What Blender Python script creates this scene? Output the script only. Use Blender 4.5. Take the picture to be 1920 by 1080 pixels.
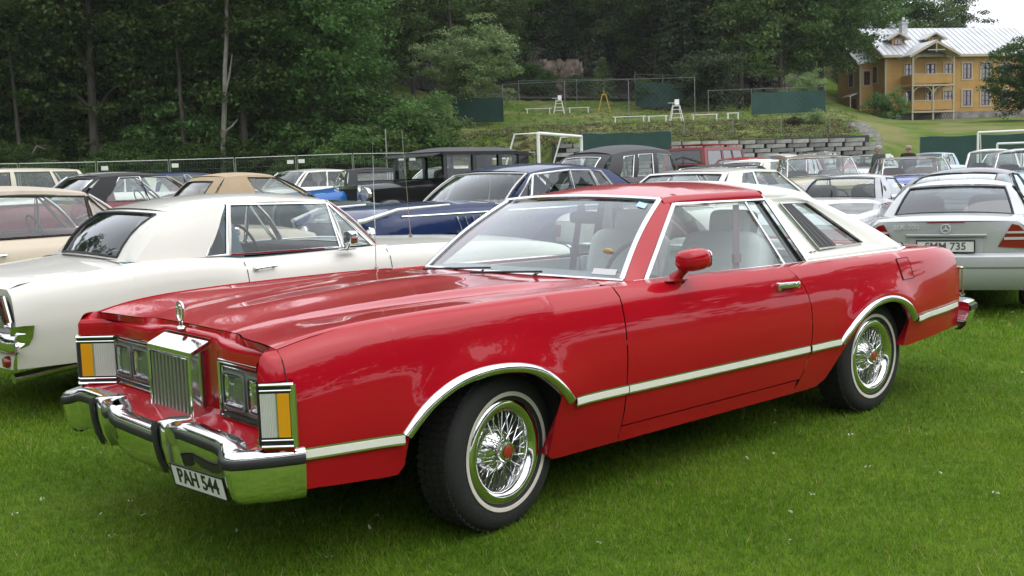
import bpy, math, random
import numpy as np
from mathutils import Matrix, Vector
R = math.radians
SC = bpy.context.scene
COL = SC.collection
for o in list(bpy.data.objects): bpy.data.objects.remove(o)

# ---------------------------------------------------------------- camera, sky, sun, exposure
# world frame: the red coupe's front axle is at the origin, its nose points along -X, Z is up
CAM = np.array([-2.7856, -4.1742, 1.48145]); YAW, PITCH, ROLL = R(48.8782), R(6.15224), R(-1.93014)
fw = np.array([math.cos(YAW)*math.cos(PITCH), math.sin(YAW)*math.cos(PITCH), -math.sin(PITCH)])
rt = np.array([math.sin(YAW), -math.cos(YAW), 0]); up = np.cross(rt, fw)
rt, up = math.cos(ROLL)*rt + math.sin(ROLL)*up, -math.sin(ROLL)*rt + math.cos(ROLL)*up
cd = bpy.data.cameras.new('camera'); cam = bpy.data.objects.new('camera', cd); COL.objects.link(cam)
cam.matrix_world = Matrix(((rt[0], up[0], -fw[0], CAM[0]), (rt[1], up[1], -fw[1], CAM[1]), (rt[2], up[2], -fw[2], CAM[2]), (0, 0, 0, 1)))
cd.sensor_width = 36; cd.lens = 37.31; cd.clip_end = 2000; cd.clip_start = 0.05
SC.camera = cam
w = bpy.data.worlds.new('World'); SC.world = w; w.use_nodes = True
nt = w.node_tree; nt.nodes.clear()
sky = nt.nodes.new('ShaderNodeTexSky'); sky.sky_type = 'NISHITA'; sky.sun_disc = False
SUN_EL, SUN_AZ = R(58), R(-60)      # azimuth of the sun, counted from +X towards +Y
sky.sun_elevation = SUN_EL; sky.sun_rotation = R(90) - SUN_AZ; sky.dust_density = 4; sky.air_density = 1.5
hs = nt.nodes.new('ShaderNodeHueSaturation'); hs.inputs['Saturation'].default_value = 0.12
mx = nt.nodes.new('ShaderNodeMixRGB'); mx.inputs[0].default_value = 0.72
tcw = nt.nodes.new('ShaderNodeTexCoord'); nzw = nt.nodes.new('ShaderNodeTexNoise'); nzw.inputs['Scale'].default_value = 2.6; nzw.inputs['Detail'].default_value = 5
rmw = nt.nodes.new('ShaderNodeValToRGB')      # the even, bright cloud deck
rmw.color_ramp.elements[0].position = .3; rmw.color_ramp.elements[0].color = (.80, .83, .88, 1)
rmw.color_ramp.elements[1].position = .75; rmw.color_ramp.elements[1].color = (1, 1, 1, 1)
scl = nt.nodes.new('ShaderNodeMixRGB'); scl.blend_type = 'MULTIPLY'; scl.inputs[0].default_value = 1; scl.inputs[2].default_value = (12.0, 12.2, 12.6, 1)
bgw = nt.nodes.new('ShaderNodeBackground'); bgw.inputs['Strength'].default_value = 0.145
ow = nt.nodes.new('ShaderNodeOutputWorld'); L_ = nt.links.new
L_(sky.outputs[0], hs.inputs['Color']); L_(hs.outputs[0], mx.inputs[1])
L_(tcw.outputs['Generated'], nzw.inputs['Vector']); L_(nzw.outputs[0], rmw.inputs[0]); L_(rmw.outputs[0], scl.inputs[1])
L_(scl.outputs[0], mx.inputs[2]); L_(mx.outputs[0], bgw.inputs['Color']); L_(bgw.outputs[0], ow.inputs['Surface'])
sd = bpy.data.lights.new('sun', 'SUN'); sd.energy = 0.7; sd.angle = R(70); sd.color = (1, .97, .92)
sun = bpy.data.objects.new('sun', sd); COL.objects.link(sun)
sun.rotation_euler = (R(90) - SUN_EL, 0, SUN_AZ + R(90))
SC.view_settings.view_transform = 'Standard'; SC.view_settings.look = 'None'; SC.view_settings.exposure = 0.30; SC.view_settings.gamma = 1
SC.render.engine = 'CYCLES'
cy = SC.cycles; cy.use_denoising = True; cy.max_bounces = 8; cy.transparent_max_bounces = 16; cy.diffuse_bounces = 3; cy.glossy_bounces = 4
cy.sample_clamp_indirect = 6; cy.caustics_reflective = False; cy.caustics_refractive = False
try: cy.denoiser = 'OPENIMAGEDENOISE'
except Exception: pass

# ---------------------------------------------------------------- materials
MATS = {}
def nodes(m): return m.node_tree.nodes, m.node_tree.links.new
def mat(name, col, rough=.5, metal=0, coat=0, spec=.5, bump=0, bscale=40, var=0, vscale=6, coat_rough=.03, aniso=None, det=4):
    if name in MATS: return MATS[name]
    m = bpy.data.materials.new(name); m.use_nodes = True; N, K = nodes(m)
    b = N['Principled BSDF']; b.inputs['Base Color'].default_value = (*col, 1); b.inputs['Roughness'].default_value = rough
    b.inputs['Metallic'].default_value = metal; b.inputs['Coat Weight'].default_value = coat; b.inputs['Coat Roughness'].default_value = coat_rough
    b.inputs['Specular IOR Level'].default_value = spec
    if var or bump:
        tc = N.new('ShaderNodeTexCoord')
    if var:
        n = N.new('ShaderNodeTexNoise'); n.inputs['Scale'].default_value = vscale; n.inputs['Detail'].default_value = det
        r = N.new('ShaderNodeMapRange'); r.inputs[1].default_value = .3; r.inputs[2].default_value = .7; r.inputs[3].default_value = 1 - var; r.inputs[4].default_value = 1 + var
        x = N.new('ShaderNodeVectorMath'); x.operation = 'SCALE'; x.inputs[0].default_value = col
        K(tc.outputs['Object'], n.inputs['Vector']); K(n.outputs[0], r.inputs[0]); K(r.outputs[0], x.inputs['Scale']); K(x.outputs[0], b.inputs['Base Color'])
    if bump:
        n2 = N.new('ShaderNodeTexNoise'); n2.inputs['Scale'].default_value = bscale; n2.inputs['Detail'].default_value = 3
        bp = N.new('ShaderNodeBump'); bp.inputs['Strength'].default_value = bump; bp.inputs['Distance'].default_value = .01
        K(tc.outputs['Object'], n2.inputs['Vector']); K(n2.outputs[0], bp.inputs['Height']); K(bp.outputs[0], b.inputs['Normal'])
    MATS[name] = m; return m
def paint(name, col, metal=0, rough=.32, var=.04):
    return mat('paint_'+name, col, rough, metal, .75, .05, 0, 40, var, 1.3)
def glass(name, tint, refl=1.0, base=.0):
    if name in MATS: return MATS[name]
    m = bpy.data.materials.new(name); m.use_nodes = True; N, K = nodes(m); N.remove(N['Principled BSDF'])
    t = N.new('ShaderNodeBsdfTransparent'); t.inputs[0].default_value = (*tint, 1)
    g = N.new('ShaderNodeBsdfGlossy'); g.inputs['Roughness'].default_value = .01; g.inputs[0].default_value = (.95, .97, 1, 1)
    lw = N.new('ShaderNodeLayerWeight'); lw.inputs['Blend'].default_value = .5
    pw = N.new('ShaderNodeMath'); pw.operation = 'POWER'; pw.inputs[1].default_value = 4.5; K(lw.outputs['Facing'], pw.inputs[0])
    mr = N.new('ShaderNodeMath'); mr.operation = 'MULTIPLY_ADD'; mr.inputs[1].default_value = .9*refl; mr.inputs[2].default_value = .045+base; mr.use_clamp = True
    mix = N.new('ShaderNodeMixShader')
    K(pw.outputs[0], mr.inputs[0]); K(mr.outputs[0], mix.inputs[0]); K(t.outputs[0], mix.inputs[1]); K(g.outputs[0], mix.inputs[2]); K(mix.outputs[0], N['Material Output'].inputs['Surface'])
    MATS[name] = m; return m
CHROME = mat('chrome', (.80, .80, .80), .09, 1); CHROME_DULL = mat('chrome_dull', (.62, .63, .64), .22, 1)
BLACK = mat('black_rubber', (.015, .015, .016), .55); TYRE = mat('tyre_rubber', (.018, .018, .018), .8, bump=.3, bscale=60)
DARK = mat('underbody_dark', (.012, .012, .012), .9); WHITEWALL = mat('whitewall', (.62, .58, .50), .6, var=.1, vscale=14)
GLASS = glass('window_glass', (.84, .90, .88), 1.3, .03); GLASS_DARK = glass('dark_glass', (.22, .25, .26), 1.2, .04); GLASS_CLEAR = glass('clear_glass', (.9, .93, .92), 1.1, .02)
LENS_RED = mat('red_lens', (.24, .006, .010), .12, coat=1); LENS_AMBER = mat('amber_lens', (.75, .33, .01), .2, coat=1); LENS_CLEAR = mat('clear_lens', (.55, .55, .52), .15, coat=1)
PLATE = mat('plate_white', (.75, .75, .72), .4); PLATE_BLACK = mat('plate_black', (.02, .02, .02), .5)
CREAM_VINYL = mat('cream_vinyl', (.72, .70, .64), .5, bump=.15, bscale=30, var=.05)
SEAT_BLACK = mat('seat_black', (.03, .03, .032), .6); SEAT_RED = mat('seat_red', (.16, .015, .015), .6); SEAT_BLUE = mat('seat_blue', (.10, .18, .22), .6); SEAT_TAN = mat('seat_tan', (.3, .22, .14), .6); SEAT_GREY = mat('seat_grey', (.2, .2, .2), .6)

# ---------------------------------------------------------------- mesh helpers
def tag(o, label=None, cat=None, group=None, kind=None):
    for k, v in (('label', label), ('category', cat), ('group', group), ('kind', kind)):
        if v: o[k] = v
    return o
def empty(name, loc=(0, 0, 0), rz=0, label=None, cat=None, group=None, scale=1):
    o = bpy.data.objects.new(name, None); COL.objects.link(o); o.location = loc; o.rotation_euler = (0, 0, rz); o.scale = (scale,)*3
    o.empty_display_size = .2
    return tag(o, label, cat, group)
class MB:
    def __init__(s): s.v = []; s.f = []; s.m = []; s.M = None
    def add(s, vs, fs, mi=0):
        n = len(s.v)
        s.v.extend([tuple(map(float, p)) for p in vs]); s.f.extend([tuple(n+i for i in q) for q in fs]); s.m.extend([mi]*len(fs)); return s
    def grid(s, pts, mi=0, flip=False, closeu=False):
        a = len(pts); b = len(pts[0]); fs = []
        for i in range(a if closeu else a-1):
            for j in range(b-1):
                k = (i+1) % a; q = (i*b+j, i*b+j+1, k*b+j+1, k*b+j); fs.append(q[::-1] if flip else q)
        return s.add([p for row in pts for p in row], fs, mi)
    def box(s, c, d, rz=0, mi=0, taper=1, rx=0, ry=0):
        x, y, z = [k/2 for k in d]; vs = []
        E = Matrix.Rotation(rz, 3, 'Z') @ Matrix.Rotation(ry, 3, 'Y') @ Matrix.Rotation(rx, 3, 'X')
        for zz, t in ((-z, 1), (z, taper)):
            for xx, yy in ((-x, -y), (x, -y), (x, y), (-x, y)):
                p = E @ Vector((xx*t, yy*t, zz)); vs.append((c[0]+p.x, c[1]+p.y, c[2]+p.z))
        return s.add(vs, [(3, 2, 1, 0), (4, 5, 6, 7), (0, 1, 5, 4), (1, 2, 6, 5), (2, 3, 7, 6), (3, 0, 4, 7)], mi)
    def tube(s, path, r, n=8, mi=0, cap=True):
        P = [Vector(p) for p in path]; rs = r if hasattr(r, '__len__') else [r]*len(P); rows = []
        up0 = None
        for i, p in enumerate(P):
            t = (P[min(i+1, len(P)-1)] - P[max(i-1, 0)]).normalized()
            if up0 is None: up0 = Vector((0, 0, 1)) if abs(t.z) < .9 else Vector((1, 0, 0))
            a = t.cross(up0)
            if a.length < 1e-4: a = t.cross(Vector((0, 1, 0)))
            a.normalize(); b = a.cross(t).normalized(); up0 = b
            rows.append([tuple(p + (a*math.cos(2*math.pi*k/n) + b*math.sin(2*math.pi*k/n))*rs[i]) for k in range(n)])
        m = len(P); fs = []
        for i in range(m-1):
            for k in range(n): fs.append((i*n+k, i*n+(k+1) % n, (i+1)*n+(k+1) % n, (i+1)*n+k))
        if cap: fs += [tuple(range(n))[::-1], tuple((m-1)*n+k for k in range(n))]
        return s.add([p for row in rows for p in row], fs, mi)
    def ribbon(s, path, normals, wid, mi=0, prof=((-.5, 0), (-.45, 1), (.45, 1), (.5, 0)), th=.01, across=None):
        """a flat moulding: path points, outward normals and the across direction"""
        rows = []
        for p, nn, ac in zip(path, normals, across):
            rows.append([tuple(np.array(p) + np.array(ac)*wid*a + np.array(nn)*th*b) for a, b in prof])
        return s.grid(rows, mi)
    def lathe(s, prof, n=32, axis='y', c=(0, 0, 0), mi=0, close=False):
        rows = []
        for k in range(n):
            a = 2*math.pi*k/n; ca, sa = math.cos(a), math.sin(a); row = []
            for r, h in prof:
                if axis == 'y': row.append((c[0]+r*ca, c[1]+h, c[2]+r*sa))
                elif axis == 'z': row.append((c[0]+r*ca, c[1]+r*sa, c[2]+h))
                else: row.append((c[0]+h, c[1]+r*ca, c[2]+r*sa))
            rows.append(row)
        return s.grid(rows, mi, closeu=True)
    def sq(s, c, d, e=.35, n=10, m=16, mi=0, rz=0, rx=0, ry=0):
        """rounded box (superellipsoid): centre, full sizes, exponent"""
        f = lambda q, k: math.copysign(abs(q)**k, q); E = Matrix.Rotation(rz, 3, 'Z') @ Matrix.Rotation(ry, 3, 'Y') @ Matrix.Rotation(rx, 3, 'X'); rows = []
        for i in range(m):
            a = 2*math.pi*i/m; row = []
            for j in range(n+1):
                b = -math.pi/2 + math.pi*j/n
                p = E @ Vector((d[0]/2*f(math.cos(b), e)*f(math.cos(a), e), d[1]/2*f(math.cos(b), e)*f(math.sin(a), e), d[2]/2*f(math.sin(b), e)))
                row.append((c[0]+p.x, c[1]+p.y, c[2]+p.z))
            rows.append(row)
        return s.grid(rows, mi, closeu=True)
    def prism(s, poly, d, mi=0):
        """polygon (3-D points) extruded by vector d"""
        n = len(poly); vs = list(poly) + [tuple(np.array(p)+np.array(d)) for p in poly]
        return s.add(vs, [tuple(range(n))[::-1], tuple(range(n, 2*n))] + [(i, (i+1) % n, n+(i+1) % n, n+i) for i in range(n)], mi)
    def build(s, name, mats, parent=None, smooth=True, angle=35, loc=None):
        me = bpy.data.meshes.new(name); me.from_pydata(s.v, [], s.f)
        for m in (mats if isinstance(mats, (list, tuple)) else [mats]): me.materials.append(m)
        if any(s.m): me.polygons.foreach_set('material_index', s.m)
        me.validate(); me.update()
        if smooth:
            me.polygons.foreach_set('use_smooth', [True]*len(me.polygons)); me.set_sharp_from_angle(angle=R(angle))
        o = bpy.data.objects.new(name, me); COL.objects.link(o)
        if parent: o.parent = parent
        if loc: o.location = loc
        return o
def text(name, body, size, M, m, parent, extrude=.0015, align='CENTER', sx=1, bold=0):
    c = bpy.data.curves.new(name, 'FONT'); c.body = body; c.size = size; c.extrude = extrude; c.align_x = align; c.align_y = 'CENTER'; c.offset = bold
    t = bpy.data.objects.new('tmp', c); COL.objects.link(t); me = bpy.data.meshes.new_from_object(t.evaluated_get(bpy.context.evaluated_depsgraph_get())); bpy.data.objects.remove(t)
    me.materials.clear(); me.materials.append(m); o = bpy.data.objects.new(name, me); COL.objects.link(o); o.parent = parent
    o.matrix_local = M @ Matrix.Diagonal((sx, 1, 1, 1)); return o
def interp(x, pts, smooth=True):
    xs = [p[0] for p in pts]; ys = [p[1] for p in pts]
    if x <= xs[0]: return ys[0]
    if x >= xs[-1]: return ys[-1]
    i = max(k for k in range(len(xs)) if xs[k] <= x); i = min(i, len(xs)-2)
    if not smooth: return ys[i]+(ys[i+1]-ys[i])*(x-xs[i])/(xs[i+1]-xs[i])
    d = [(ys[k+1]-ys[k])/(xs[k+1]-xs[k]) for k in range(len(xs)-1)]
    def m(k):
        if k == 0: return d[0]
        if k == len(xs)-1: return d[-1]
        if d[k-1]*d[k] <= 0: return 0
        return 2*d[k-1]*d[k]/(d[k-1]+d[k])
    h = xs[i+1]-xs[i]; t = (x-xs[i])/h
    return (2*t**3-3*t*t+1)*ys[i]+(t**3-2*t*t+t)*h*m(i)+(-2*t**3+3*t*t)*ys[i+1]+(t**3-t*t)*h*m(i+1)
def sst(a, b, x):
    t = min(1, max(0, (x-a)/(b-a))); return t*t*(3-2*t)
def lerp(a, b, t): return tuple(np.array(a)*(1-t)+np.array(b)*t)
lin = lambda a, b, n: [a+(b-a)*i/(n-1) for i in range(n)]

# ---------------------------------------------------------------- terrain
def ud(X, Y):
    dx, dy = X-CAM[0], Y-CAM[1]
    return dx*math.sin(YAW)-dy*math.cos(YAW), dx*math.cos(YAW)+dy*math.sin(YAW)
def xy(u, d): return CAM[0]+u*math.sin(YAW)+d*math.cos(YAW), CAM[1]-u*math.cos(YAW)+d*math.sin(YAW)
TD = [50, 56, 58, 58.35, 60, 66, 75, 90, 110, 140, 200, 320]
TT = [(-.9, [.9, 1.6, 2, 2.1, 2.6, 4.2, 7, 11, 17, 26, 40, 60]), (-.48, [.75, 1.2, 1.5, 1.6, 2, 3.2, 6, 10, 16, 25, 40, 60]), (-.23, [.7, .9, 1.2, 1.25, 1.6, 2.6, 5, 9, 14, 22, 36, 60]), (-.105, [.65, .75, .95, 1, 1.3, 2.2, 4.5, 8, 13, 20, 34, 60]),
      (-.055, [.5, .6, .8, .85, 1.4, 3.6, 4.8, 6.5, 11, 20, 34, 60]), (.02, [.4, .5, .7, .75, 1.5, 4.2, 4.8, 6.5, 10, 20, 34, 60]), (.045, [.35, .42, .45, 2.95, 3.1, 4.25, 4.8, 6.4, 10, 20, 34, 60]),
      (.30, [.25, .3, .35, 2.9, 3, 4.0, 4.8, 6, 8, 16, 28, 50]), (.335, [.25, .3, .35, 2.6, 2.9, 3.6, 4.3, 5, 5.6, 12, 20, 30]), (.36, [.22, .26, .3, .55, .9, 2.9, 3.7, 4.7, 5.5, 7, 10, 14]), (.48, [.2, .25, .3, .5, .8, 2.7, 3.6, 4.6, 5.5, 6, 7, 8]), (.9, [.2, .25, .3, .4, .6, 2, 3.2, 4.2, 5, 6, 7, 8])]
def field(X, Y): return (.0125*max(0., Y) + .05*sst(.9, 2.6, Y) if Y < 60 else .8) - .06*sst(4.6, 7.5, X)*(1-sst(1.5, 4.5, Y)) + .13*sst(7, 11, Y)*(1-sst(14, 30, Y))*(1-sst(5, 11, X))
def ground(X, Y):
    u, d = ud(X, Y)
    f = field(X, Y)
    if d < 46: return min(f, .8)
    q = u/d; q = min(.9, max(-.9, q)); i = max(k for k in range(len(TT)-1) if TT[k][0] <= q); t = (q-TT[i][0])/(TT[i+1][0]-TT[i][0])
    a = [(d_, TT[i][1][k]*(1-t)+TT[i+1][1][k]*t) for k, d_ in enumerate(TD)]
    z = interp(d, a, False)
    return f*(1-sst(46, 54, d)) + z*sst(46, 54, d)
def at(px, d): return xy((px-960)/1990.*d, d)          # a spot on the ground plan by bearing and distance
# ================================================================ ground
def node_noise(N, K, vec, scale, det=4, rough=.55):
    n = N.new('ShaderNodeTexNoise'); n.inputs['Scale'].default_value = scale; n.inputs['Detail'].default_value = det; n.inputs['Roughness'].default_value = rough; K(vec, n.inputs['Vector']); return n.outputs[0]
def ramp(N, K, fac, stops):
    r = N.new('ShaderNodeValToRGB'); e = r.color_ramp.elements
    while len(e) < len(stops): e.new(.5)
    for i, (p, c) in enumerate(stops): e[i].position = p; e[i].color = (*c, 1)
    K(fac, r.inputs[0]); return r.outputs[0]
def ground_mat():
    m = bpy.data.materials.new('meadow_ground'); m.use_nodes = True; N, K = nodes(m); b = N['Principled BSDF']; b.inputs['Roughness'].default_value = .95; b.inputs['Specular IOR Level'].default_value = .1
    g = N.new('ShaderNodeNewGeometry'); pos = g.outputs['Position']
    c1 = ramp(N, K, node_noise(N, K, pos, .9, 6), [(.3, (.058, .112, .010)), (.55, (.085, .148, .015)), (.75, (.125, .172, .03))])
    c2 = ramp(N, K, node_noise(N, K, pos, 14, 4, .7), [(.3, (.55, .55, .55)), (.7, (1.25, 1.25, 1.2))])
    mu = N.new('ShaderNodeMixRGB'); mu.blend_type = 'MULTIPLY'; mu.inputs[0].default_value = 1; K(c1, mu.inputs[1]); K(c2, mu.inputs[2])
    # dry patches on the banks
    c3 = ramp(N, K, node_noise(N, K, pos, .25, 5), [(.42, (0, 0, 0)), (.6, (1, 1, 1))]); sep = N.new('ShaderNodeSeparateXYZ'); K(pos, sep.inputs[0])
    mr = N.new('ShaderNodeMapRange'); mr.inputs[1].default_value = 1.2; mr.inputs[2].default_value = 2.2; mr.inputs[3].default_value = 0; mr.inputs[4].default_value = .75; K(sep.outputs[2], mr.inputs[0])
    mm = N.new('ShaderNodeMath'); mm.operation = 'MULTIPLY'; K(c3, mm.inputs[0]); K(mr.outputs[0], mm.inputs[1])
    m3 = N.new('ShaderNodeMixRGB'); K(mm.outputs[0], m3.inputs[0]); K(mu.outputs[0], m3.inputs[1]); m3.inputs[2].default_value = (.20, .175, .08, 1); K(m3.outputs[0], b.inputs['Base Color'])
    bp = N.new('ShaderNodeBump'); bp.inputs['Distance'].default_value = .03; bp.inputs['Strength'].default_value = .7; K(node_noise(N, K, pos, 25, 3), bp.inputs['Height']); K(bp.outputs[0], b.inputs['Normal'])
    return m
us = sorted(set([-400, -260, -160, -120] + list(range(-100, 101, 4)) + list(np.arange(-14, 14.1, .5)) + [120, 160, 260, 400]))
ds = sorted(set([-300, -200, -100, -50, -25] + list(np.arange(-12, 0, 1.5)) + list(np.arange(0, 24, .5)) + list(np.arange(24, 46, 1.5)) + list(np.arange(46, 58, 1.)) + [58.0, 58.35] + list(np.arange(59, 100, 1.5)) + list(range(100, 200, 8)) + [210, 240, 280, 320, 420]))
b = MB(); rows = []
rg = random.Random(3)
for u in us:
    col = []
    for d in ds:
        X, Y = xy(u, d); z = ground(X, Y)
        if d > 60: z += rg.uniform(-.12, .12)
        col.append((X, Y, z))
    rows.append(col)
b.grid(rows, flip=True); gr_o = b.build('ground', ground_mat(), None, angle=60); gr_o['kind'] = 'structure'
# ================================================================ the red coupe
RED = paint('red', (.40, .004, .013), 0, .28, .04)
VINYLW = mat('white_vinyl_roof', (.79, .78, .73), .5, bump=.12, bscale=90)
MOULD = mat('cream_moulding', (.78, .77, .70), .4)
DASH = mat('grey_dash', (.30, .32, .33), .6); BELT = mat('mauve_belt', (.24, .16, .165), .7); SEATW = mat('white_leather', (.78, .80, .78), .45, bump=.35, bscale=7)
LAMP_GLASS = mat('headlamp_glass', (.7, .72, .72), .08, .6, 1); LAMP_BEZEL = mat('lamp_bezel_grey', (.25, .27, .26), .35, .6)
SPOKE = mat('spoke_chrome', (.75, .75, .75), .15, 1); HUBRED = mat('hub_red', (.35, .03, .02), .3, coat=1)

def wheel(parent, x, y, r, kind, steer=0, tw=.2, rim=.205, side=-1, ww=True, name='wheel', gap=0.0):
    """wheel object at hub (x, y, r); outer face towards side*Y"""
    W = empty(name, (x, y, r+gap), 0); W.parent = parent; W.rotation_euler = (0, 0, steer)
    s = side; h = tw/2
    b = MB(); b.lathe([(rim-.005, -h*.8*s), (rim+.02, -h*s), (r*.88, -h*s*1.05), (r-.012, -h*.86*s), (r, -h*.7*s), (r+.001, 0), (r, h*.7*s), (r-.012, h*.86*s), (r*.93, h*1.0*s), (r*.82, h*1.08*s), (r*.70, h*1.06*s), (rim+.012, h*.95*s), (rim-.004, h*.84*s)], 56)
    # tread blocks
    if kind == 'wire':
        for k in range(64):
            a = 2*math.pi*k/64
            for yy, off in ((-.06, 0), (-.02, .02), (.02, .03), (.06, .01)):
                aa = a+off; c_, s_ = math.cos(aa), math.sin(aa); t = .5*2*math.pi*r/64*.72
                pts = []
                for rr in (r-.004, r+.006):
                    for da, dy in ((-t, -.016), (t, -.016), (t, .016), (-t, .016)):
                        ax = aa+da/r; pts.append((rr*math.cos(ax), yy+dy+da*.3, rr*math.sin(ax)))
                b.add(pts, [(4, 5, 6, 7), (0, 1, 5, 4), (1, 2, 6, 5), (2, 3, 7, 6), (3, 0, 4, 7)])
    b.build('tyre', TYRE, W, angle=50)
    if ww:
        b = MB(); b.lathe([(r*.695, h*1.062*s+.002*s), (r*.70, h*1.07*s+.003*s), (r*.745, h*1.083*s+.003*s), (r*.75, h*1.085*s+.001*s)], 64); b.build('whitewall_ring', WHITEWALL, W)
    b = MB()
    if kind == 'wire':
        b.lathe([(rim+.012, h*.93*s), (rim+.016, h*.99*s), (rim+.008, h*1.05*s), (rim-.012, h*1.06*s), (rim-.03, h*.98*s), (rim-.038, h*.80*s), (rim-.05, h*.5*s), (rim-.05, -h*.3*s)], 64); b.build('trim_ring', CHROME, W, angle=60)
        b = MB(); b.lathe([(rim-.05, h*.30*s), (rim-.10, h*.2*s), (.02, h*.2*s)], 40); b.build('wheel_back', mat('wheel_back', (.05, .05, .05), .5, .5), W)
        b = MB(); b.lathe([(.105, h*.25*s), (.095, h*.45*s), (.078, h*.62*s), (.055, h*.74*s), (.048, h*.80*s), (.048, h*1.0*s), (.043, h*1.1*s), (.032, h*1.12*s), (.030, h*1.08*s), (.0, h*1.09*s)], 40); hb = b.build('hub', CHROME, W, angle=45)
        b = MB(); b.lathe([(.027, h*1.095*s), (.026, h*1.13*s), (.018, h*1.15*s), (0, h*1.155*s)], 24); b.build('hub_badge', HUBRED, hb)
        b = MB(); n = 40
        for k in range(n):
            a = 2*math.pi*k/n; o = (.42 if k % 2 else -.42); ro = rim-.042
            hh = (.92, .6)[k//2 % 2]; b.tube([(.05*math.cos(a+o), h*hh*s*.95, .05*math.sin(a+o)), (ro*math.cos(a), h*.62*s, ro*math.sin(a))], .0026, 5)
        b.build('spokes', SPOKE, W)
    elif kind == 'cap':
        b.lathe([(rim, h*.84*s), (rim, h*.95*s), (rim-.02, h*.9*s), (rim*.72, h*.98*s), (rim*.62, h*.9*s), (rim*.4, h*1.02*s), (rim*.3, h*1.15*s), (0, h*1.2*s)], 32); b.build('hubcap', CHROME, W)
    elif kind == 'alloy':
        b.lathe([(rim, h*.84*s), (rim+.002, h*.97*s), (rim-.015, h*.97*s), (rim-.025, h*.5*s), (rim-.03, -h*.3*s)], 32)
        for k in range(5):
            a = 2*math.pi*k/5+.3; ca, sa = math.cos(a), math.sin(a)
            for dd in (-.022, .022):
                px_, pz_ = -sa*dd, ca*dd
                b.tube([(px_*.6+.03*ca, h*.8*s, pz_*.6+.03*sa), (px_*1.5+(rim-.02)*ca, h*.75*s, pz_*1.5+(rim-.02)*sa)], .016, 6)
        b.lathe([(.05, h*.6*s), (.045, h*.9*s), (0, h*.92*s)], 20); b.build('alloy_rim', mat('alloy', (.55, .55, .56), .3, 1), W)
        b = MB(); b.lathe([(rim-.03, -h*.2*s), (0, -h*.2*s)], 24); b.build('brake_disc', DARK, W)
    return W

def hz(x): return interp(x, [(-1.09, .868), (-1.0, .895), (-.82, .93), (-.6, .948), (-.26, .958), (.3, .962), (.68, .958), (1.44, .948), (2.2, .935), (3.3, .928), (3.75, .918), (3.93, .895)])
HP = [(0, .902), (-.012, .925), (-.04, .943), (-.10, .962), (-.2, .979), (-.31, .985), (-.43, .976), (-.56, .955), (-.72, .905), (-.8, .88)]
HPR = [(-p[0], p[1]) for p in HP]
def hw(x): return interp(x, [(-1.09, .935), (-1.0, .958), (-.6, .985), (0, 1), (2.9, 1), (3.5, .985), (3.8, .955), (3.96, .925)])
def hside(x, z):
    y = interp(max(0, hz(x)-z), HPR)*hw(x)
    for xc in (-.10, 2.88):
        r = math.hypot((x-xc)*.92, z-.30); dz = sst(.42, .55, z)
        y += .024*dz*math.exp(-((r-.41)/.085)**2)
    return y
def side_panel(b, bottom, x0t, x1t, sgn, rows=16, lip=.05, mi=0, left=None, right=None, topf=hz, sidef=hside):
    """bottom: list of (x, z) along the lower edge; top runs from x0t to x1t on the crease"""
    n = len(bottom); L = [0]
    for i in range(1, n): L.append(L[-1]+max(.15*abs(bottom[i][0]-bottom[i-1][0]), bottom[i][0]-bottom[i-1][0]))
    grid = []
    for i in range(n):
        s = L[i]/L[-1]; xt = x0t+(x1t-x0t)*s; xb, zb = bottom[i]; col = []
        for j in range(rows):
            t = j/(rows-1); t = t**.9
            x = xb+(xt-xb)*t; zt = topf(xt); z = zb+(zt-zb)*t
            if left: x += (left(z)-(bottom[0][0]+(x0t-bottom[0][0])*t))*(1-s)**2
            if right: x += (right(z)-(bottom[-1][0]+(x1t-bottom[-1][0])*t))*s**2
            col.append((x, sgn*sidef(x, z), z))
        if lip: p = col[0]; col.insert(0, (p[0], p[1]-sgn*lip, p[2]+.004))
        grid.append(col)
    b.grid(grid, mi, flip=sgn > 0)
ARF = [(-.535, .40), (-.53, .51), (-.495, .555), (-.45, .60), (-.39, .64), (-.32, .672), (-.25, .69), (-.17, .70), (-.09, .70), (-.01, .693), (.06, .678), (.13, .652), (.19, .612), (.25, .56), (.30, .505), (.29, .45), (.25, .36)]
ARR = [(2.36, .36), (2.43, .47), (2.47, .52), (2.53, .57), (2.60, .61), (2.68, .643), (2.77, .663), (2.86, .671), (2.94, .668), (3.02, .652), (3.09, .622), (3.15, .58), (3.20, .52), (3.19, .46), (3.14, .37)]
def dcut(z): return interp(z, [(.25, 2.03), (.4, 2.10), (.55, 2.13), (.7, 2.125), (.82, 2.09), (.9, 2.03), (.96, 1.99)])
car = empty('red_coupe', (0, 0, 0), 0, 'red 1970s coupe with white vinyl roof and wire wheels in the foreground', 'car')
H = car
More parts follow.
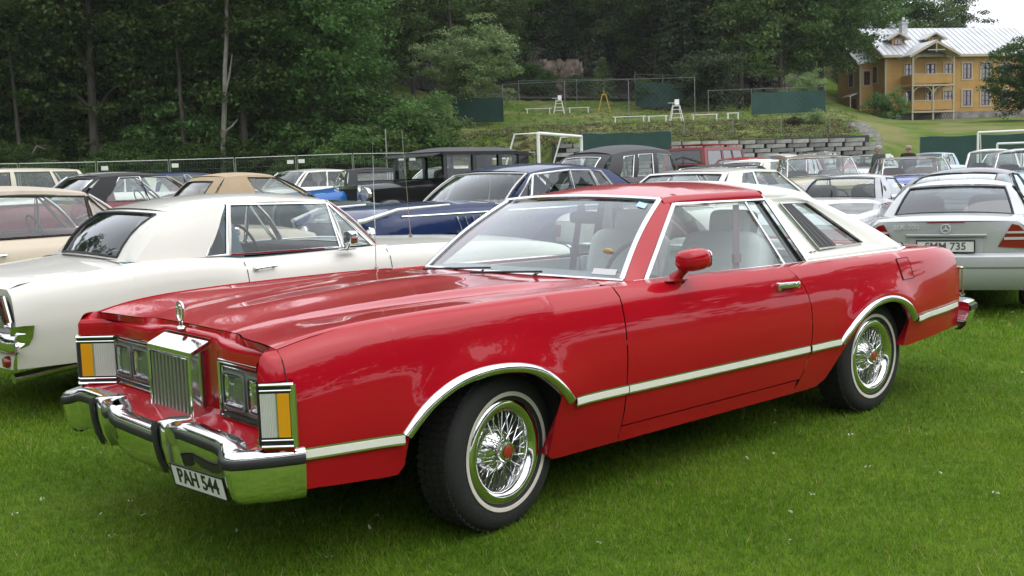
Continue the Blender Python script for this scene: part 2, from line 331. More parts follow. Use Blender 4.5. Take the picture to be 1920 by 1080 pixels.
for sg, nm in ((-1, 'left'), (1, 'right')):
    b = MB(); bot = [(-1.0, .40), (-.9, .395), (-.8, .385), (-.7, .378), (-.62, .37), (-.56, .368)] + ARF[:-1] + [(.255, .36), (.235, .275), (.26, .255), (.33, .252), (.45, .252), (.56, .252), (.668, .252)]
    side_panel(b, bot, -1.0, .668, sg); 
    g = []     # top strip of the fender up to the bonnet gap
    for x in lin(-1.0, .668, 30): g.append([(x, sg*hside(x, hz(x)), hz(x)), (x, sg*(hside(x, hz(x))-.014), hz(x)+.006), (x, sg*(hside(x, hz(x))-.032), hz(x)+.008), (x, sg*(hside(x, hz(x))-.034), hz(x)-.03)])
    b.grid(g, flip=sg > 0); b.build('front_fender', RED, H)
    b = MB(); side_panel(b, [(x, .33) for x in lin(.675, 2.06, 30)], .675, 1.99, sg, right=dcut, lip=.03)
    g = []
    for x in lin(.675, 1.985, 24): zz = hz(x); g.append([(x, sg*hside(x, zz), zz), (x, sg*(.875), zz+.006), (x, sg*.82, zz+.008), (x, sg*.80, zz-.02)])
    b.grid(g, flip=sg > 0); door = b.build('door', RED, H)
    b = MB(); b.sq((1.915, sg*(hside(1.915, .85)+.014), .855), (.17, .030, .032), .45, ry=R(2)); b.sq((1.84, sg*(hside(1.84, .85)+.01), .852), (.02, .03, .045)); b.build('door_handle', CHROME, door)
    b = MB(); b.lathe([(.019, 0), (.019, sg*.006), (.014, sg*.009), (0, sg*.009)], 20, 'y', (2.03, sg*hside(2.03, .846), .846)); b.build('door_lock', CHROME, door)
    b = MB(); g = []
    for x in lin(.672, 2.045, 20): g.append([(x, sg*(.82), .235), (x, sg*(hside(x, .262)), .252), (x, sg*hside(x, .29), .29), (x, sg*hside(x, .323), .323), (x, sg*(hside(x, .323)-.03), .324)])
    b.grid(g, flip=sg > 0); b.build('rocker_panel', RED, H)
    b = MB(); bot = [(2.05, .252), (2.12, .252), (2.2, .252), (2.27, .255), (2.33, .29)] + ARR + [(3.2, .365), (3.35, .372), (3.5, .38), (3.65, .388), (3.8, .395), (3.93, .40)]
    lf = lambda z: dcut(z)+.007
    side_panel(b, bot, 1.997, 3.93, sg, left=lf)
    g = []
    for x in lin(1.993, 3.93, 30):
        zz = hz(x); yy = hside(x, zz); inn = interp(x, [(2, .82), (3.2, .82), (3.5, .80), (3.93, .78)])
        g.append([(x, sg*yy, zz), (x, sg*(yy*.6+inn*.4), zz+.007), (x, sg*inn, zz+.009)])
    b.grid(g, flip=sg > 0); q = b.build('quarter_panel', RED, H)
    # fuel flap (left side only)
    if sg < 0:
        b = MB(); g = []
        for i, x in enumerate(lin(3.08, 3.215, 8)):
            col = []
            for z in lin(.775, .90, 8):
                xx = x+.05*(.9-z)/.12*.35; col.append((xx, -(hside(xx, z)+.004), z))
            g.append(col)
        b.grid(g); ff = b.build('fuel_flap', RED, q); ring = g[0]+[c_[-1] for c_ in g]+g[-1][::-1]+[c_[0] for c_ in g[::-1]]; b = MB(); b.tube(ring, .0022, 5); b.build('flap_gap', DARK, ff)
    # mouldings: cream insert between chrome edges
    def strip(xa, xb, n, z0, z1=None):
        path, nn, ac = [], [], []
        for i in range(n):
            x = xa+(xb-xa)*i/(n-1); z = z0+((z1 if z1 is not None else z0)-z0)*i/(n-1)
            path.append((x, sg*hside(x, z), z)); nn.append((0, sg, 0)); ac.append((0, 0, 1))
        return path, nn, ac
    for xa, xb, za, zb_ in ((-.985, -.555, .532, .512), (.335, .672, .505, .503), (.678, 2.105, .503, .492), (2.125, 2.405, .492, .492), (3.235, 3.86, .528, .545)):
        p, nn, ac = strip(xa, xb, 14, za, zb_)
        b = MB(); b.ribbon(p, nn, .045, 0, ((-.5, 0), (-.48, 1), (.48, 1), (.5, 0)), .010, ac); m_ = b.build('side_moulding', CHROME, H, angle=20)
        b = MB(); b.ribbon(p, nn, .029, 0, ((-.5, 0), (-.46, 1), (.46, 1), (.5, 0)), .014, ac); b.build('vinyl_insert', MOULD, m_, angle=20)
    for path2 in (ARF[1:-2], ARR[1:-2]):
        P = []; NN = []; AC = []
        # refine the arch path
        pts = []
        for i in range(len(path2)-1):
            for t in (0, .33, .66): pts.append((path2[i][0]*(1-t)+path2[i+1][0]*t, path2[i][1]*(1-t)+path2[i+1][1]*t))
        pts.append(path2[-1])
        for k in range(3): pts = [pts[0]]+[((pts[i-1][0]+2*pts[i][0]+pts[i+1][0])/4, (pts[i-1][1]+2*pts[i][1]+pts[i+1][1])/4) for i in range(1, len(pts)-1)]+[pts[-1]]
        rows = []
        for i, (x, z) in enumerate(pts):
            a, c = pts[max(0, i-1)], pts[min(len(pts)-1, i+1)]; tx, tz = c[0]-a[0], c[1]-a[1]; l = math.hypot(tx, tz); nx, nz = -tz/l, tx/l
            row = []
            for o_, th in ((-.006, -.04), (-.006, .008), (.002, .014), (.013, .017), (.025, .014), (.032, .008), (.035, -.004)):
                X_, Z_ = x+nx*o_, z+nz*o_; row.append((X_, sg*(hside(X_, Z_)+th), Z_))
            rows.append(row)
        b = MB(); b.grid(rows, flip=sg > 0); b.build('wheel_arch_trim', CHROME, H, angle=60)
    # inner wheel wells
    for xc in (-.1, 2.82):
        b = MB(); rows = []
        for k in range(15):
            a = math.pi*k/14; rows.append([(xc+.42*math.cos(a), sg*.93, .40+.34*math.sin(a)), (xc+.42*math.cos(a), sg*.5, .40+.34*math.sin(a))])
        b.grid(rows); b.add([(xc-.42, sg*.5, .40)]+[(xc+.42*math.cos(math.pi*k/14), sg*.5, .40+.34*math.sin(math.pi*k/14)) for k in range(15)], [tuple(range(1, 16))]); b.build('wheel_well', DARK, H)
b = MB(); b.box((1.6, 0, .36), (4.3, 1.0, .16)); b.box((1.35, 0, .30), (1.9, 1.66, .06)); b.box((-.86, 0, .47), (.24, 1.7, .14)); b.box((3.6, 0, .47), (.6, 1.7, .1)); b.box((-.2, 0, .6), (1.3, 1.0, .4)); b.build('underbody', DARK, H, False)

# bonnet with its raised centre
def zhood(x, y):
    a = abs(y); ec = interp(x, [(-1.0, .886), (-.9, .898), (-.7, .925), (-.3, .948), (.3, .960), (.9, .960)]); ee = hz(x)+.002 if x < .7 else .960; e = ec+(ee-ec)*sst(.45, .86, a)
    yb = interp(x, [(-.95, .30), (.7, .60), (.9, .62)]); 
    c = e + .002 + .020*sst(-.95, .2, x)*(1-.85*sst(.35, .80, x))*sst(yb+.10, yb-.015, a) + .012*sst(.25, 0, a)*sst(-1, -.3, x)*(1-.8*sst(.35, .80, x)) - .004*sst(-.95, -.4, x)*math.exp(-((a-yb-.14)/.06)**2) + .003*sst(-1, -.7, x)*math.exp(-((a-yb)/.02)**2)
    return c
def hoodfront(y): return interp(abs(y), [(0, -.90), (.40, -.905), (.48, -.93), (.87, -1.0)])
def hoodrear(y): return interp(abs(y), [(0, .77), (.5, .80), (.66, .80), (.78, .72), (.866, .60)])
b = MB(); rows = []
for y in lin(-.866, .866, 61):
    rows.append([(hoodfront(y)+(hoodrear(y)-hoodfront(y))*t, y*interp(t, [(0, 1.0), (.15, 1.01), (1, 1.0)]), zhood(hoodfront(y)+(hoodrear(y)-hoodfront(y))*t, y)) for t in lin(0, 1, 40)])
b.grid(rows, flip=True)
hood = b.build('bonnet', RED, H, angle=60)
b = MB(); rows = [[(x, y, z) for x, z in ((hoodrear(y)+.001, zhood(hoodrear(y), y)-.03), (hoodrear(y)+.006, zhood(hoodrear(y), y)-.004), (hoodrear(y)*.5+.45, .960+.002), (.93-.09*(1-(y/.87)**2), .957))] for y in lin(-.872, .872, 31)]; b.grid(rows, flip=True); b.build('cowl_panel', RED, H)
# nose panel between the bonnet and the lamps, running out into the fender ends
def nosefront(y): return interp(abs(y), [(0, -.938), (.24, -.938), (.36, -.962), (.42, -.965), (.72, -.965), (.77, -.975), (.83, -1.05), (.868, -1.082)])
def nosetop(y):
    a = abs(y); xh = hoodfront(y)-.008
    return zhood(xh, y) if a < .72 else zhood(xh, math.copysign(.72, y))*(1-sst(.72, .87, a)) + (hz(-1.0)+.006)*sst(.72, .87, a)
b = MB(); rows = []
def nprof(xh, zh, xf, zb, flat, n=16):
    """flat top, small roll, upright face"""
    zr_ = zh-.012-.016*(1-flat); P_ = [(xh+.012, zh-.03), (xh, zh)]; rr = .030
    P_ += [(xh+(xf+rr-xh)*t, zh+(zr_-zh)*t) for t in (.35, .7)]
    P_ += [(xf+rr-rr*math.sin(a), zr_-rr+rr*math.cos(a)) for a in lin(0, math.pi/2, 7)]
    z1 = zr_-rr; P_ += [(xf, z1+(zb-z1)*t) for t in (.5, 1)]
    return P_
for y in lin(-.868, .868, 121):
    a_ = abs(y); fl = sst(.38, .20, a_); zb_ = min(.797+.03*fl, nosetop(y)-.07)
    rows.append([(px_, y, pz_) for px_, pz_ in nprof(hoodfront(y)-.008, nosetop(y), nosefront(y), zb_, fl)])
b.grid(rows, flip=False)
for sg in (-1, 1):      # fender ends sweeping round above the corner lamps and round the lamp pocket
    rows = []
    for k in lin(0, 1, 12):
        x = -1.0-.082*math.sin(k*math.pi/2); y = hside(-1.0, .80)-(hside(-1.0, .80)-.868)*(1-math.cos(k*math.pi/2)); row = []
        for t in lin(0, 1, 12):
            z = .795+(hz(-1.0)+.006-.795)*math.sin(t*math.pi/2)**1.0; q = math.cos(t*math.pi/2)**.7 if t < 1 else 0
            ys_ = hside(-1.0, min(z, hz(-1.0)-.002))-.868; row.append((-1.0-(.082*math.sin(k*math.pi/2))*(.25+.75*q)*1.0, sg*(.868+ys_*math.cos(k*math.pi/2)), z))
        rows.append(row)
    b.grid(rows, flip=sg < 0)
    for (xa_, ya_, xb_, yb_) in ((-.998, .955, -1.08, .885), (-1.08, .885, -.962, .752)):
        b.add([(xa_, sg*ya_, .575), (xb_, sg*yb_, .575), (xb_, sg*yb_, .535), (xa_, sg*ya_, .535)], [(0, 1, 2, 3)]); b.add([(xa_+.02, sg*(ya_-.02), .80), (xb_+.02, sg*(yb_-.02), .80), (xb_+.02, sg*(yb_-.02), .57), (xa_+.02, sg*(ya_-.02), .57)], [(0, 1, 2, 3)])
    b.grid([[(-.935, sg*.20, z), (-.938, sg*.27, z), (-.950, sg*.335, z)] for z in (.55, .70, .835)])
b.build('nose_panel', RED, H, angle=50)
for sg in (-1, 1):
    b = MB(); b.tube([(-.998, sg*(hside(-.998, z)+.0005), z) for z in lin(.41, hz(-.998)-.002, 16)], .0022, 5); b.build('fender_joint', DARK, H)
RIB = mat('ribbed_clear_lens', (.55, .55, .52), .12, coat=1)
for sg in (-1, 1):
    # wrap-round corner lamp: two lens faces with chrome frame
    for (pa, pb, amb, full) in (((-.998, .966), (-1.085, .889), (.12, .50), 1), ((-1.088, .876), (-.962, .748), (.10, .42), 0)):
        pa_, pb_ = np.array([pa[0], sg*pa[1]]), np.array([pb[0], sg*pb[1]]); dv = pb_-pa_; nl = np.array([dv[1], -dv[0]]); nl = nl/np.linalg.norm(nl)
        cen = (pa_+pb_)/2
        if np.dot(nl, cen-np.array([-.9, sg*.80])) < 0: nl = -nl
        def P(s, z, o): p = pa_+dv*s+nl*o; return (p[0], p[1], z)
        def bar(b, s0, s1, z0, z1, o0, o1):
            q = [P(s0, z0, o1), P(s1, z0, o1), P(s1, z1, o1), P(s0, z1, o1)]; r_ = [P(s0, z0, o0), P(s1, z0, o0), P(s1, z1, o0), P(s0, z1, o0)]
            b.add(q+r_, [(0, 1, 2, 3), (4, 7, 6, 5), (0, 4, 5, 1), (1, 5, 6, 2), (2, 6, 7, 3), (3, 7, 4, 0)])
        b = MB(); bar(b, 0, 1, .572, .790, -.004, .003); L = b.build('corner_lamp', BLACK, H, False)
        for z, r_ in ((.788, .0065), (.768, .0042), (.572, .0065), (.594, .0042)): b = MB(); b.tube([P(-.02, z, .006), P(1.0, z, .006)], r_, 8); b.build('chrome_rail', CHROME, L)
        if full:
            for sx_, z0_, z1_, r_ in ((-.01, .572, .788, .0095), (.075, .60, .762, .004)): b = MB(); b.tube([P(sx_, z0_, .006), P(sx_, z1_, .006)], r_, 8); b.build('chrome_upright', CHROME, L)
        b = MB(); bar(b, amb[0], amb[1], .604, .758, .003, .009); b.build('amber_lens', LENS_AMBER, L, False)
        b = MB(); n_ = 10; e0, e1 = amb[1]+.01, 1.0; rows = []
        for k in range(2*n_+1): s_ = e0+(e1-e0)*k/(2*n_); rows.append([P(s_, z, .0085 if k % 2 else .0068) for z in (.604, .758)])
        b.grid(rows); b.build('clear_lens', RIB, L, False)
        b = MB(); b.tube([P(amb[1]+.004, .604, .008), P(amb[1]+.004, .758, .008)], .0035, 6); b.build('lens_divider', CHROME_DULL, L)
# headlamps: recessed panel with two rectangular lamps each side
for sg in (-1, 1):
    xh = -.955
    def fr(b, y0, y1, z0, z1, r_, x):
        q = [(x, sg*y0, z0), (x, sg*y1, z0), (x, sg*y1, z1), (x, sg*y0, z1), (x, sg*y0, z0)]
        for a_, c_ in zip(q, q[1:]): b.tube([a_, c_], r_, 8)
    b = MB(); b.box((xh+.012, sg*.545, .685), (.02, .43, .22)); hp = b.build('headlamp_panel', LAMP_BEZEL, H, False)
    b = MB(); fr(b, .332, .756, .578, .797, .0075, xh-.008); fr(b, .350, .750, .598, .779, .004, xh-.004); b.build('chrome_surround', CHROME, hp)
    b = MB(); fr(b, .341, .753, .588, .788, .006, xh-.004); b.build('black_surround', BLACK, hp)
    for yc in (.447, .650):
        b = MB(); rows = []
        for k in range(33):
            a = 2*math.pi*k/32; f = lambda q_, e_: math.copysign(abs(q_)**e_, q_); cy_, cz_ = f(math.cos(a), .35), f(math.sin(a), .35)
            rows.append([(xh+.004, sg*(yc+.093*cy_), .688+.077*cz_), (xh-.012, sg*(yc+.092*cy_), .688+.076*cz_), (xh-.014, sg*(yc+.084*cy_), .688+.068*cz_), (xh-.006, sg*(yc+.080*cy_), .688+.064*cz_)])
        b.grid(rows); lm = b.build('headlamp', LAMP_BEZEL, H, angle=50)
        b = MB(); fr(b, yc-.080, yc+.080, .625, .751, .0045, xh-.009); b.build('lamp_seal', BLACK, lm)
        b = MB(); rows = []
        for iy in lin(-1, 1, 15): rows.append([(xh+.010-.030*max(abs(iy), abs(iz))**2.2+.012, sg*(yc+.079*iy), .688+.062*iz) for iz in lin(-1, 1, 11)])
        b.grid(rows); b.build('reflector', mat('reflector', (.85, .86, .88), .12, 1), lm)
        b = MB(); rows = []
        for iy in lin(-1, 1, 25): rows.append([(xh-.010-.010*(1-iy*iy)*(1-iz*iz)-.0012*math.cos(iy*36), sg*(yc+.079*iy), .688+.062*iz) for iz in lin(-1, 1, 9)])
        b.grid(rows); b.build('lamp_glass', glass('headlamp_cover', (.86, .88, .88), 1.4, .10), lm)
# grille shell
GX, GB = -1.025, -.945
b = MB(); gw = .212
# top chrome cap (sloping), side plates
b.add([(GX, -gw, .818), (GX, gw, .818), (GB, gw, .856), (GB, -gw, .856), (GX, -gw, .80), (GX, gw, .80), (GB, gw, .83), (GB, -gw, .83)], [(3, 2, 1, 0), (0, 1, 5, 4), (4, 5, 6, 7), (1, 2, 6, 5), (0, 4, 7, 3), (2, 3, 7, 6)])
for sg in (-1, 1):
    b.add([(GX, sg*gw, .80), (GX, sg*gw, .50), (GB+.03, sg*(gw+.012), .50), (GB+.03, sg*(gw+.012), .862), (GX, sg*(gw-.018), .80), (GX, sg*(gw-.018), .50)], [(0, 1, 2, 3), (0, 4, 5, 1)])
    b.tube([(GB+.03, sg*(gw+.012), .50), (GB+.03, sg*(gw+.012), .862)], .007, 8)
b.tube([(GB+.012, -gw, .861), (GB+.012, gw, .861)], .006, 8)
gr = b.build('radiator_shell', CHROME, H, False)
b = MB(); b.box((GX+.04, 0, .655), (.02, .40, .29)); b.build('grille_backing', mat('grille_shadow', (.03, .03, .03), .5), gr, False)
for k in range(11):
    y = -.180+.360*k/10
    b = MB(); b.prism([(GX+.032, y-.014, .505), (GX+.006, y-.0085, .505), (GX+.002, y, .505), (GX+.006, y+.0085, .505), (GX+.032, y+.014, .505)], (0, 0, .293)); b.build('grille_bar', mat('grille_grey', (.40, .40, .40), .3, .9), gr, False)
b = MB()
for sg in (-1, 1): b.tube([(GX, sg*.195, .50), (GX, sg*.195, .80)], .006, 8)
b.tube([(GX, -.2, .795), (GX, .2, .795)], .006, 8); b.build('grille_rim', CHROME, gr)
# bonnet ornament: upright oval ring with an emblem on a pedestal
orn = empty('bonnet_ornament', (-.935, .06, .884)); orn.parent = H; orn.rotation_euler = (0, 0, R(8))
b = MB(); b.lathe([(.022, 0), (.02, .006), (.009, .012), (.007, .028)], 20, 'z'); b.tube([(.0, .026*math.sin(a), .07+.042*math.cos(a)) for a in lin(0, 2*math.pi, 33)], .0055, 8, cap=False); b.build('ornament_ring', CHROME, orn)
b = MB(); b.sq((0, 0, .075), (.010, .018, .055), .8); b.sq((0, .004, .09), (.012, .022, .02), .8); b.sq((0, 0, .05), (.01, .012, .03), 1); b.build('emblem', CHROME, orn)
# small fender emblem beside the lamps
b = MB(); b.sq((-.99, -.735, .805), (.012, .03, .02), .9); b.sq((-.99, -.722, .812), (.012, .018, .012), .9); b.sq((-.99, -.75, .812), (.012, .014, .01), .9); b.build('nose_emblem', CHROME_DULL, H)
# filler panel below the lamps
b = MB(); rows = []
for y in lin(-.93, .93, 41):
    a = abs(y); xb_ = interp(a, [(0, -1.0), (.3, -.955), (.76, -.955), (.86, -1.07), (.95, -.99)]); xf_ = interp(a, [(0, -1.15), (.4, -1.13), (.75, -1.12), (.85, -1.10), (.95, -.985)])
    rows.append([(xb_+.02, y, .585), (xb_, y, .568), (xb_*.5+xf_*.5, y, .556), (xf_, y, .535), (xf_+.02, y, .47), (xf_+.06, y, .39)])
b.grid(rows); b.build('front_filler_panel', RED, H, angle=50)
# front bumper
BP = [(0, -1.19, .532), (.18, -1.19, .532), (.24, -1.187, .54), (.32, -1.172, .568), (.40, -1.163, .572), (.66, -1.155, .566), (.72, -1.16, .560), (.77, -1.185, .545), (.81, -1.195, .540), (.84, -1.185, .540), (.87, -1.15, .541), (.92, -1.07, .543), (.955, -1.0, .545), (.968, -.965, .546)]
def bpath():
    L = []
    for i in range(len(BP)-1):
        for t in (0, .25, .5, .75): L.append(lerp(BP[i], BP[i+1], t))
    L.append(BP[-1])
    return [(-y, x, z) for y, x, z in reversed(L)] + L[1:]
PATH = bpath()
def brow(prof, sel=None):
    rows = []
    for i, (y, x, z) in enumerate(PATH):
        if sel and not sel(y): continue
        a, c = PATH[max(0, i-1)], PATH[min(len(PATH)-1, i+1)]; ty, tx = c[0]-a[0], c[1]-a[1]; l = math.hypot(tx, ty); nx, ny = -ty/l, tx/l     # outward normal
        rows.append([(x+nx*o, y+ny*o, z+dz) for o, dz in prof])
    return rows
b = MB(); b.grid(brow([(-.085, .004), (-.05, .014), (-.016, .012), (-.003, .003), (0, -.008), (0, -.05), (-.004, -.07), (-.010, -.11), (-.022, -.15), (-.045, -.178), (-.075, -.182)]), flip=True); bm_ = b.build('front_bumper', CHROME, H, angle=55)
b = MB(); b.grid(brow([(-.002, -.008), (.007, -.011), (.010, -.017), (.010, -.036), (.007, -.042), (-.002, -.045)]), flip=True); b.build('rub_strip', BLACK, bm_, angle=50)
for sg in (-1, 1):
    b = MB(); yc = sg*.325; rows = []
    for (x, z, wd) in ((-1.10, .596, .075), (-1.16, .600, .078), (-1.205, .592, .078), (-1.216, .575, .076), (-1.212, .50, .072), (-1.20, .44, .066), (-1.18, .39, .06), (-1.13, .385, .06)):
        rows.append([(x+.05, yc-wd/2-.006, z-.006), (x+.004, yc-wd/2, z-.002), (x, yc-wd/2+.012, z), (x, yc+wd/2-.012, z), (x+.004, yc+wd/2, z-.002), (x+.05, yc+wd/2+.006, z-.006)])
    b.grid(rows, flip=False); gd = b.build('bumper_guard', CHROME, bm_, angle=50)
    b = MB(); rows = [[(x-.010, yc-.036+.03, z), (x-.010, yc-.03+.042, z), (x+.005, yc-.03+.044, z)] for (x, z) in ((-1.212, .59), (-1.222, .57), (-1.216, .50), (-1.204, .44), (-1.184, .39))]
    rows = [[(r_[0][0]+.012, yc+.018, r_[0][2]), (r_[0][0], yc+.018, r_[0][2]), (r_[0][0], yc+.044, r_[0][2]), (r_[0][0]+.02, yc+.046, r_[0][2])] for r_ in rows]
    b.grid(rows); b.build('guard_rubber', BLACK, gd, angle=60)
# number plate PAH 544 below the bumper
pl = empty('number_plate', (-1.165, -.565, .412)); pl.parent = H
pl.matrix_local = Matrix.Translation((-1.168, -.535, .396)) @ Matrix.Rotation(R(6), 4, 'Z') @ Matrix.Scale(.90, 4) @ Matrix.Rotation(R(-12), 4, 'Y')
b = MB(); b.box((0, 0, 0), (.004, .40, .098)); b.build('plate', PLATE, pl, False)
b = MB()
for (yy, zz, a, c) in ((0, .049, .404, .006), (0, -.049, .404, .006), (-.2, 0, .006, .098), (.2, 0, .006, .098)): b.box((-.001, yy, zz), (.008, a, c))
b.build('plate_frame', BLACK, pl, False)
TX = Matrix(((0, 0, -1, -.0035), (-1, 0, 0, 0), (0, 1, 0, 0), (0, 0, 0, 1)))
text('lettering', 'PAH 544', .092, TX, PLATE_BLACK, pl, sx=.92, bold=.0012)

# ---- greenhouse
AB, AT = (.885, .775, .958), (1.375, .592, 1.318)       # windscreen corner at base and top
def gy(z): return .82-.205*(z-.94)/.37
def ws(u, v, o=0):
    base = (AB[0]-.10*(1-u*u), AB[1]*u, AB[2]+.012*(1-u*u)); top = (AT[0]-.055*(1-u*u), AT[1]*u, AT[2]+.022*(1-u*u)); p = lerp(base, top, v)
    bow = .03*math.sin(math.pi*v); return (p[0]-bow*.55-o*.6, p[1], p[2]+bow*.6+o*.8)
b = MB(); b.grid([[ws(u, v) for v in lin(.0, 1.0, 12)] for u in lin(-.985, .985, 24)], flip=True); wsh = b.build('windscreen', glass('windscreen_glass', (.80, .86, .84), 1.5, .08), H)
b = MB()
b.tube([ws(u, .0, .006) for u in lin(-1, 1, 21)], .009, 6); b.tube([ws(u, 1.0, .008) for u in lin(-1, 1, 21)], .013, 6)
for s_ in (-1, 1): b.tube([ws(s_*.985, v, .008) for v in lin(0, 1, 12)], .013, 6)
b.build('windscreen_trim', CHROME, wsh)
b = MB(); rows = [[ws(u, v, -.003) for v in (.86, .93, .995)] for u in lin(-.97, .97, 16)]; b.grid(rows); b.build('shade_band', glass('shade_band_glass', (.45, .55, .58), .3, 0), wsh)
# windscreen stickers
def wsq(b, u0, u1, v0, v1, dv=0):
    b.add([ws(u0, v0, .004), ws(u1, v0+dv, .004), ws(u1, v1+dv, .004), ws(u0, v1, .004)], [(0, 1, 2, 3)])
b = MB(); wsq(b, -.90, -.80, .86, .93, .03); b.build('parking_sticker', mat('sticker_blue', (.45, .62, .78), .5), wsh, False)
b = MB(); wsq(b, -.93, -.76, .05, .11); b.build('notice_label', mat('sticker_white', (.55, .56, .56), .5), wsh, False)
b = MB(); b.sq(ws(-.80, .30, .0), (.02, .07, .035), 1); b.build('round_badge', mat('badge_gold', (.45, .33, .16), .4), wsh)
# roof skin
XR = 2.19            # where the red front half ends and white vinyl begins (at the rail)
def roofz(x, y):
    e = interp(x, [(1.33, 1.325), (1.5, 1.338), (2.0, 1.342), (2.3, 1.335), (2.6, 1.312), (2.9, 1.25)]); k = min(1, abs(y)/.60)
    return e + .048*sst(1.25, 1.75, x)*(1-k**2.4) + .012*(1-k*k)
def rooff(y): return AT[0]-.055*(1-(min(1, abs(y)/.592))**2)-.004
def roofw(x): return interp(x, [(1.37, .60), (1.8, .617), (2.3, .617), (2.6, .60)])
def roofedge(x, s):   # rounded shoulder down to the drip rail
    w_ = roofw(x); z0 = roofz(x, w_-.02)
    return [(x, s*(w_-.02), z0), (x, s*(w_+.004), z0-.012), (x, s*(w_+.016), z0-.034), (x, s*(w_+.012), z0-.048)]
def roofrow(x0f, x1f, y, n): return [(x0f(y)+(x1f(y)-x0f(y))*t, y) for t in lin(0, 1, n)]
b = MB(); ys = lin(-1, 1, 31); xs = lin(0, 1, 22); rows = []
vf = lambda y: XR-.03*(1-(y/.6)**2)
for yk in ys:
    col = []
    for t in xs:
        y0 = yk*.60; x = rooff(y0)+(vf(y0)-rooff(y0))*t; y = yk*(roofw(x)-.02); col.append((x, y, roofz(x, y)))
    rows.append(col)
b.grid(rows, flip=True)
b.grid([[ (rooff(yk*.6), yk*.58, roofz(rooff(yk*.6), yk*.58)), (rooff(yk*.6)-.010, yk*.582, roofz(rooff(yk*.6), yk*.58)-.008)] for yk in ys])
for s_ in (-1, 1): b.grid([roofedge(x, s_) for x in lin(1.372, XR, 20)], flip=s_ > 0)
roof = b.build('roof', RED, H, angle=50)
# A pillars (red) between windscreen and door glass
SWB, SWT = (.985, .955), (1.425, 1.297)    # door glass front edge bottom/top (x, z)
for sg in (-1, 1):
    b = MB(); g = []
    for t in lin(0, 1, 10):
        p0 = ws(sg*1.0, t, .002); x1, z1 = SWB[0]+(SWT[0]-SWB[0])*t-.012, SWB[1]+(SWT[1]-SWB[1])*t; y1 = gy(z1)
        g.append([p0, ((p0[0]+x1)/2, sg*(abs(p0[1])*.5+y1*.5+.003), (p0[2]+z1)/2+.001), (x1, sg*y1, z1), (x1+.01, sg*(y1-.03), z1)])
    b.grid(g, flip=sg > 0); b.build('windscreen_pillar', RED, H)
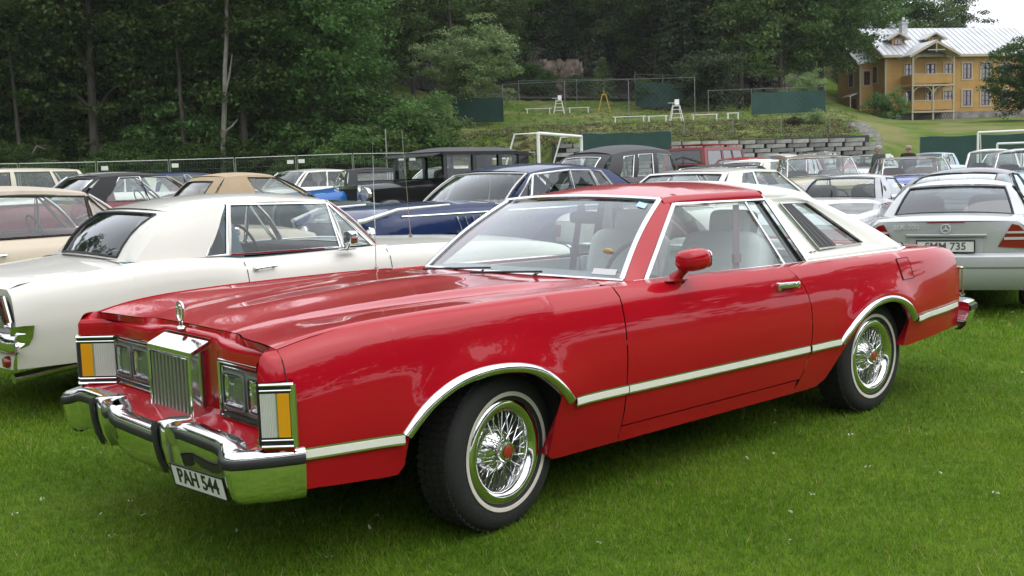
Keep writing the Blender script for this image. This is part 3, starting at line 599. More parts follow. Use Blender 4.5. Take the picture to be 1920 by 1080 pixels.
# side glass
def S(x, z, o=0, sg=-1): return (x, sg*(gy(z)+o), z)
for sg in (-1, 1):
    poly = [(.99, .955), (1.428, 1.297), (2.02, 1.29), (2.11, .942)]
    b = MB(); b.add([S(x, z, -.004, sg) for x, z in poly], [(0, 1, 2, 3)]); dg = b.build('door_glass', GLASS, H, False)
    b = MB(); b.tube([S(*poly[0], .004, sg), S(*poly[1], .004, sg)], .011, 6); b.tube([S(*poly[1], .006, sg), S(2.19, 1.288, .006, sg)], .010, 6); b.tube([S(.90, .957, .004, sg), S(2.31, .936, .004, sg)], .008, 6); b.build('window_trim', CHROME, dg)
    b = MB(); b.tube([S(2.02, 1.288, .004, sg), S(2.11, .943, .004, sg)], .009, 6); b.build('glass_divider', CHROME, dg)
    b = MB(); b.add([S(x, z, -.012, sg) for x, z in [(2.03, 1.29), (2.185, 1.288), (2.30, .94), (2.12, .94)]], [(0, 1, 2, 3)]); qg = b.build('quarter_glass', GLASS, H, False)
    b = MB(); b.prism([S(x, z, -.02, sg) for x, z in [(2.15, 1.30), (2.19, 1.30), (2.32, .94), (2.26, .94)]], (0, -sg*.02, 0)); b.build('centre_post', BLACK, H, False)
    # sail panel in white vinyl with an opera window opening
    def Z(x): return interp(x, [(2.18, 1.318), (2.45, 1.312), (2.62, 1.275), (2.78, 1.218), (3.0, 1.128), (3.2, 1.035), (3.33, .958), (3.37, .94)])
    op = [(2.315, 1.262), (2.565, 1.258), (2.945, 1.003), (2.475, .998)]       # opera window corners
    out = [(2.185, 1.315), (2.64, 1.272), (3.37, .945), (2.315, .945)]
    b = MB(); 
    def edge(A, B, n): return [(A[0]+(B[0]-A[0])*t, A[1]+(B[1]-A[1])*t) for t in lin(0, 1, n)]
    for k in range(4):
        A, B, C, D = out[k], out[(k+1) % 4], op[k], op[(k+1) % 4]; eo, ei = edge(A, B, 14), edge(C, D, 14)
        if k == 0: eo = [(x, min(Z(x), 1.315)-.004) for x, z in eo]
        if k == 1: eo = [(x, Z(x)-.004) for x, z in eo]
        rows = []
        for (a_, c_) in zip(eo, ei): rows.append([S(a_[0]+(c_[0]-a_[0])*t, a_[1]+(c_[1]-a_[1])*t, .014*math.sin(math.pi*min(1, t+.25)), sg) for t in lin(0, 1, 6)])
        b.grid(rows, flip=(sg > 0))
    # rolled upper edge over to the rear window
    rows = []
    for x in lin(2.185, 3.37, 30):
        z = Z(x)-.004; y = gy(z); k = sst(2.5, 2.75, x)
        rows.append([S(x, z, .008, sg), (x+.012*k, sg*(y-.006), z+.018), (x+.016*k, sg*(y-.03), z+.026+.004*(1-k)), (x+.012*k, sg*(y-.07), z+.022), (x+.01*k, sg*(y-.10-.10*k), z+.010)])
    b.grid(rows, flip=(sg > 0)); sail = b.build('sail_panel', VINYLW, H, angle=50)
    b = MB(); b.tube([S(2.315, .938, .012, sg), S(3.30, .936, .016, sg), S(3.375, .945, .012, sg), S(3.36, .975, .008, sg)], .010, 6); b.tube([S(2.187, 1.318, .012, sg), S(2.315, .938, .012, sg)], .008, 6); b.build('vinyl_edge_trim', CHROME, sail)
    b = MB(); b.add([S(x, z, -.006, sg) for x, z in op], [(0, 1, 2, 3)]); og = b.build('opera_window', GLASS, H, False)
    b = MB(); b.tube([S(x, z, .014, sg) for x, z in op+[op[0]]], .007, 6); b.build('opera_trim', CHROME_DULL, og)
    b = MB(); b.tube([S(x*.985+.038, z*.985+.017, .004, sg) for x, z in [op[1], op[2]]], .010, 6); b.build('opera_seal', BLACK, og)
    for k in range(4):
        f0, f1 = k/4, (k+.88)/4
        tp = [lerp(op[0], op[1], f*.42) for f in (f0, f1)]; bt = [lerp(op[3], op[2], f*.42) for f in (f0, f1)]
        b = MB(); pr = [S(*tp[0], .004, sg), S(*tp[1], .004, sg), S(*bt[1], .004, sg), S(*bt[0], .004, sg)]; b.prism(pr, (0, sg*.014, 0)); b.build('louvre_slat', mat('louvre_black', (.03, .03, .032), .5), og, False)
    b = MB(); b.sq(S(2.385, .988, .015, sg), (.035, .006, .014), .9); b.sq(S(2.43, .990, .015, sg), (.03, .006, .012), .9); b.build('roof_emblem', CHROME_DULL, sail)
# white vinyl rear half of the roof
b = MB(); rows = []
vr = lambda y: 2.68-.03*(1-(y/.6)**2)
for yk in ys:
    col = []
    for t in lin(0, 1, 16):
        y0 = yk*.6; x = vf(y0)+(vr(y0)-vf(y0))*t; y = yk*(roofw(x)-.015); col.append((x, y, roofz(x, y)+.006))
    rows.append(col)
b.grid(rows, flip=True)
for s_ in (-1, 1): b.grid([[(p[0], p[1]+s_*.004, p[2]+.005) for p in roofedge(x, s_)] for x in lin(XR-.005, 2.66, 12)], flip=s_ > 0)
b.grid([[(vf(yk*.6)-.004, yk*.605, roofz(XR, yk*.6)), (vf(yk*.6), yk*.605, roofz(XR, yk*.6)+.006)] for yk in ys]); b.build('vinyl_roof', VINYLW, H, angle=50)
# rear window and deck
b = MB(); rows = [[lerp((2.68-.03*(1-u*u), .56*u, 1.296), (3.24+.05*(1-u*u), .66*u, .955), v) for v in lin(0, 1, 8)] for u in lin(-1, 1, 14)]; b.grid(rows); b.build('rear_window', GLASS, H)
b = MB(); rows = [[(x, y, hz(x)+.012+.012*(1-(y/.8)**2)) for x in lin(3.22, 3.93, 14)] for y in lin(-.80, .80, 21)]; b.grid(rows, flip=True)
b.grid([[(3.93+.02*t, y*(1-.03*t), .905-.5*t+.0) for t in (0, .06, .3, .7, 1)] for y in lin(-.74, .74, 15)], flip=True); b.build('boot_lid', RED, H, angle=40)
for sg in (-1, 1):      # rear quarter end, tail lamp and bumper
    b = MB(); rows = []
    for z in lin(.40, .895, 12):
        y = hside(3.93, z); rows.append([(3.93, sg*y, z), (3.95, sg*(y-.02), z), (3.957, sg*(y-.06), z), (3.957, sg*(y-.2), z)])
    b.grid(rows, flip=sg > 0); b.build('rear_end_cap', RED, H, angle=50)
    b = MB(); b.box((3.965, sg*.70, .69), (.03, .38, .16)); tl = b.build('tail_lamp', LENS_RED, H, False)
    b = MB()
    for z in (.60, .775): b.tube([(3.935, sg*(.945), z), (3.972, sg*.90, z), (3.985, sg*.5, z)], .009, 6)
    b.tube([(3.945, sg*.93, .60), (3.945, sg*.925, .775)], .006, 6); b.build('lamp_trim', CHROME, tl)
RP = [(.0, 4.27, .535), (.7, 4.25, .535), (.86, 4.22, .535), (.925, 4.14, .535), (.962, 3.97, .535)]
PATH = [(-y, x, z) for y, x, z in reversed(RP)] + RP[1:]
PATH = [lerp(PATH[i], PATH[i+1], t) for i in range(len(PATH)-1) for t in (0, .25, .5, .75)] + [PATH[-1]]
def brow2(prof):
    rows = []
    for i, (y, x, z) in enumerate(PATH):
        a, c = PATH[max(0, i-2)], PATH[min(len(PATH)-1, i+2)]; ty, tx = c[0]-a[0], c[1]-a[1]; l = math.hypot(tx, ty); nx, ny = ty/l, -tx/l
        rows.append([(x+nx*o, y+ny*o, z+dz) for o, dz in prof])
    return rows
b = MB(); b.grid(brow2([(-.12, .006), (-.04, .016), (-.005, .008), (0, -.008), (0, -.05), (-.006, -.08), (-.02, -.14), (-.05, -.17), (-.1, -.175)])); rb = b.build('rear_bumper', CHROME, H, angle=55)
b = MB(); b.grid(brow2([(-.002, -.006), (.012, -.012), (.012, -.042), (-.002, -.048)])); b.build('rub_strip', BLACK, rb)
# wheels
wheel(H, 0.0, -.795, .335, 'wire', R(8)); wheel(H, 0.0, .795, .335, 'wire', R(8), side=1)
wheel(H, 2.896, -.795, .335, 'wire'); wheel(H, 2.896, .795, .335, 'wire', side=1)
# door mirrors
for sg in (-1,):
    m = empty('door_mirror', (1.10, sg*.93, .965)); m.parent = H
    b = MB(); b.sq((.035, sg*.055, .085), (.17, .13, .105), .7, 14, 22, ry=R(-4), rz=R(8*sg)); b.build('mirror_housing', RED, m)
    b = MB(); b.tube([(-.0, -sg*.03, -.012), (.01, 0, .02), (.015, sg*.03, .05)], [.035, .022, .024], 10); b.sq((.0, -sg*.02, -.012), (.16, .06, .016), .8); b.build('mirror_stalk', RED, m)
    b = MB(); b.sq((.117, sg*.06, .085), (.012, .105, .085), .6, rz=R(8*sg)); b.build('mirror_glass', CHROME, m)
# radio antenna on the far fender
b = MB(); b.tube([(.55, .80, .955), (.55, .80, .985)], .012, 10); b.tube([(.55, .80, .98), (.565, .80, 1.75)], [.0028, .0012], 5); b.build('antenna', CHROME, H)
b = MB(); b.tube([(.62, .45, .985), (.80, .1, .992)], .006, 6); b.tube([(.62, .05, .985), (.80, -.3, .99)], .006, 6); b.build('wiper', BLACK, H)
# ---- interior
b = MB(); b.box((1.9, 0, .42), (2.2, 1.5, .04)); b.box((3.0, 0, .75), (.5, 1.3, .04)); b.box((.86, 0, .70), (.05, 1.5, .45)); b.build('cabin_floor', DARK, H, False)
b = MB(); rows = [[(.83, y, .955), (.95, y, .972), (1.13, y, .965), (1.22, y, .94), (1.23, y, .80), (1.15, y, .62)] for y in lin(-.74, .74, 9)]; b.grid(rows, flip=True); b.build('dashboard', DASH, H, angle=50)
b = MB(); b.tube([(1.38+.19*math.sin(a)*.42, -.37+.19*math.cos(a), .925+.19*math.sin(a)*.9) for a in lin(0, 2*math.pi, 33)], .012, 8, cap=False); b.tube([(1.38, -.37, .925), (1.18, -.37, .84)], [.03, .04], 10); b.tube([(1.38, -.55, .925), (1.385, -.19, .925)], .012, 6); b.build('steering_wheel', mat('wheel_mauve', (.2, .12, .13), .5), H)
for yc in (-.38, .38):
    s = empty('front_seat', (1.85, yc, 0)); s.parent = H
    b = MB(); b.sq((0, 0, .58), (.56, .60, .22), .3); b.build('cushion', SEATW, s)
    b = MB(); b.sq((.30, 0, .84), (.20, .58, .54), .35, ry=R(14)); b.build('backrest', SEATW, s)
    b = MB(); b.sq((.40, 0, 1.145), (.11, .30, .17), .4, ry=R(8)); b.tube([(.38, -.05, 1.0), (.39, -.05, 1.1)], .008, 6); b.tube([(.38, .05, 1.0), (.39, .05, 1.1)], .008, 6); b.build('headrest', SEATW, s)
b = MB(); b.sq((2.85, 0, .78), (.22, 1.30, .46), .3, ry=R(16)); b.sq((2.62, 0, .58), (.5, 1.3, .2), .3); b.sq((2.98, 0, .945), (.5, 1.3, .05), .3); b.build('rear_seat', SEATW, H)
for sg in (-1, 1):
    b = MB(); b.prism([(.95, sg*.775, .94), (2.1, sg*.775, .925), (2.1, sg*.80, .45), (.95, sg*.80, .45)], (0, -sg*.03, 0)); b.sq((1.5, sg*.72, .78), (.8, .08, .07), .4); b.build('door_lining', SEATW, H, False)
    b = MB(); b.prism([(2.12, sg*.76, .93), (3.1, sg*.74, .93), (3.1, sg*.76, .5), (2.12, sg*.78, .5)], (0, -sg*.03, 0)); b.build('quarter_lining', SEATW, H, False)
    b = MB(); ph = (1.985, sg*.60, 1.27); pl_ = (1.90, sg*.66, .62)
    b.prism([(ph[0]-.025, ph[1], ph[2]), (ph[0]+.025, ph[1], ph[2]), (pl_[0]+.03, pl_[1], pl_[2]), (pl_[0]-.03, pl_[1], pl_[2])], (0, .004, 0)); b.box((1.945, sg*.63, .98), (.06, .02, .05)); b.build('seat_belt', BELT, H, False)
b = MB(); b.sq((1.42, 0, 1.225), (.04, .24, .07), .5); b.tube([(1.41, 0, 1.25), (1.40, 0, 1.31)], .008, 6); b.build('rear_view_mirror', BLACK, H)
b = MB(); b.grid([[(x, y, roofz(x, y*.95)-.035) for x in lin(1.40, 2.66, 10)] for y in lin(-.56, .56, 9)]); b.build('headlining', mat('headlining', (.72, .72, .68), .8), H)
# ================================================================ the other cars
CARMETA = {'A': 0, 'B': 180}
def gcar(name, label, cat, group, X, Y, hd, P, dz=0):
    """a car built from its side view: P holds lengths from the nose rearwards"""
    L, Wd, Hh = P['L'], P['W'], P['H']; hw_ = Wd/2; zs = P.get('zs', .24); xo = L/2
    root = empty(name, (X, Y, ground(X, Y)+dz), R(hd-180), label, cat, group)
    body, roofm, gl = P['body'], P.get('roof', P['body']), P.get('glass', GLASS)
    zt = lambda x: interp(x, P['top'])
    plan = P.get('plan', [(0, .86), (.12, .93), (.5, .985), (1.2, 1), (L-1.2, 1), (L-.5, .985), (L-.12, .94), (L, .88)])
    prof = P.get('prof', [(0, .885), (.03, .925), (.10, .96), (.28, .99), (.5, 1), (.75, .965), (1, .89)])
    def side(x, z): t = (zt(x)-z)/max(.05, zt(x)-zs); return hw_*interp(x, plan)*interp(max(0, min(1, t)), prof)
    T = lambda p: (p[0]-xo, p[1], p[2])
    r = P.get('r', .32); ax = P['axles']; ra = r+P.get('arch', .06); zc = r*.95
    bot = [(0.0, zs+P.get('zf', .06))]
    xs = lin(.08, L-.08, 26); segs = []
    def arch(xa):
        A = []
        a0 = math.asin(max(-1, min(1, (zs-zc)/ra)))
        for k in range(15):
            a = math.pi-a0+(2*a0-math.pi)*k/14; A.append((xa+ra*math.cos(a), max(zs, zc+ra*math.sin(a)*P.get('archk', 1))))
        return A
    A1, A2 = arch(ax[0]), arch(ax[1])
    bot += [(x, zs+(P.get('zf', .06) if x < ax[0] else 0)) for x in lin(.1, A1[0][0]-.01, 4)] + A1 + [(x, zs) for x in lin(A1[-1][0]+.02, A2[0][0]-.02, 10)] + A2 + [(x, zs+P.get('zrr', .08)) for x in lin(A2[-1][0]+.01, L, 6)]
    gh = P.get('gh'); b = MB()
    xa, xc = (gh['ab']+.02, gh['cb']-.02) if gh else (L*.5, L*.5)
    def yt(x): return side(x, zt(x))
    cr = P.get('crown', .03); crr = P.get('crownr', cr); bowf, bowr = P.get('bowf', .08), P.get('bowr', .06)
    for sg in (-1, 1):
        q = MB(); side_panel(q, bot, 0, L, sg, rows=12, lip=.04, topf=zt, sidef=side); b.add([T(p) for p in q.v], q.f)
        q = MB(); q.grid([[(x, sg*yt(x), zt(x)), (x, sg*(yt(x)*.5+hw_*.5*P.get('bw', .84)), zt(x)+.008), (x, sg*hw_*P.get('bw', .84), zt(x)+.008)] for x in lin(xa-.1, xc+.1, 16)], flip=sg > 0); b.add([T(p) for p in q.v], q.f)
    for (x0, x1, cc) in ((0, xa, cr), (xc, L, crr)):
        q = MB(); rows = []
        for u in lin(-1, 1, 15):
            col = []
            for x in lin(x0, x1, 14):
                e = P.get('bulge', 0)*sst(.62, .5, abs(u))*sst(0, .8, x)*(1 if x0 == 0 else 0)
                xx = x - (bowf*(1-u*u) if x0 == 0 else 0)*(1-(x-x0)/(x1-x0)) + (bowr*(1-u*u) if x0 else 0)*((x-x0)/(x1-x0))
                col.append((xx, u*yt(x), zt(x)+cc*(1-abs(u)**2.2)*sst(0, .35, min(x+.12, L-x+.12))+e))
            rows.append(col)
        q.grid(rows, flip=True); b.add([T(p) for p in q.v], q.f)
    def Ff(u, z, o=0): return T((-bowf*(1-u*u)-o+P.get('rakef', 0)*(zt(0)-z), u*side(0, z), z))
    def Fr(u, z, o=0): return T((L+bowr*(1-u*u)+o-P.get('raker', 0)*(zt(L)-z)-P.get('hollow', 0)*math.sin(math.pi*max(0, min(1, (zt(L)-z)/.4))), u*side(L, z), z))
    for F, fl, x_ in ((Ff, False, 0), (Fr, True, L)):
        q = MB(); z0 = zs+(P.get('zf', .06) if x_ == 0 else P.get('zrr', .08)); q.grid([[F(u, z) for z in lin(z0, zt(x_), 10)] for u in lin(-1, 1, 13)], flip=fl); b.add(q.v, q.f)
    bo = b.build('body', body, root, angle=38)
    b = MB(); b.box((0, 0, zs+.10), (L*.86, Wd*.62, .16)); b.box((0, 0, zs+.08), (ax[1]-ax[0]-.8, Wd*.86, .08)); b.build('underbody', DARK, root, False)
    if P.get('wheels', True):
        for xa_ in ax:
            for sg in (-1, 1): wheel(root, xa_-xo, sg*(hw_-.13), r, P.get('wk', 'cap'), 0, .19, P.get('rim', .19), sg, P.get('ww', False))
    # greenhouse -------------------------------------------------
    if gh:
        bw, rw, zr = hw_*P.get('bw', .84), hw_*gh.get('rw', .68), gh.get('zr', Hh-.05); rc = gh.get('crown', .05)
        ab, att, ct, cb = gh['ab'], gh['at'], gh['ct'], gh['cb']; zA, zC = zt(ab)+.01+cr*.4*0, zt(cb)+.01; zrf = gh.get('zrf', zr-.02); zrr_ = gh.get('zrr', zr-.02)
        bul = gh.get('belly', .02)
        def rz_(s): return zrf*(1-s)**2+2*s*(1-s)*(2*zr-.5*(zrf+zrr_))*1+zrr_*s*s
        def rwf(s): return rw*(1-gh.get('taper', .0)*(s if gh.get('tdir', 1) > 0 else 1-s))
        def Sd(s, t, sg, o=0):
            B_ = (ab+(cb-ab)*s, bw, zA+(zC-zA)*s); T_ = (att+(ct-att)*s, rwf(s), rz_(s)); p = lerp(B_, T_, t)
            return T((p[0], sg*(p[1]+bul*math.sin(math.pi*t)+o), p[2]))
        wb_, wt = gh.get('bow', .14), gh.get('bowt', .08); bb, bt_ = gh.get('rbow', .10), gh.get('rbowt', .06)
        def Wf(u, v, o=0): p = lerp((ab-wb_*(1-u*u), bw*u, zA+cr*(1-u*u)), (att-wt*(1-u*u), rw*u, zrf+rc*.4*(1-u*u)), v); k = .02*math.sin(math.pi*v); return T((p[0]-k-o*.7, p[1], p[2]+k+o*.7))
        def Wr(u, v, o=0): p = lerp((cb+bb*(1-u*u), bw*u*gh.get('rb', 1), zC+crr*(1-u*u)), (ct+bt_*(1-u*u), rwf(1)*u, zrr_+rc*.4*(1-u*u)), v); k = gh.get('rbelly', .02)*math.sin(math.pi*v); return T((p[0]+k+o*.7, p[1], p[2]+k+o*.7))
        # roof skin
        b = MB(); rows = []
        for u in lin(-1, 1, 19):
            col = []
            for s in lin(0, 1, 18):
                p0, p1 = Wf(u, 1), Wr(u, 1); x = p0[0]+(p1[0]-p0[0])*s; y = u*rwf(s)*(1.0)
                z = rz_(s)+rc*(1-abs(u)**gh.get('rk', 2.6))*(.4+.6*math.sin(math.pi*min(1, max(0, s*.9+.05)))**.6) ; col.append((x, y, z if abs(u) < .999 else rz_(s)))
            rows.append(col)
        b.grid(rows, flip=True)
        pil = gh.get('pil', [0, .03, 1])
        wins = gh['wins']; vtop = gh.get('vtop', .92); frames = []
        for sg in (-1, 1):
            b.grid([[Sd(s, t, sg) for t in (vtop, .96, 1)] for s in lin(0, 1, 14)], flip=sg > 0)
            if gh.get('rb', 1) < 1: b.grid([[lerp(Sd(1, t, sg), Wr(sg, t), f) for t in lin(0, 1, 7)] for f in (0, .5, 1)], flip=sg > 0)
            edges = [(0, 0)] + [e for w_ in wins for e in ((w_[0], w_[2]), (w_[1], w_[3]))] + [(1, 1)]
            for k in range(0, len(edges), 2):
                (b0, t0), (b1, t1) = edges[k], edges[k+1]
                if abs(b1-b0)+abs(t1-t0) < .004: continue
                def at_(f, t): s0, s1 = b0+(t0-b0)*t/vtop, b1+(t1-b1)*t/vtop; return Sd(s0+(s1-s0)*f, t, sg)
                b.grid([[at_(f, t) for t in lin(0, vtop, 6)] for f in lin(0, 1, 5)], flip=sg > 0)
        # pillars beside the two screens
        wp = gh.get('wp', .94); rp = gh.get('rp', .88)
        for s_ in (-1, 1):
            b.grid([[Wf(s_*u, v) for v in lin(0, 1, 5)] for u in (wp, 1)], flip=s_ > 0); b.grid([[Wr(s_*u, v) for v in lin(0, 1, 6)] for u in lin(rp, 1, 3)], flip=s_ < 0)
        b.grid([[Wf(u, v) for v in (.95, 1)] for u in lin(-1, 1, 13)], flip=True); rv0, rv1 = gh.get('rv', (.04, .90))
        b.grid([[Wr(u, v) for v in (rv1, 1)] for u in lin(-1, 1, 13)]); b.grid([[Wr(u, v) for v in (0, rv0)] for u in lin(-1, 1, 13)])
        b.build('roof', roofm, root, angle=40)
        b = MB(); b.grid([[Wf(u*wp, v, -.004) for v in lin(.0, .95, 7)] for u in lin(-1, 1, 13)], flip=True); wo = b.build('windscreen', P.get('wglass', gl), root)
        tr = P.get('trim')
        if tr:
            b = MB(); b.tube([Wf(u*wp, .95, .004) for u in lin(-1, 1, 13)], .010, 5); b.tube([Wf(u*wp, .0, .006) for u in lin(-1, 1, 13)], .008, 5)
            for s_ in (-1, 1): b.tube([Wf(s_*wp, v, .006) for v in lin(0, .95, 6)], .011, 5)
            b.build('windscreen_trim', tr, wo)
        b = MB(); b.grid([[Wr(u*rp, v, -.006) for v in lin(rv0, rv1, 7)] for u in lin(-1, 1, 13)]); ro = b.build('rear_window', P.get('rglass', gl), root)
        b = MB(); ring = [Wr(u*rp, rv0, .003) for u in lin(-1, 1, 11)]+[Wr(rp, v, .003) for v in lin(rv0, rv1, 5)]+[Wr(u*rp, rv1, .003) for u in lin(1, -1, 11)]+[Wr(-rp, v, .003) for v in lin(rv1, rv0, 5)]
        b.tube(ring, .009, 5); b.build('rear_window_seal', P.get('seal', BLACK), ro)
        for sg in (-1, 1):
            for w_ in wins:
                c4 = [Sd(w_[0], .015, sg, -.008), Sd(w_[1], .015, sg, -.008), Sd(w_[3], vtop, sg, -.008), Sd(w_[2], vtop, sg, -.008)]
                b = MB(); b.grid([[lerp(lerp(c4[0], c4[1], f), lerp(c4[3], c4[2], f), t) for t in lin(0, 1, 3)] for f in lin(0, 1, 3)]); so = b.build('side_window', gl, root)
                b = MB(); c4 = [Sd(w_[0], .01, sg, .003), Sd(w_[1], .01, sg, .003), Sd(w_[3], vtop+.005, sg, .003), Sd(w_[2], vtop+.005, sg, .003)]
                b.tube(c4+[c4[0]], P.get('wtrim_r', .009), 5); b.build('window_frame', P.get('wtrim', tr or BLACK), so)
        # interior
        sm = P.get('seat', SEAT_BLACK); fz = zA
        b = MB(); b.box(T(((ab+cb)/2, 0, zs+.22)), (cb-ab+.1, Wd*.8, .03)); b.box(T((ab+.02, 0, (zs+zA)/2+.1)), (.04, Wd*.8, zA-zs-.2)); b.box(T((cb+.03, 0, (zs+zC)/2+.1)), (.04, Wd*.8, zC-zs-.2))
        for sg in (-1, 1): b.box(T(((ab+cb)/2, sg*(bw-.03), (zs+zA)/2+.1)), (cb-ab, .03, zA-zs-.22))
        b.build('cabin_tub', P.get('tub', DARK), root, False)
        b = MB(); b.sq(T((ab+.22, 0, zA-.06)), (.42, bw*1.9, .16), .4); b.build('dashboard', P.get('dash', SEAT_BLACK), root)
        sx = att+.55 if not gh.get('sx') else gh['sx']; rhd = P.get('rhd', 1)
        b = MB(); c_ = T((ab+.50, -rhd*.36, zA+.01)); b.tube([(c_[0]+.17*math.sin(a)*.4, c_[1]+.18*math.cos(a), c_[2]+.17*math.sin(a)*.9) for a in lin(0, 2*math.pi, 25)], .011, 6, cap=False); b.tube([c_, (c_[0]-.2, c_[1], c_[2]-.09)], .025, 6); b.tube([(c_[0], c_[1]-.17, c_[2]), (c_[0], c_[1]+.17, c_[2])], .01, 5); b.build('steering_wheel', BLACK, root)
        for yc in (-.37, .37):
            b = MB(); b.sq(T((sx, yc, zs+.36)), (.5, .52, .2), .35); b.sq(T((sx+.28, yc, zs+.62)), (.16, .52, .56), .35, ry=R(14))
            if P.get('headrest'): b.sq(T((sx+.36, yc, zs+.98)), (.10, .26, .16), .5)
            b.build('front_seat', sm, root)
        if cb-ab > 1.9 and not P.get('two_seat'):
            b = MB(); b.sq(T((cb-.30, 0, zs+.56)), (.2, bw*1.6, .5), .35, ry=R(12)); b.sq(T((cb-.6, 0, zs+.36)), (.5, bw*1.6, .2), .35); b.build('rear_seat', sm, root)
    # front and rear furniture ------------------------------------
    ch = P.get('bumper', CHROME)
    for key, F, sgx in (('bf', Ff, -1), ('br', Fr, 1)):
        z = P.get(key)
        if z is None: continue
        b = MB(); hb = P.get('bh', .10); rows = []
        us_ = lin(-1, 1, 21); wrap = P.get('wrap', .18)
        pts = [F(u, z, .07) for u in us_]; e0, e1 = pts[0], pts[-1]
        pts = [(e0[0]-sgx*wrap, e0[1]-.05, z), (e0[0]-sgx*.04, e0[1]-.045, z)] + pts + [(e1[0]-sgx*.04, e1[1]+.045, z), (e1[0]-sgx*wrap, e1[1]+.05, z)]
        for p in pts: rows.append([(p[0]-sgx*.06, p[1], z+hb*.5), (p[0]-sgx*.01, p[1]*1.0, z+hb*.48), (p[0], p[1]*1.01, z+hb*.3), (p[0]+sgx*.006, p[1]*1.01, z), (p[0], p[1]*1.01, z-hb*.3), (p[0]-sgx*.02, p[1], z-hb*.5), (p[0]-sgx*.06, p[1], z-hb*.5)])
        b.grid(rows, flip=sgx < 0); b.build('front_bumper' if sgx < 0 else 'rear_bumper', ch, root, angle=60)
    def lamp(nm, F, u, z, rr, m, ring=CHROME, o=.0, n=20, sx_=1):
        c = F(u, z, o); b = MB(); s = -1 if F is Ff else 1
        b.lathe([(rr*1.2, -.01*s), (rr*1.2, .02*s), (rr*1.08, .035*s), (rr, .025*s)], n, 'x', c); k = b.build(nm, ring, root)
        b = MB(); b.lathe([(rr*1.05, .012*s), (rr*.7, .04*s), (0, .055*s)], n, 'x', c); b.build('lens', m, k)
    for (u, z, rr) in P.get('hl', []):
        for s_ in (-1, 1): lamp('headlamp', Ff, s_*u, z, rr, LAMP_GLASS)
    for (u, z, rr) in P.get('tlr', []):
        for s_ in (-1, 1): lamp('tail_lamp', Fr, s_*u, z, rr, LENS_RED)
    for (u0, u1, z0, z1) in P.get('tl', []):
        for s_ in (-1, 1):
            b = MB(); g = [[Fr(s_*u, z, .012) for z in lin(z0, z1, 3)] for u in lin(u0, u1, 5)]; b.grid(g, flip=s_ > 0); b.grid([[p, (p[0]-.02, p[1], p[2])] for p in [Fr(s_*u0, z0, .012), Fr(s_*u1, z0, .012), Fr(s_*u1, z1, .012), Fr(s_*u0, z1, .012), Fr(s_*u0, z0, .012)]]); b.build('tail_lamp', LENS_RED, root, False)
    if P.get('grille'):
        u1, z0, z1 = P['grille']; b = MB(); b.grid([[Ff(u, z, .008) for z in (z0, z1)] for u in lin(-u1, u1, 13)]); go = b.build('grille', mat('grille_black', (.03, .03, .03), .5), root, False)
        for z in lin(z0, z1, P.get('gbars', 5)):
            b = MB(); b.tube([Ff(u, z, .014) for u in lin(-u1, u1, 13)], .009, 5); b.build('grille_bar', CHROME, go)
    if P.get('stripe'):
        for (x0, x1, z0, z1, w_, m_) in P['stripe']:
            for sg in (-1, 1):
                b = MB(); q = [(x, z0+(z1-z0)*(x-x0)/(x1-x0)) for x in lin(x0, x1, 24)]
                b.grid([[T((x, sg*(side(x, z-w_/2)+.002), z-w_/2)), T((x, sg*(side(x, z)+.009), z-w_/2+.004)), T((x, sg*(side(x, z)+.009), z+w_/2-.004)), T((x, sg*(side(x, z+w_/2)+.002), z+w_/2))] for x, z in q], flip=sg > 0); b.build('side_trim', m_, root, angle=40)
    for x_, z_ in P.get('handles', []):
        for sg in (-1, 1):
            y_ = side(x_, z_); b = MB(); b.tube([T((x_-.08, sg*(y_+.03), z_+.01)), T((x_+.08, sg*(y_+.03), z_))], .010, 6); b.tube([T((x_+.07, sg*y_, z_)), T((x_+.07, sg*(y_+.035), z_))], .014, 6); b.tube([T((x_-.07, sg*y_, z_)), T((x_-.07, sg*(y_+.03), z_+.01))], .008, 6); b.build('door_handle', CHROME, root)
    for x_, z0, z1 in P.get('cuts', []):
        for sg in (-1, 1):
            b = MB(); b.grid([[T((x_-.003+k*.006+P.get('cutk', 0)*(z-z0), sg*(side(x_, z)+.0015), z)) for k in (0, 1)] for z in lin(z0, z1, 10)]); b.build('door_gap', DARK, root, False)
    for mx_, mz_ in P.get('mirrors', []):
        for sg in (-1, 1):
            y_ = side(mx_, min(mz_, zt(mx_))); k = empty('door_mirror', T((mx_, sg*(y_+.02), mz_))); k.parent = root
            b = MB(); b.sq((0, sg*.09, .07), (.09, .19, .12), .6); b.tube([(0, -sg*.06, 0), (0, sg*.05, .05)], .018, 6); b.build('mirror_housing', P.get('mirm', body), k)
            b = MB(); b.sq((.045, sg*.09, .07), (.008, .16, .095), .6); b.build('mirror_glass', CHROME, k)
    if P.get('plate'):
        txt, z, end = P['plate']; F = Fr if end == 'r' else Ff; c = F(0, z, .03); k = empty('number_plate', c); k.parent = root
        s = 1 if end == 'r' else -1; b = MB(); b.box((0, 0, 0), (.006, .52, .112)); b.build('plate', PLATE, k, False); b = MB()
        for (yy, zz, a, c2) in ((0, .056, .53, .012), (0, -.056, .53, .012), (-.26, 0, .012, .112), (.26, 0, .012, .112)): b.box((s*.002, yy, zz), (.010, a, c2))
        b.build('plate_frame', BLACK, k, False)
        TXm = Matrix(((0, 0, s, s*.0045), (s, 0, 0, 0), (0, 1, 0, 0), (0, 0, 0, 1))); text('lettering', txt, .098, TXm, mat('plate_grey_text', (.10, .10, .11), .5), k, sx=1.0, bold=.0015)
    P['_F'] = (Ff, Fr, side, T, zt); P['_root'] = root
    return root
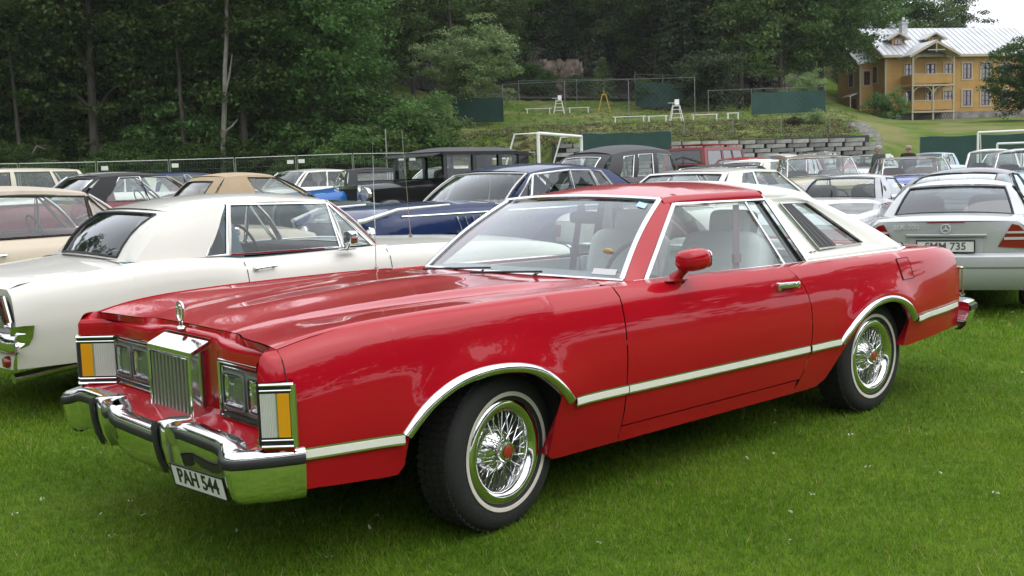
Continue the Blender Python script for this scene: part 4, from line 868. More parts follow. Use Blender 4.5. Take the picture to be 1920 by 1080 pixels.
WHITE = paint('white', (.68, .665, .61), 0, .3, .03); IVORY = paint('ivory', (.66, .62, .50)); SILVER = paint('silver', (.50, .51, .52), .25, .3); BLUE = paint('navy', (.014, .028, .095)); BLACKP = paint('black', (.012, .012, .013)); GREENP = paint('dark_green', (.012, .03, .03)); MAROON = paint('maroon', (.13, .012, .02)); BRIGHTBLUE = paint('bright_blue', (.02, .13, .42)); PBLUE = paint('pale_blue', (.35, .5, .62)); GOLD = paint('champagne', (.42, .36, .24)); GREY = paint('grey', (.22, .23, .24), .4); REDP = paint('bright_red', (.35, .015, .02)); BRICK = paint('brick_red', (.22, .025, .02)); MIDBLUE = paint('mid_blue', (.03, .08, .30)); BEIGE = paint('beige', (.55, .47, .36))
CLOTH_BLK = mat('cloth_black', (.03, .03, .032), .85, bump=.3, bscale=20); CLOTH_TAN = mat('cloth_tan', (.40, .30, .19), .85, bump=.3, bscale=20, var=.06); CLOTH_BEIGE = mat('cloth_beige', (.46, .40, .32), .8, bump=.25, bscale=8, var=.08); CLOTH_WHITE = mat('cloth_white', (.72, .70, .65), .8, bump=.2, bscale=20); CLOTH_GREY = mat('cloth_grey_brown', (.16, .14, .12), .85)
# ---- white hardtop coupe next to the red one
MU = dict(L=4.66, W=1.80, H=1.32, body=WHITE, top=[(0, .72), (.1, .76), (.6, .83), (1.4, .872), (1.95, .885), (2.6, .875), (3.1, .872), (3.35, .895), (3.8, .905), (4.3, .87), (4.6, .835), (4.66, .81)], axles=(.83, 3.57), r=.32, crown=.03,
  prof=[(0, .86), (.03, .91), (.10, .955), (.25, .985), (.42, 1), (.6, .985), (.8, .955), (1, .88)], plan=[(0, .9), (.12, .95), (.6, .99), (1.2, 1), (3.6, 1), (4.2, .985), (4.55, .955), (4.66, .93)],
  gh=dict(ab=2.06, at=2.40, ct=3.58, cb=3.90, zr=1.275, zrf=1.245, zrr=1.215, rw=.66, crown=.045, wins=[(.02, .155, .005, .01), (.17, .64, .012, .635), (.655, .735, .652, .672)], rp=.86, rb=.80, rbelly=.03, vtop=.93, sx=2.85), bw=.83,
  bf=.47, br=.50, bh=.11, hl=[(.78, .66, .08)], grille=(.6, .56, .72), seat=SEAT_BLUE, dash=SEAT_BLACK, tub=SEAT_BLUE, trim=CHROME, wk='cap', handles=[(3.05, .815)], cuts=[(3.19, .33, .86), (2.03, .33, .87)], cutk=-.02, hollow=.04, raker=-.05, wglass=GLASS, glass=glass('grey_glass', (.74, .78, .79), 1.0, .0), rglass=glass('grey_glass2', (.60, .64, .66), 1.2, .04), zrr=.10, wrap=.03)
mu = gcar('white_coupe', 'white 1960s hardtop coupe parked beyond the bonnet of the red coupe', 'car', None, 3.73-2.33, 3.20, 0, MU)
Ff_, Fr_, sd_, T_, zt_ = MU['_F']
for sg in (-1, 1):       # triple tail lamps, bumper tips, exhaust, chrome mirror
    for k, u in enumerate((.86, .70, .54)):
        b = MB(); b.grid([[Fr_(sg*(u+du), z, .015) for z in (.60, .76)] for du in (-.05, .05)], flip=sg > 0); t = b.build('tail_lamp', LENS_RED, mu, False)
        b = MB(); c4 = [Fr_(sg*(u-.055), .59, .02), Fr_(sg*(u+.055), .59, .02), Fr_(sg*(u+.055), .77, .02), Fr_(sg*(u-.055), .77, .02)]; b.tube(c4+[c4[0]], .010, 6); b.build('lamp_bezel', CHROME, t)
    b = MB(); b.tube([(1.78, sg*.55, .30), (2.30, sg*.60, .255)], .032, 14); b.build('exhaust_tip', CHROME_DULL, mu)
    b = MB(); b.grid([[(x, sg*.80, z) if k == 0 else (x, sg*y, z) for k, (x, y, z) in enumerate(r_)] for r_ in ([(2.24, .8, .62), (2.24, .885, .60), (2.25, .87, .53), (2.27, .83, .47)], [(2.30, .8, .625), (2.30, .885, .605), (2.31, .868, .53), (2.31, .825, .46)], [(2.37, .8, .62), (2.365, .86, .60), (2.37, .845, .53), (2.35, .80, .46)])]); b.build('bumper_tip', CHROME, mu, angle=60)
    b = MB(); b.lathe([(.035, 0), (.035, .03), (.025, .045), (0, .05)], 20, 'x', (2.345, sg*.74, .385)); b.build('reversing_lamp', LENS_RED, mu)
    m = empty('door_mirror', (2.33-4.66+2.15+.02, sg*.86, .885)); m.parent = mu
    m.location = (2.38-2.33, sg*.84, .885)
    b = MB(); b.sq((0, sg*.06, .09), (.07, .12, .10), .45); b.tube([(0, 0, 0), (0, sg*.05, .06)], .014, 8); b.sq((0, 0, .005), (.16, .05, .016), .6); b.build('mirror_shell', CHROME, m)
b = MB(); b.tube([(-.62, .70, .93), (-.62, .70, .955)], .014, 8); b.tube([(-.62, .70, .95), (-.58, .70, 1.75)], [.003, .0013], 5); b.build('antenna', CHROME, mu)
b = MB(); b.grid([[T_((x, y, zt_(x)+.036*(1-(y/.83)**2)+.001)) for x in (3.97, 3.98)] for y in lin(-.7, .7, 9)]); b.build('boot_gap', DARK, mu, False)
b = MB(); b.grid([[Fr_(u, z, -.005) for z in (.56, .80)] for u in lin(-.93, .93, 9)], flip=True); b.build('tail_panel', mat('tail_panel_grey', (.3, .31, .31), .3, .8), mu, False)
# ---- beige convertible with raised tan top (far left)
CV = dict(L=5.2, W=1.95, H=1.38, body=BEIGE, roof=CLOTH_BEIGE, top=[(0, .80), (.3, .86), (1.8, .93), (3.2, .92), (4.4, .93), (5.1, .86), (5.2, .82)], axles=(.95, 4.0), gh=dict(ab=1.95, at=2.32, ct=3.75, cb=4.15, zr=1.345, zrf=1.30, zrr=1.27, rw=.70, crown=.05, wins=[(.03, .155, .012, .02), (.17, .60, .03, .60), (.62, .80, .62, .72)], rp=.6, vtop=.92), bf=.5, br=.5, seat=SEAT_RED, tub=SEAT_RED, dash=SEAT_RED, trim=CHROME, wtrim=BLACK, wk='cap', cuts=[(3.35, .3, .91)], hl=[(.75, .68, .09)], tl=[(.5, .9, .6, .72)], handles=[(3.2, .80)])
gcar('beige_convertible', 'beige convertible with raised tan fabric top and red interior at the far left edge', 'car', None, .42, 6.35, 0, CV)
# ---- silver roadster with the three-pointed star (right)
SL = dict(L=4.0, W=1.72, H=1.27, body=SILVER, top=[(0, .62), (.2, .70), (1.3, .86), (1.6, .88), (3.0, .90), (3.5, .925), (3.9, .92), (4.0, .90)], axles=(.75, 3.15), r=.31, zs=.22, crown=.04, crownr=.035, bowr=.10, raker=.06, prof=[(0, .83), (.04, .90), (.12, .95), (.3, .985), (.5, 1), (.75, .98), (1, .92)],
  plan=[(0, .80), (.15, .90), (.5, .97), (1.2, 1), (2.9, 1), (3.5, .975), (3.85, .93), (4.0, .87)], gh=dict(ab=1.35, at=1.95, ct=2.70, cb=3.22, zr=1.225, zrf=1.205, zrr=1.20, rw=.60, crown=.055, wins=[(.08, .80, .04, .82)], rp=.90, rb=.92, rv=(.0, .93), bow=.2, rbow=.12, rbowt=.1), bw=.80, two_seat=True, headrest=False, wk='alloy', rim=.205, rglass=glass('tinted_rear', (.33, .38, .38), .9, .10), plate=('SMM 735', .665, 'r'), mirrors=[(1.65, .90)], zrr=.02, zf=.0, cuts=[(2.55, .3, .88)])
sx_, sy_ = at(1775, 10.7)
slk = gcar('silver_roadster', 'silver two-seat roadster seen from behind at the right edge', 'car', None, sx_+1.5, sy_+.55, 22, SL)
Ff_, Fr_, sd_, T_, zt_ = SL['_F']
for sg in (-1, 1):
    b = MB(); poly = [(.62, .66), (1.0, .64), (1.0, .76), (.93, .86), (.86, .875)]
    b.add([Fr_(sg*u, z, .014-.05*max(0, u-.9)*0) for u, z in poly] + [T_((3.72, sg*(sd_(3.72, .70)+.006), .66)), T_((3.78, sg*(sd_(3.78, .8)+.006), .80))], [(0, 1, 2, 3, 4) if sg < 0 else (4, 3, 2, 1, 0), (1, 5, 6, 2)]); tl = b.build('tail_lamp', LENS_RED, slk, False)
    for z0, z1, u0 in ((.785, .805, .74), (.725, .75, .70)):
        b = MB(); b.grid([[Fr_(sg*u, z, .020) for z in (z0, z1)] for u in lin(u0, .97, 5)]); b.build('clear_band', LENS_CLEAR, tl, False)
b = MB(); b.grid([[Fr_(u, z, .006) for z in (.893, .908)] for u in lin(-.27, .27, 9)]); b.build('brake_light', mat('brake_light_red', (.22, .02, .03), .3), slk, False)
b = MB(); b.grid([[Fr_(u, z, o) for z, o in ((.752, .004), (.762, .03), (.775, .032), (.785, .006))] for u in lin(-.5, .5, 13)]); b.build('handle_bar', SILVER, slk)
b = MB(); b.grid([[Fr_(u*k, z, o) for k, z, o in ((1, .748, .006), (.95, .745, -.01+.012), (.93, .60, .008), (.9, .585, .008))] for u in lin(-.48, .48, 9)]); b.build('plate_recess', mat('silver_dark', (.50, .51, .53), .4, .25), slk, False)
b = MB(); c = Fr_(0, .835, .012); b.tube([(c[0], c[1]+.042*math.cos(a), c[2]+.042*math.sin(a)) for a in lin(0, 2*math.pi, 25)], .005, 6, cap=False)
for k in range(3): a = math.pi/2+2*math.pi*k/3; b.tube([c, (c[0], c[1]+.04*math.cos(a), c[2]+.04*math.sin(a))], [.007, .002], 6)
b.build('star_badge', mat('badge_grey', (.62, .62, .64), .3), slk)
text('badge_lettering', 'SLK 200', .062, Matrix(((0, 0, 1, Fr_(-.52, .845, .014)[0]), (1, 0, 0, Fr_(-.52, .845, 0)[1]), (0, 1, 0, .85), (0, 0, 0, 1))), mat('badge_grey', (.62, .62, .64), .3), slk, .004, sx=1.15)
b = MB(); b.grid([[Fr_(u*1.01, z, o) for z, o in ((.24, .0), (.30, .05), (.40, .075), (.50, .08), (.565, .07), (.59, .045), (.60, .012))] for u in lin(-1, 1, 21)]); b.grid([[T_((4.0-.35*t, sg*(sd_(3.9-.35*t, .4)+.012), z)) for z in (.26, .4, .585)] for t in (0, .5, 1) for sg in (1,)]); b.build('rear_bumper_cover', SILVER, slk)
b = MB(); b.grid([[Fr_(u, z, .081) for z in (.455, .47)] for u in lin(-.97, .97, 17)]); b.build('bumper_strip', GREY, slk, False)
# ---- navy 1950s hardtop
NV = dict(L=5.5, W=2.0, H=1.46, body=BLUE, roof=BLUE, top=[(0, .86), (.15, .93), (.5, .97), (1.6, .985), (2.0, .98), (3.2, .95), (4.5, .96), (5.3, .98), (5.5, .94)], axles=(.9, 4.0), r=.34, crown=.05, bulge=.02, gh=dict(ab=1.85, at=2.35, ct=3.75, cb=4.35, zr=1.42, zrf=1.36, zrr=1.36, rw=.72, crown=.06, wins=[(.05, .15, .04, .05), (.16, .46, .055, .46), (.47, .68, .47, .70), (.69, .82, .71, .84)], wp=.97, bow=.28, bowt=.14, vtop=.90, rp=.9), bw=.84, trim=WHITE, wtrim=mat('white_trim', (.75, .75, .73), .35, .2), wtrim_r=.014, bf=.5, br=.5, bh=.16, hl=[(.88, .74, .09), (.68, .74, .085)], grille=(.5, .56, .72), seat=SEAT_BLUE, dash=SEAT_BLUE, ww=True)
vx, vy = at(1010, 14.0)
nv = gcar('navy_hardtop', 'navy blue 1950s hardtop with white roof trim behind the white coupe', 'car', None, vx-.35, vy, 180, NV)
Ff_, Fr_, sd_, T_, zt_ = NV['_F']; WTRIM = MATS['white_trim']
for sg in (-1, 1):
    b = MB(); rows = []
    for x, wv, zz in ((-.12, .05, .0), (-.06, .13, .01), (.3, .15, .02), (1.0, .13, .02), (1.7, .05, .012)):
        y0 = sd_(max(0, x), zt_(max(0, x)))*1.0-.10; z0 = zt_(max(0, x))
        rows.append([T_((x, sg*(y0-wv), z0-.01)), T_((x, sg*(y0-wv*.4), z0+.03+zz)), T_((x, sg*(y0+wv*.5), z0+.03+zz)), T_((x+.02, sg*(y0+wv*.9), z0-.02)), T_((x+.06, sg*(y0+wv*.9+.01), z0-.14))])
    b.grid(rows, flip=sg < 0); b.build('fender_hood', BLUE, nv)
    b = MB(); b.tube([r_[2] for r_ in rows[:4]], [.03, .028, .02, .012], 8); b.tube([rows[0][2], rows[0][3], rows[0][4]], .014, 6); b.build('fender_trim', WTRIM, nv)
    for k in range(9):
        x = 1.0+.11*k+(.25 if k > 3 else 0); y = sd_(x, .84)
        b = MB(); b.tube([T_((x, sg*(y+.006), .90)), T_((x+.05, sg*(sd_(x, .76)+.006), .74))], .008, 5); b.build('side_louvre', CHROME, nv)
    b = MB(); b.tube([T_((x, sg*(sd_(x, .93)+.004), .93)) for x in lin(.3, 5.2, 14)], .011, 6); b.build('side_spear', CHROME, nv)
b = MB(); b.sq(T_((.02, 0, .92)), (.05, .07, .14), .6); b.tube([T_((-.05, -.3, .90)), T_((-.09, 0, .905)), T_((-.05, .3, .90))], .008, 6); b.build('nose_badge', CHROME, nv)
b = MB()
for k in range(9): b.box(T_((2.0, -.6+.15*k, 1.02)), (.06, .07, .05))
b.build('dash_flag', mat('flag_white', (.6, .5, .5), .7), nv, False)
# ---------------------------------------------------------------- rows of cars further back
def sedan(L=4.8, W=1.8, H=1.4, hood=1.5, deck=1.0, belt=.9, body=WHITE, roof=None, rake=.5, rrake=.4, wins=None, **k):
    D = dict(L=L, W=W, H=H, body=body, roof=roof or body, top=[(0, belt-.18), (.2, belt-.10), (.7, belt-.03), (hood, belt), (L-deck, belt), (L-.4, belt-.01), (L-.1, belt-.05), (L, belt-.10)], axles=(.17*L, .78*L),
             gh=dict(ab=hood, at=hood+rake, ct=L-deck-rrake, cb=L-deck, zr=H-.045, rw=.70, wins=wins or [(.05, .46, .04, .46), (.48, .80, .48, .80)]), bf=.5, br=.5, hl=[(.76, belt-.24, .08)], tl=[(.55, .95, belt-.28, belt-.14)], cuts=[(hood+.35, .3, belt-.02), (hood+1.4, .3, belt-.02)], trim=CHROME)
    g = k.pop('gh', {}); D['gh'].update(g); D.update(k); return D
def car_at(name, label, px, d, hd, P, cat='car', group=None, dz=0):
    X, Y = at(px, d); return gcar(name, label, cat, group, X, Y, hd, P, dz)
HARD = [(.03, .42, .02, .42), (.435, .78, .435, .72)]
# behind the red coupe's roof: white hardtop
car_at('white_hardtop', 'white low hardtop showing just above the red coupe\'s roof', 1372, 14.2, 0, sedan(5.3, 1.95, 1.37, 1.9, 1.3, .88, WHITE, rake=.62, rrake=.5, wins=[(.05, .52, .04, .52), (.535, .80, .535, .74)], seat=SEAT_BLACK, gh=dict(rw=.66, crown=.035)))
car_at('dark_roofed_coupe', 'dark charcoal roofed coupe between the black saloon and the silver sports car', 1338, 22, 180, sedan(4.6, 1.8, 1.36, 1.6, 1.0, .9, GREY, CLOTH_BLK, seat=SEAT_GREY))
# silver sports car with round arches
MX = dict(L=4.0, W=1.72, H=1.25, body=paint('steel_grey', (.36, .37, .39), .4, .3), top=[(0, .55), (.3, .68), (1.2, .82), (1.5, .85), (2.9, .86), (3.3, .90), (3.8, .86), (4.0, .80)], axles=(.75, 3.08), r=.31, zs=.20, archk=1.05, crown=.03, bowr=.16, raker=.05, plan=[(0, .7), (.2, .86), (.7, .98), (1.3, .95), (2.3, .94), (3.0, 1), (3.5, .965), (3.85, .88), (4.0, .78)], gh=dict(ab=1.35, at=1.85, ct=2.62, cb=3.02, zr=1.21, rw=.60, crown=.05, wins=[(.06, .70, .03, .66)], rp=.85, rbelly=.04), bw=.76, two_seat=True, wk='alloy', rim=.21, mirrors=[(1.55, .86)], zf=0, zrr=.04, plate=('MLX 340', .62, 'r'), cuts=[(2.5, .25, .84), (1.4, .25, .82)], handles=[(2.35, .72)], rglass=GLASS_CLEAR)
mxc = car_at('silver_sports_car', 'small silver sports car with oval red tail lamps', 1612, 17.0, 15, MX, 'car', None, -.07)
Ff_, Fr_, sd_, T_, zt_ = MX['_F']
for sg in (-1, 1):
    c = Fr_(sg*.80, .70, .01); b = MB(); b.sq(c, (.10, .36, .15), .8, rz=R(-sg*22)); t = b.build('tail_lamp', LENS_RED, mxc)
    for k in (-.07, .07): b = MB(); b.sq((c[0]+.045-sg*k*.25*sg*sg, c[1]+k, c[2]), (.03, .09, .08), 1); b.build('lens_ring', CHROME, t)
b = MB(); b.tube([T_((3.35, 0, .93)), T_((3.36, 0, 1.03))], [.02, .006], 6); b.build('antenna', BLACK, mxc)
SR = sedan(4.0, 1.7, 1.22, 1.3, 1.15, .84, SILVER, two_seat=True, wk='alloy', trim=None); SR['gh'] = None
car_at('silver_low_roadster', 'silver rear deck of a low open car half hidden by the white sail panel', 1545, 13.2, 20, SR, dz=.02)
# dark fastback
PO = dict(L=4.3, W=1.72, H=1.30, body=paint('anthracite', (.035, .036, .04), .3), top=[(0, .50), (.25, .68), (.9, .80), (1.3, .88), (2.6, .88), (3.2, .88), (3.9, .80), (4.2, .70), (4.3, .62)], axles=(.95, 3.2), r=.32, zs=.22, plan=[(0, .72), (.3, .88), (.9, .95), (2.2, .96), (3.2, 1), (3.8, .96), (4.15, .86), (4.3, .78)], crown=.02, crownr=.08, gh=dict(ab=1.2, at=1.75, ct=2.5, cb=3.55, zr=1.25, zrf=1.22, zrr=1.22, rw=.60, crown=.06, wins=[(.04, .44, .05, .52), (.46, .66, .56, .80)], rp=.82, rbelly=.08, rv=(.12, .97)), bw=.80, br=.46, bumper=GREY, tl=[(.45, .98, .58, .66)], wk='alloy', seal=BLACK, rglass=GLASS, mirrors=[(1.4, .88)])
car_at('dark_fastback', 'dark grey rear-engined fastback just beyond the silver roadster\'s roof', 1822, 14.6, 14, PO)
# facing cars in the far right rows
car_at('champagne_saloon', 'champagne 1950s saloon facing the camera behind the silver sports car', 1535, 25.5, 222, sedan(5.2, 1.98, 1.50, 1.7, 1.2, .98, GOLD, GOLD, rake=.55, hl=[(.86, .76, .08), (.68, .76, .08)], grille=(.6, .56, .74), gbars=8, gh=dict(rw=.74, bow=.3, wp=.97), bh=.14, seat=SEAT_GREY))
car_at('blue_convertible', 'bright blue convertible with dark soft top facing the camera', 1712, 26.5, 216, sedan(5.3, 2.0, 1.42, 1.8, 1.3, .93, MIDBLUE, CLOTH_GREY, rake=.5, hl=[(.86, .72, .08), (.7, .72, .08)], grille=(.66, .60, .80), gbars=4, gh=dict(rw=.72, bow=.2, crown=.03), bh=.12, wins=HARD, seat=SEAT_RED))
car_at('white_top_convertible', 'red convertible with white soft top behind the white hardtop', 1432, 30, 0, sedan(5.0, 1.9, 1.42, 1.8, 1.3, .93, REDP, CLOTH_WHITE, wins=HARD, seat=SEAT_BLACK))
car_at('white_far_saloon', 'white rounded saloon at the far right below the green windscreen fence', 1862, 33, 205, sedan(4.9, 1.85, 1.52, 1.5, 1.0, .95, WHITE, gh=dict(crown=.09)))
car_at('grey_green_far_saloon', 'pale grey saloon cut by the right edge of the photo', 1925, 27, 205, sedan(4.9, 1.85, 1.50, 1.5, 1.0, .95, PBLUE, GREY, gh=dict(crown=.09)))
car_at('small_red_car', 'small red saloon between the white soft top and the champagne saloon', 1488, 33, 200, sedan(4.3, 1.7, 1.46, 1.3, .9, .92, REDP))
car_at('far_white_estate', 'white saloon in the farthest row in front of the block wall', 1462, 44, 190, sedan(4.8, 1.85, 1.55, 1.4, .9, .95, WHITE, gh=dict(crown=.1)))
OLD = dict(L=4.4, W=1.7, H=1.72, body=BLACKP, top=[(0, .9), (.3, 1.0), (1.3, 1.06), (2.6, 1.08), (3.6, 1.05), (4.1, .9), (4.4, .7)], axles=(.8, 3.5), r=.34, gh=dict(ab=1.35, at=1.6, ct=3.1, cb=3.85, zr=1.62, rw=.62, crown=.10, wins=[(.05, .36, .04, .36), (.40, .66, .42, .74)], rp=.5, rbelly=.1, rv=(.35, .85)), bw=.78, bf=.45, hl=[(.7, .85, .1)])
car_at('black_vintage_saloon', 'small black rounded vintage saloon in the farthest row', 1541, 44, 15, OLD)
car_at('far_silver_saloon', 'silver saloon in the farthest row behind the bald man in green', 1632, 45, 190, sedan(4.9, 1.85, 1.48, 1.5, 1.0, .93, SILVER))
car_at('far_pale_coupe', 'pale grey coupe in the farthest row behind the man in black', 1748, 45, 190, sedan(4.8, 1.85, 1.50, 1.5, 1.0, .93, PBLUE))
car_at('far_dark_coupe', 'dark coupe beside the right goal frame', 1888, 40, 190, sedan(4.6, 1.8, 1.45, 1.6, 1.0, .9, BLACKP))
car_at('red_car_behind_off_roader', 'red car nose beyond the brick red off-roader', 1405, 41, 0, sedan(4.5, 1.8, 1.50, 1.5, .9, .95, REDP))
# brick-red off-roader
HM = dict(L=4.8, W=2.06, H=2.02, body=BRICK, top=[(0, 1.15), (.2, 1.22), (1.5, 1.25), (4.8, 1.25)], axles=(.9, 4.0), r=.44, zs=.5, zf=0, zrr=0, prof=[(0, .97), (.1, .98), (.5, 1), (1, .97)], plan=[(0, .95), (.2, .98), (4.6, 1), (4.8, .98)], crown=.02, bowf=.02, bowr=.02, gh=dict(ab=1.55, at=1.75, ct=4.70, cb=4.78, zr=1.96, zrf=1.95, zrr=1.95, rw=.86, crown=.03, wins=[(.05, .28, .03, .28), (.31, .54, .31, .54), (.58, .93, .58, .93)], bow=.04, bowt=.03, rbow=.01, rbowt=.01, rp=.80, rv=(.1, .85), rbelly=0, vtop=.82, belly=0), bw=.95, glass=glass('hummer_glass', (.14, .16, .16), 1, .14), rglass=GLASS_DARK, wtrim=BLACK, wk='alloy', rim=.24, mirrors=[(1.7, 1.28)], mirm=BLACK)
hm = car_at('brick_red_off_roader', 'tall boxy brick red off-roader with roof rack', 1345, 44, 8, HM, 'off-roader', None, -.05)
b = MB()
for s_ in (-.75, .75): b.tube([(-.55, s_, 2.08), (2.2, s_, 2.08)], .025, 6)
for x in lin(-.5, 2.15, 5): b.tube([(x, -.75, 2.08), (x, .75, 2.08)], .018, 6); [b.tube([(x, s_, 1.98), (x, s_, 2.08)], .015, 5) for s_ in (-.75, .75)]
b.build('roof_rack', BRICK, hm)
# tall black 1940s saloon
TX4 = dict(L=4.6, W=1.75, H=1.83, body=paint('maroon_black', (.03, .008, .01)), roof=mat('dull_black', (.02, .02, .022), .5), top=[(0, .9), (.3, 1.02), (1.4, 1.10), (2.8, 1.12), (4.0, 1.10), (4.4, .95), (4.6, .75)], axles=(.85, 3.6), r=.36, gh=dict(ab=1.45, at=1.68, ct=3.75, cb=4.32, zr=1.70, zrf=1.66, zrr=1.60, rw=.70, crown=.12, wins=[(.04, .30, .035, .27), (.35, .57, .34, .57), (.62, .80, .64, .80)], rp=.72, rbelly=.07, rv=(.30, .80), vtop=.84, belly=.05), bw=.84, bf=.48, wtrim=CHROME, wtrim_r=.012, seal=CHROME, trim=CHROME, stripe=[(.6, 4.2, 1.02, 1.04, .02, CHROME)])
car_at('black_tall_saloon', 'tall black 1940s saloon with three side windows and rounded roof', 1188, 23.5, 6, TX4)
# black vintage car with flat roof, visor and exposed headlamps
def vintage(px, d, hd):
    X, Y = at(px, d); root = empty('black_vintage_car', (X, Y, ground(X, Y)), R(hd-180), 'black 1920s car with flat roof, upright windscreen and big chrome headlamps', 'car')
    b = MB(); rows = []       # long narrow bonnet
    for x, w_, z in ((-2.05, .27, 1.10), (-1.9, .30, 1.13), (-1.0, .38, 1.17), (-.35, .55, 1.20)):
        rows.append([(x, s_*w_*k, zz) for s_, k, zz in ((-1, 1, .55), (-1, 1, z-.22), (-1, .93, z-.08), (-1, .6, z-.01), (0, 0, z+.015), (1, .6, z-.01), (1, .93, z-.08), (1, 1, z-.22), (1, 1, .55))])
    b.grid(rows); b.build('bonnet', BLACKP, root)
    b = MB(); b.box((-2.07, 0, .86), (.06, .56, .56)); rd = b.build('radiator', CHROME, root, False); b = MB(); b.box((-2.10, 0, .85), (.03, .46, .46)); b.build('radiator_core', DARK, rd, False)
    b = MB(); b.box((.85, 0, .82), (2.4, 1.46, .72), taper=1); b.build('lower_body', BLACKP, root, False)
    # cabin posts and panels with window openings
    b = MB(); zt0, zt1 = 1.18, 1.66
    for s_ in (-1, 1):
        for x0, x1 in ((-.37, -.27), (.42, .52), (1.15, 1.25), (1.75, 2.05)): b.box(((x0+x1)/2, s_*.70, (zt0+zt1)/2), (x1-x0, .06, zt1-zt0))
        b.box((.85, s_*.70, 1.68), (2.42, .065, .06)); b.box((.85, s_*.70, 1.19), (2.42, .065, .03))
    b.box((-.34, 0, 1.67), (.06, 1.46, .07)); b.box((-.34, 0, 1.20), (.06, 1.46, .05)); b.box((2.03, 0, 1.3), (.05, 1.4, .3)); b.box((2.03, 0, 1.66), (.05, 1.4, .12)); b.box((2.03, .5, 1.5), (.05, .4, .3)); b.box((2.03, -.5, 1.5), (.05, .4, .3)); b.build('cabin_frame', BLACKP, root, False)
    b = MB(); rows = [[(x, y, 1.71+.10*(1-(y/.76)**2)*sst(-.4, .2, x)*sst(2.25, 1.7, x)+.012-.05*sst(1.6, 2.1, x)) for x in lin(-.42, 2.12, 12)] for y in lin(-.76, .76, 13)]; b.grid(rows, flip=True); b.grid([[(p[0], p[1], p[2]), (p[0], p[1]*.99, p[2]-.07)] for p in rows[0]]); b.grid([[(p[0], p[1], p[2]), (p[0], p[1]*.99, p[2]-.07)] for p in rows[-1]], flip=True); b.grid([[r_[0], (r_[0][0], r_[0][1], r_[0][2]-.06)] for r_ in rows], flip=True); b.build('roof', mat('roof_leather', (.02, .02, .022), .6, bump=.2, bscale=30), root)
    b = MB(); b.add([(-.40, -.74, 1.70), (-.40, .74, 1.70), (-.66, .72, 1.63), (-.66, -.72, 1.63)], [(0, 1, 2, 3)]); b.prism([(-.40, -.74, 1.71), (-.40, .74, 1.71), (-.68, .72, 1.64), (-.68, -.72, 1.64)], (0, 0, -.02)); b.build('visor', BLACKP, root, False)
    b = MB(); b.add([(-.35, -.66, 1.22), (-.35, .66, 1.22), (-.37, .66, 1.64), (-.37, -.66, 1.64)], [(0, 1, 2, 3)]); b.build('windscreen', GLASS_CLEAR, root, False)
    for s_ in (-1, 1):
        for x0, x1 in ((-.27, .42), (.52, 1.15), (1.25, 1.75)):
            b = MB(); b.add([(x0, s_*.70, 1.20), (x1, s_*.70, 1.20), (x1, s_*.70, 1.66), (x0, s_*.70, 1.66)], [(0, 1, 2, 3)]); b.build('side_window', GLASS_CLEAR, root, False)
        for xa_ in (-1.55, 1.45):
            b = MB(); rows = []
            for k in range(13):
                a = math.pi*(1.02-1.05*k/12); rows.append([(xa_+.46*math.cos(a)*(1.15), s_*yy, .40+.44*math.sin(a)*1.0+zz) for yy, zz in ((.44, .02), (.58, .03), (.72, .01), (.80, -.05))])
            b.grid(rows, flip=s_ < 0); b.build('mudguard', BLACKP, root); wheel(root, xa_, s_*.68, .38, 'cap', 0, .13, .24, s_)
        b = MB(); b.box((0, s_*.70, .36), (2.1, .24, .03)); b.build('running_board', BLACKP, root, False)
        b = MB(); b.lathe([(.0, .12), (.07, .10), (.115, .02), (.125, -.05), (.12, -.06)], 20, 'x', (-2.0, s_*.40, .98)); b.tube([(-1.95, s_*.40, .86), (-1.9, s_*.40, .6)], .02, 6); hl = b.build('headlamp', CHROME, root); b = MB(); b.lathe([(.12, -.055), (.06, -.075), (0, -.08)], 20, 'x', (-2.0, s_*.40, .98)); b.build('lens', LAMP_GLASS, hl)
    b = MB(); b.tube([(-2.25, -.75, .5), (-2.32, 0, .5), (-2.25, .75, .5)], .035, 8); b.tube([(-2.0, -.42, .78), (-2.02, 0, .82), (-2.0, .42, .78)], .015, 6); b.build('front_bumper', CHROME, root)
    b = MB(); b.tube([(.02+.19*math.sin(a)*.5, -.3+.20*math.cos(a), 1.25+.19*math.sin(a)*.8) for a in lin(0, 2*math.pi, 25)], .012, 6, cap=False); b.tube([(.02, -.3, 1.25), (-.35, -.3, 1.0)], .02, 6); b.build('steering_wheel', BLACK, root)
    for x in (.65, 1.65): b = MB(); b.sq((x, 0, 1.1), (.18, 1.2, .6), .3); b.build('seat', SEAT_GREY, root)
vintage(818, 21.0, 186)
# ---- left rows
car_at('green_tan_top_convertible', 'dark green convertible with raised tan soft top behind the white coupe\'s roof', 468, 15.8, 0, sedan(4.55, 1.78, 1.33, 1.45, 1.35, .86, GREENP, CLOTH_TAN, rake=.65, rrake=.35, wins=[(.04, .56, .03, .56)], trim=BLACK, wtrim=BLACK, wk='alloy', mirrors=[(1.75, .88)], gh=dict(rw=.62, rp=.7, rv=(.2, .8)), seat=SEAT_TAN, plan=[(0, .74), (.3, .9), (.9, .98), (3.8, 1), (4.3, .95), (4.55, .85)], bumper=GREENP))
car_at('maroon_convertible', 'maroon convertible with raised black soft top behind the beige convertible', 272, 17.4, 0, sedan(5.1, 1.92, 1.36, 1.9, 1.25, .90, MAROON, CLOTH_BLK, rake=.5, rrake=.45, wins=HARD, seat=SEAT_RED, handles=[(3.0, .78)], wtrim=CHROME))
car_at('white_blue_saloon', 'white 1950s saloon with pale blue glass left of the maroon convertible', 196, 24.5, 190, sedan(4.9, 1.85, 1.44, 1.6, 1.1, .95, WHITE, WHITE, seat=SEAT_BLUE, gh=dict(rw=.72)))
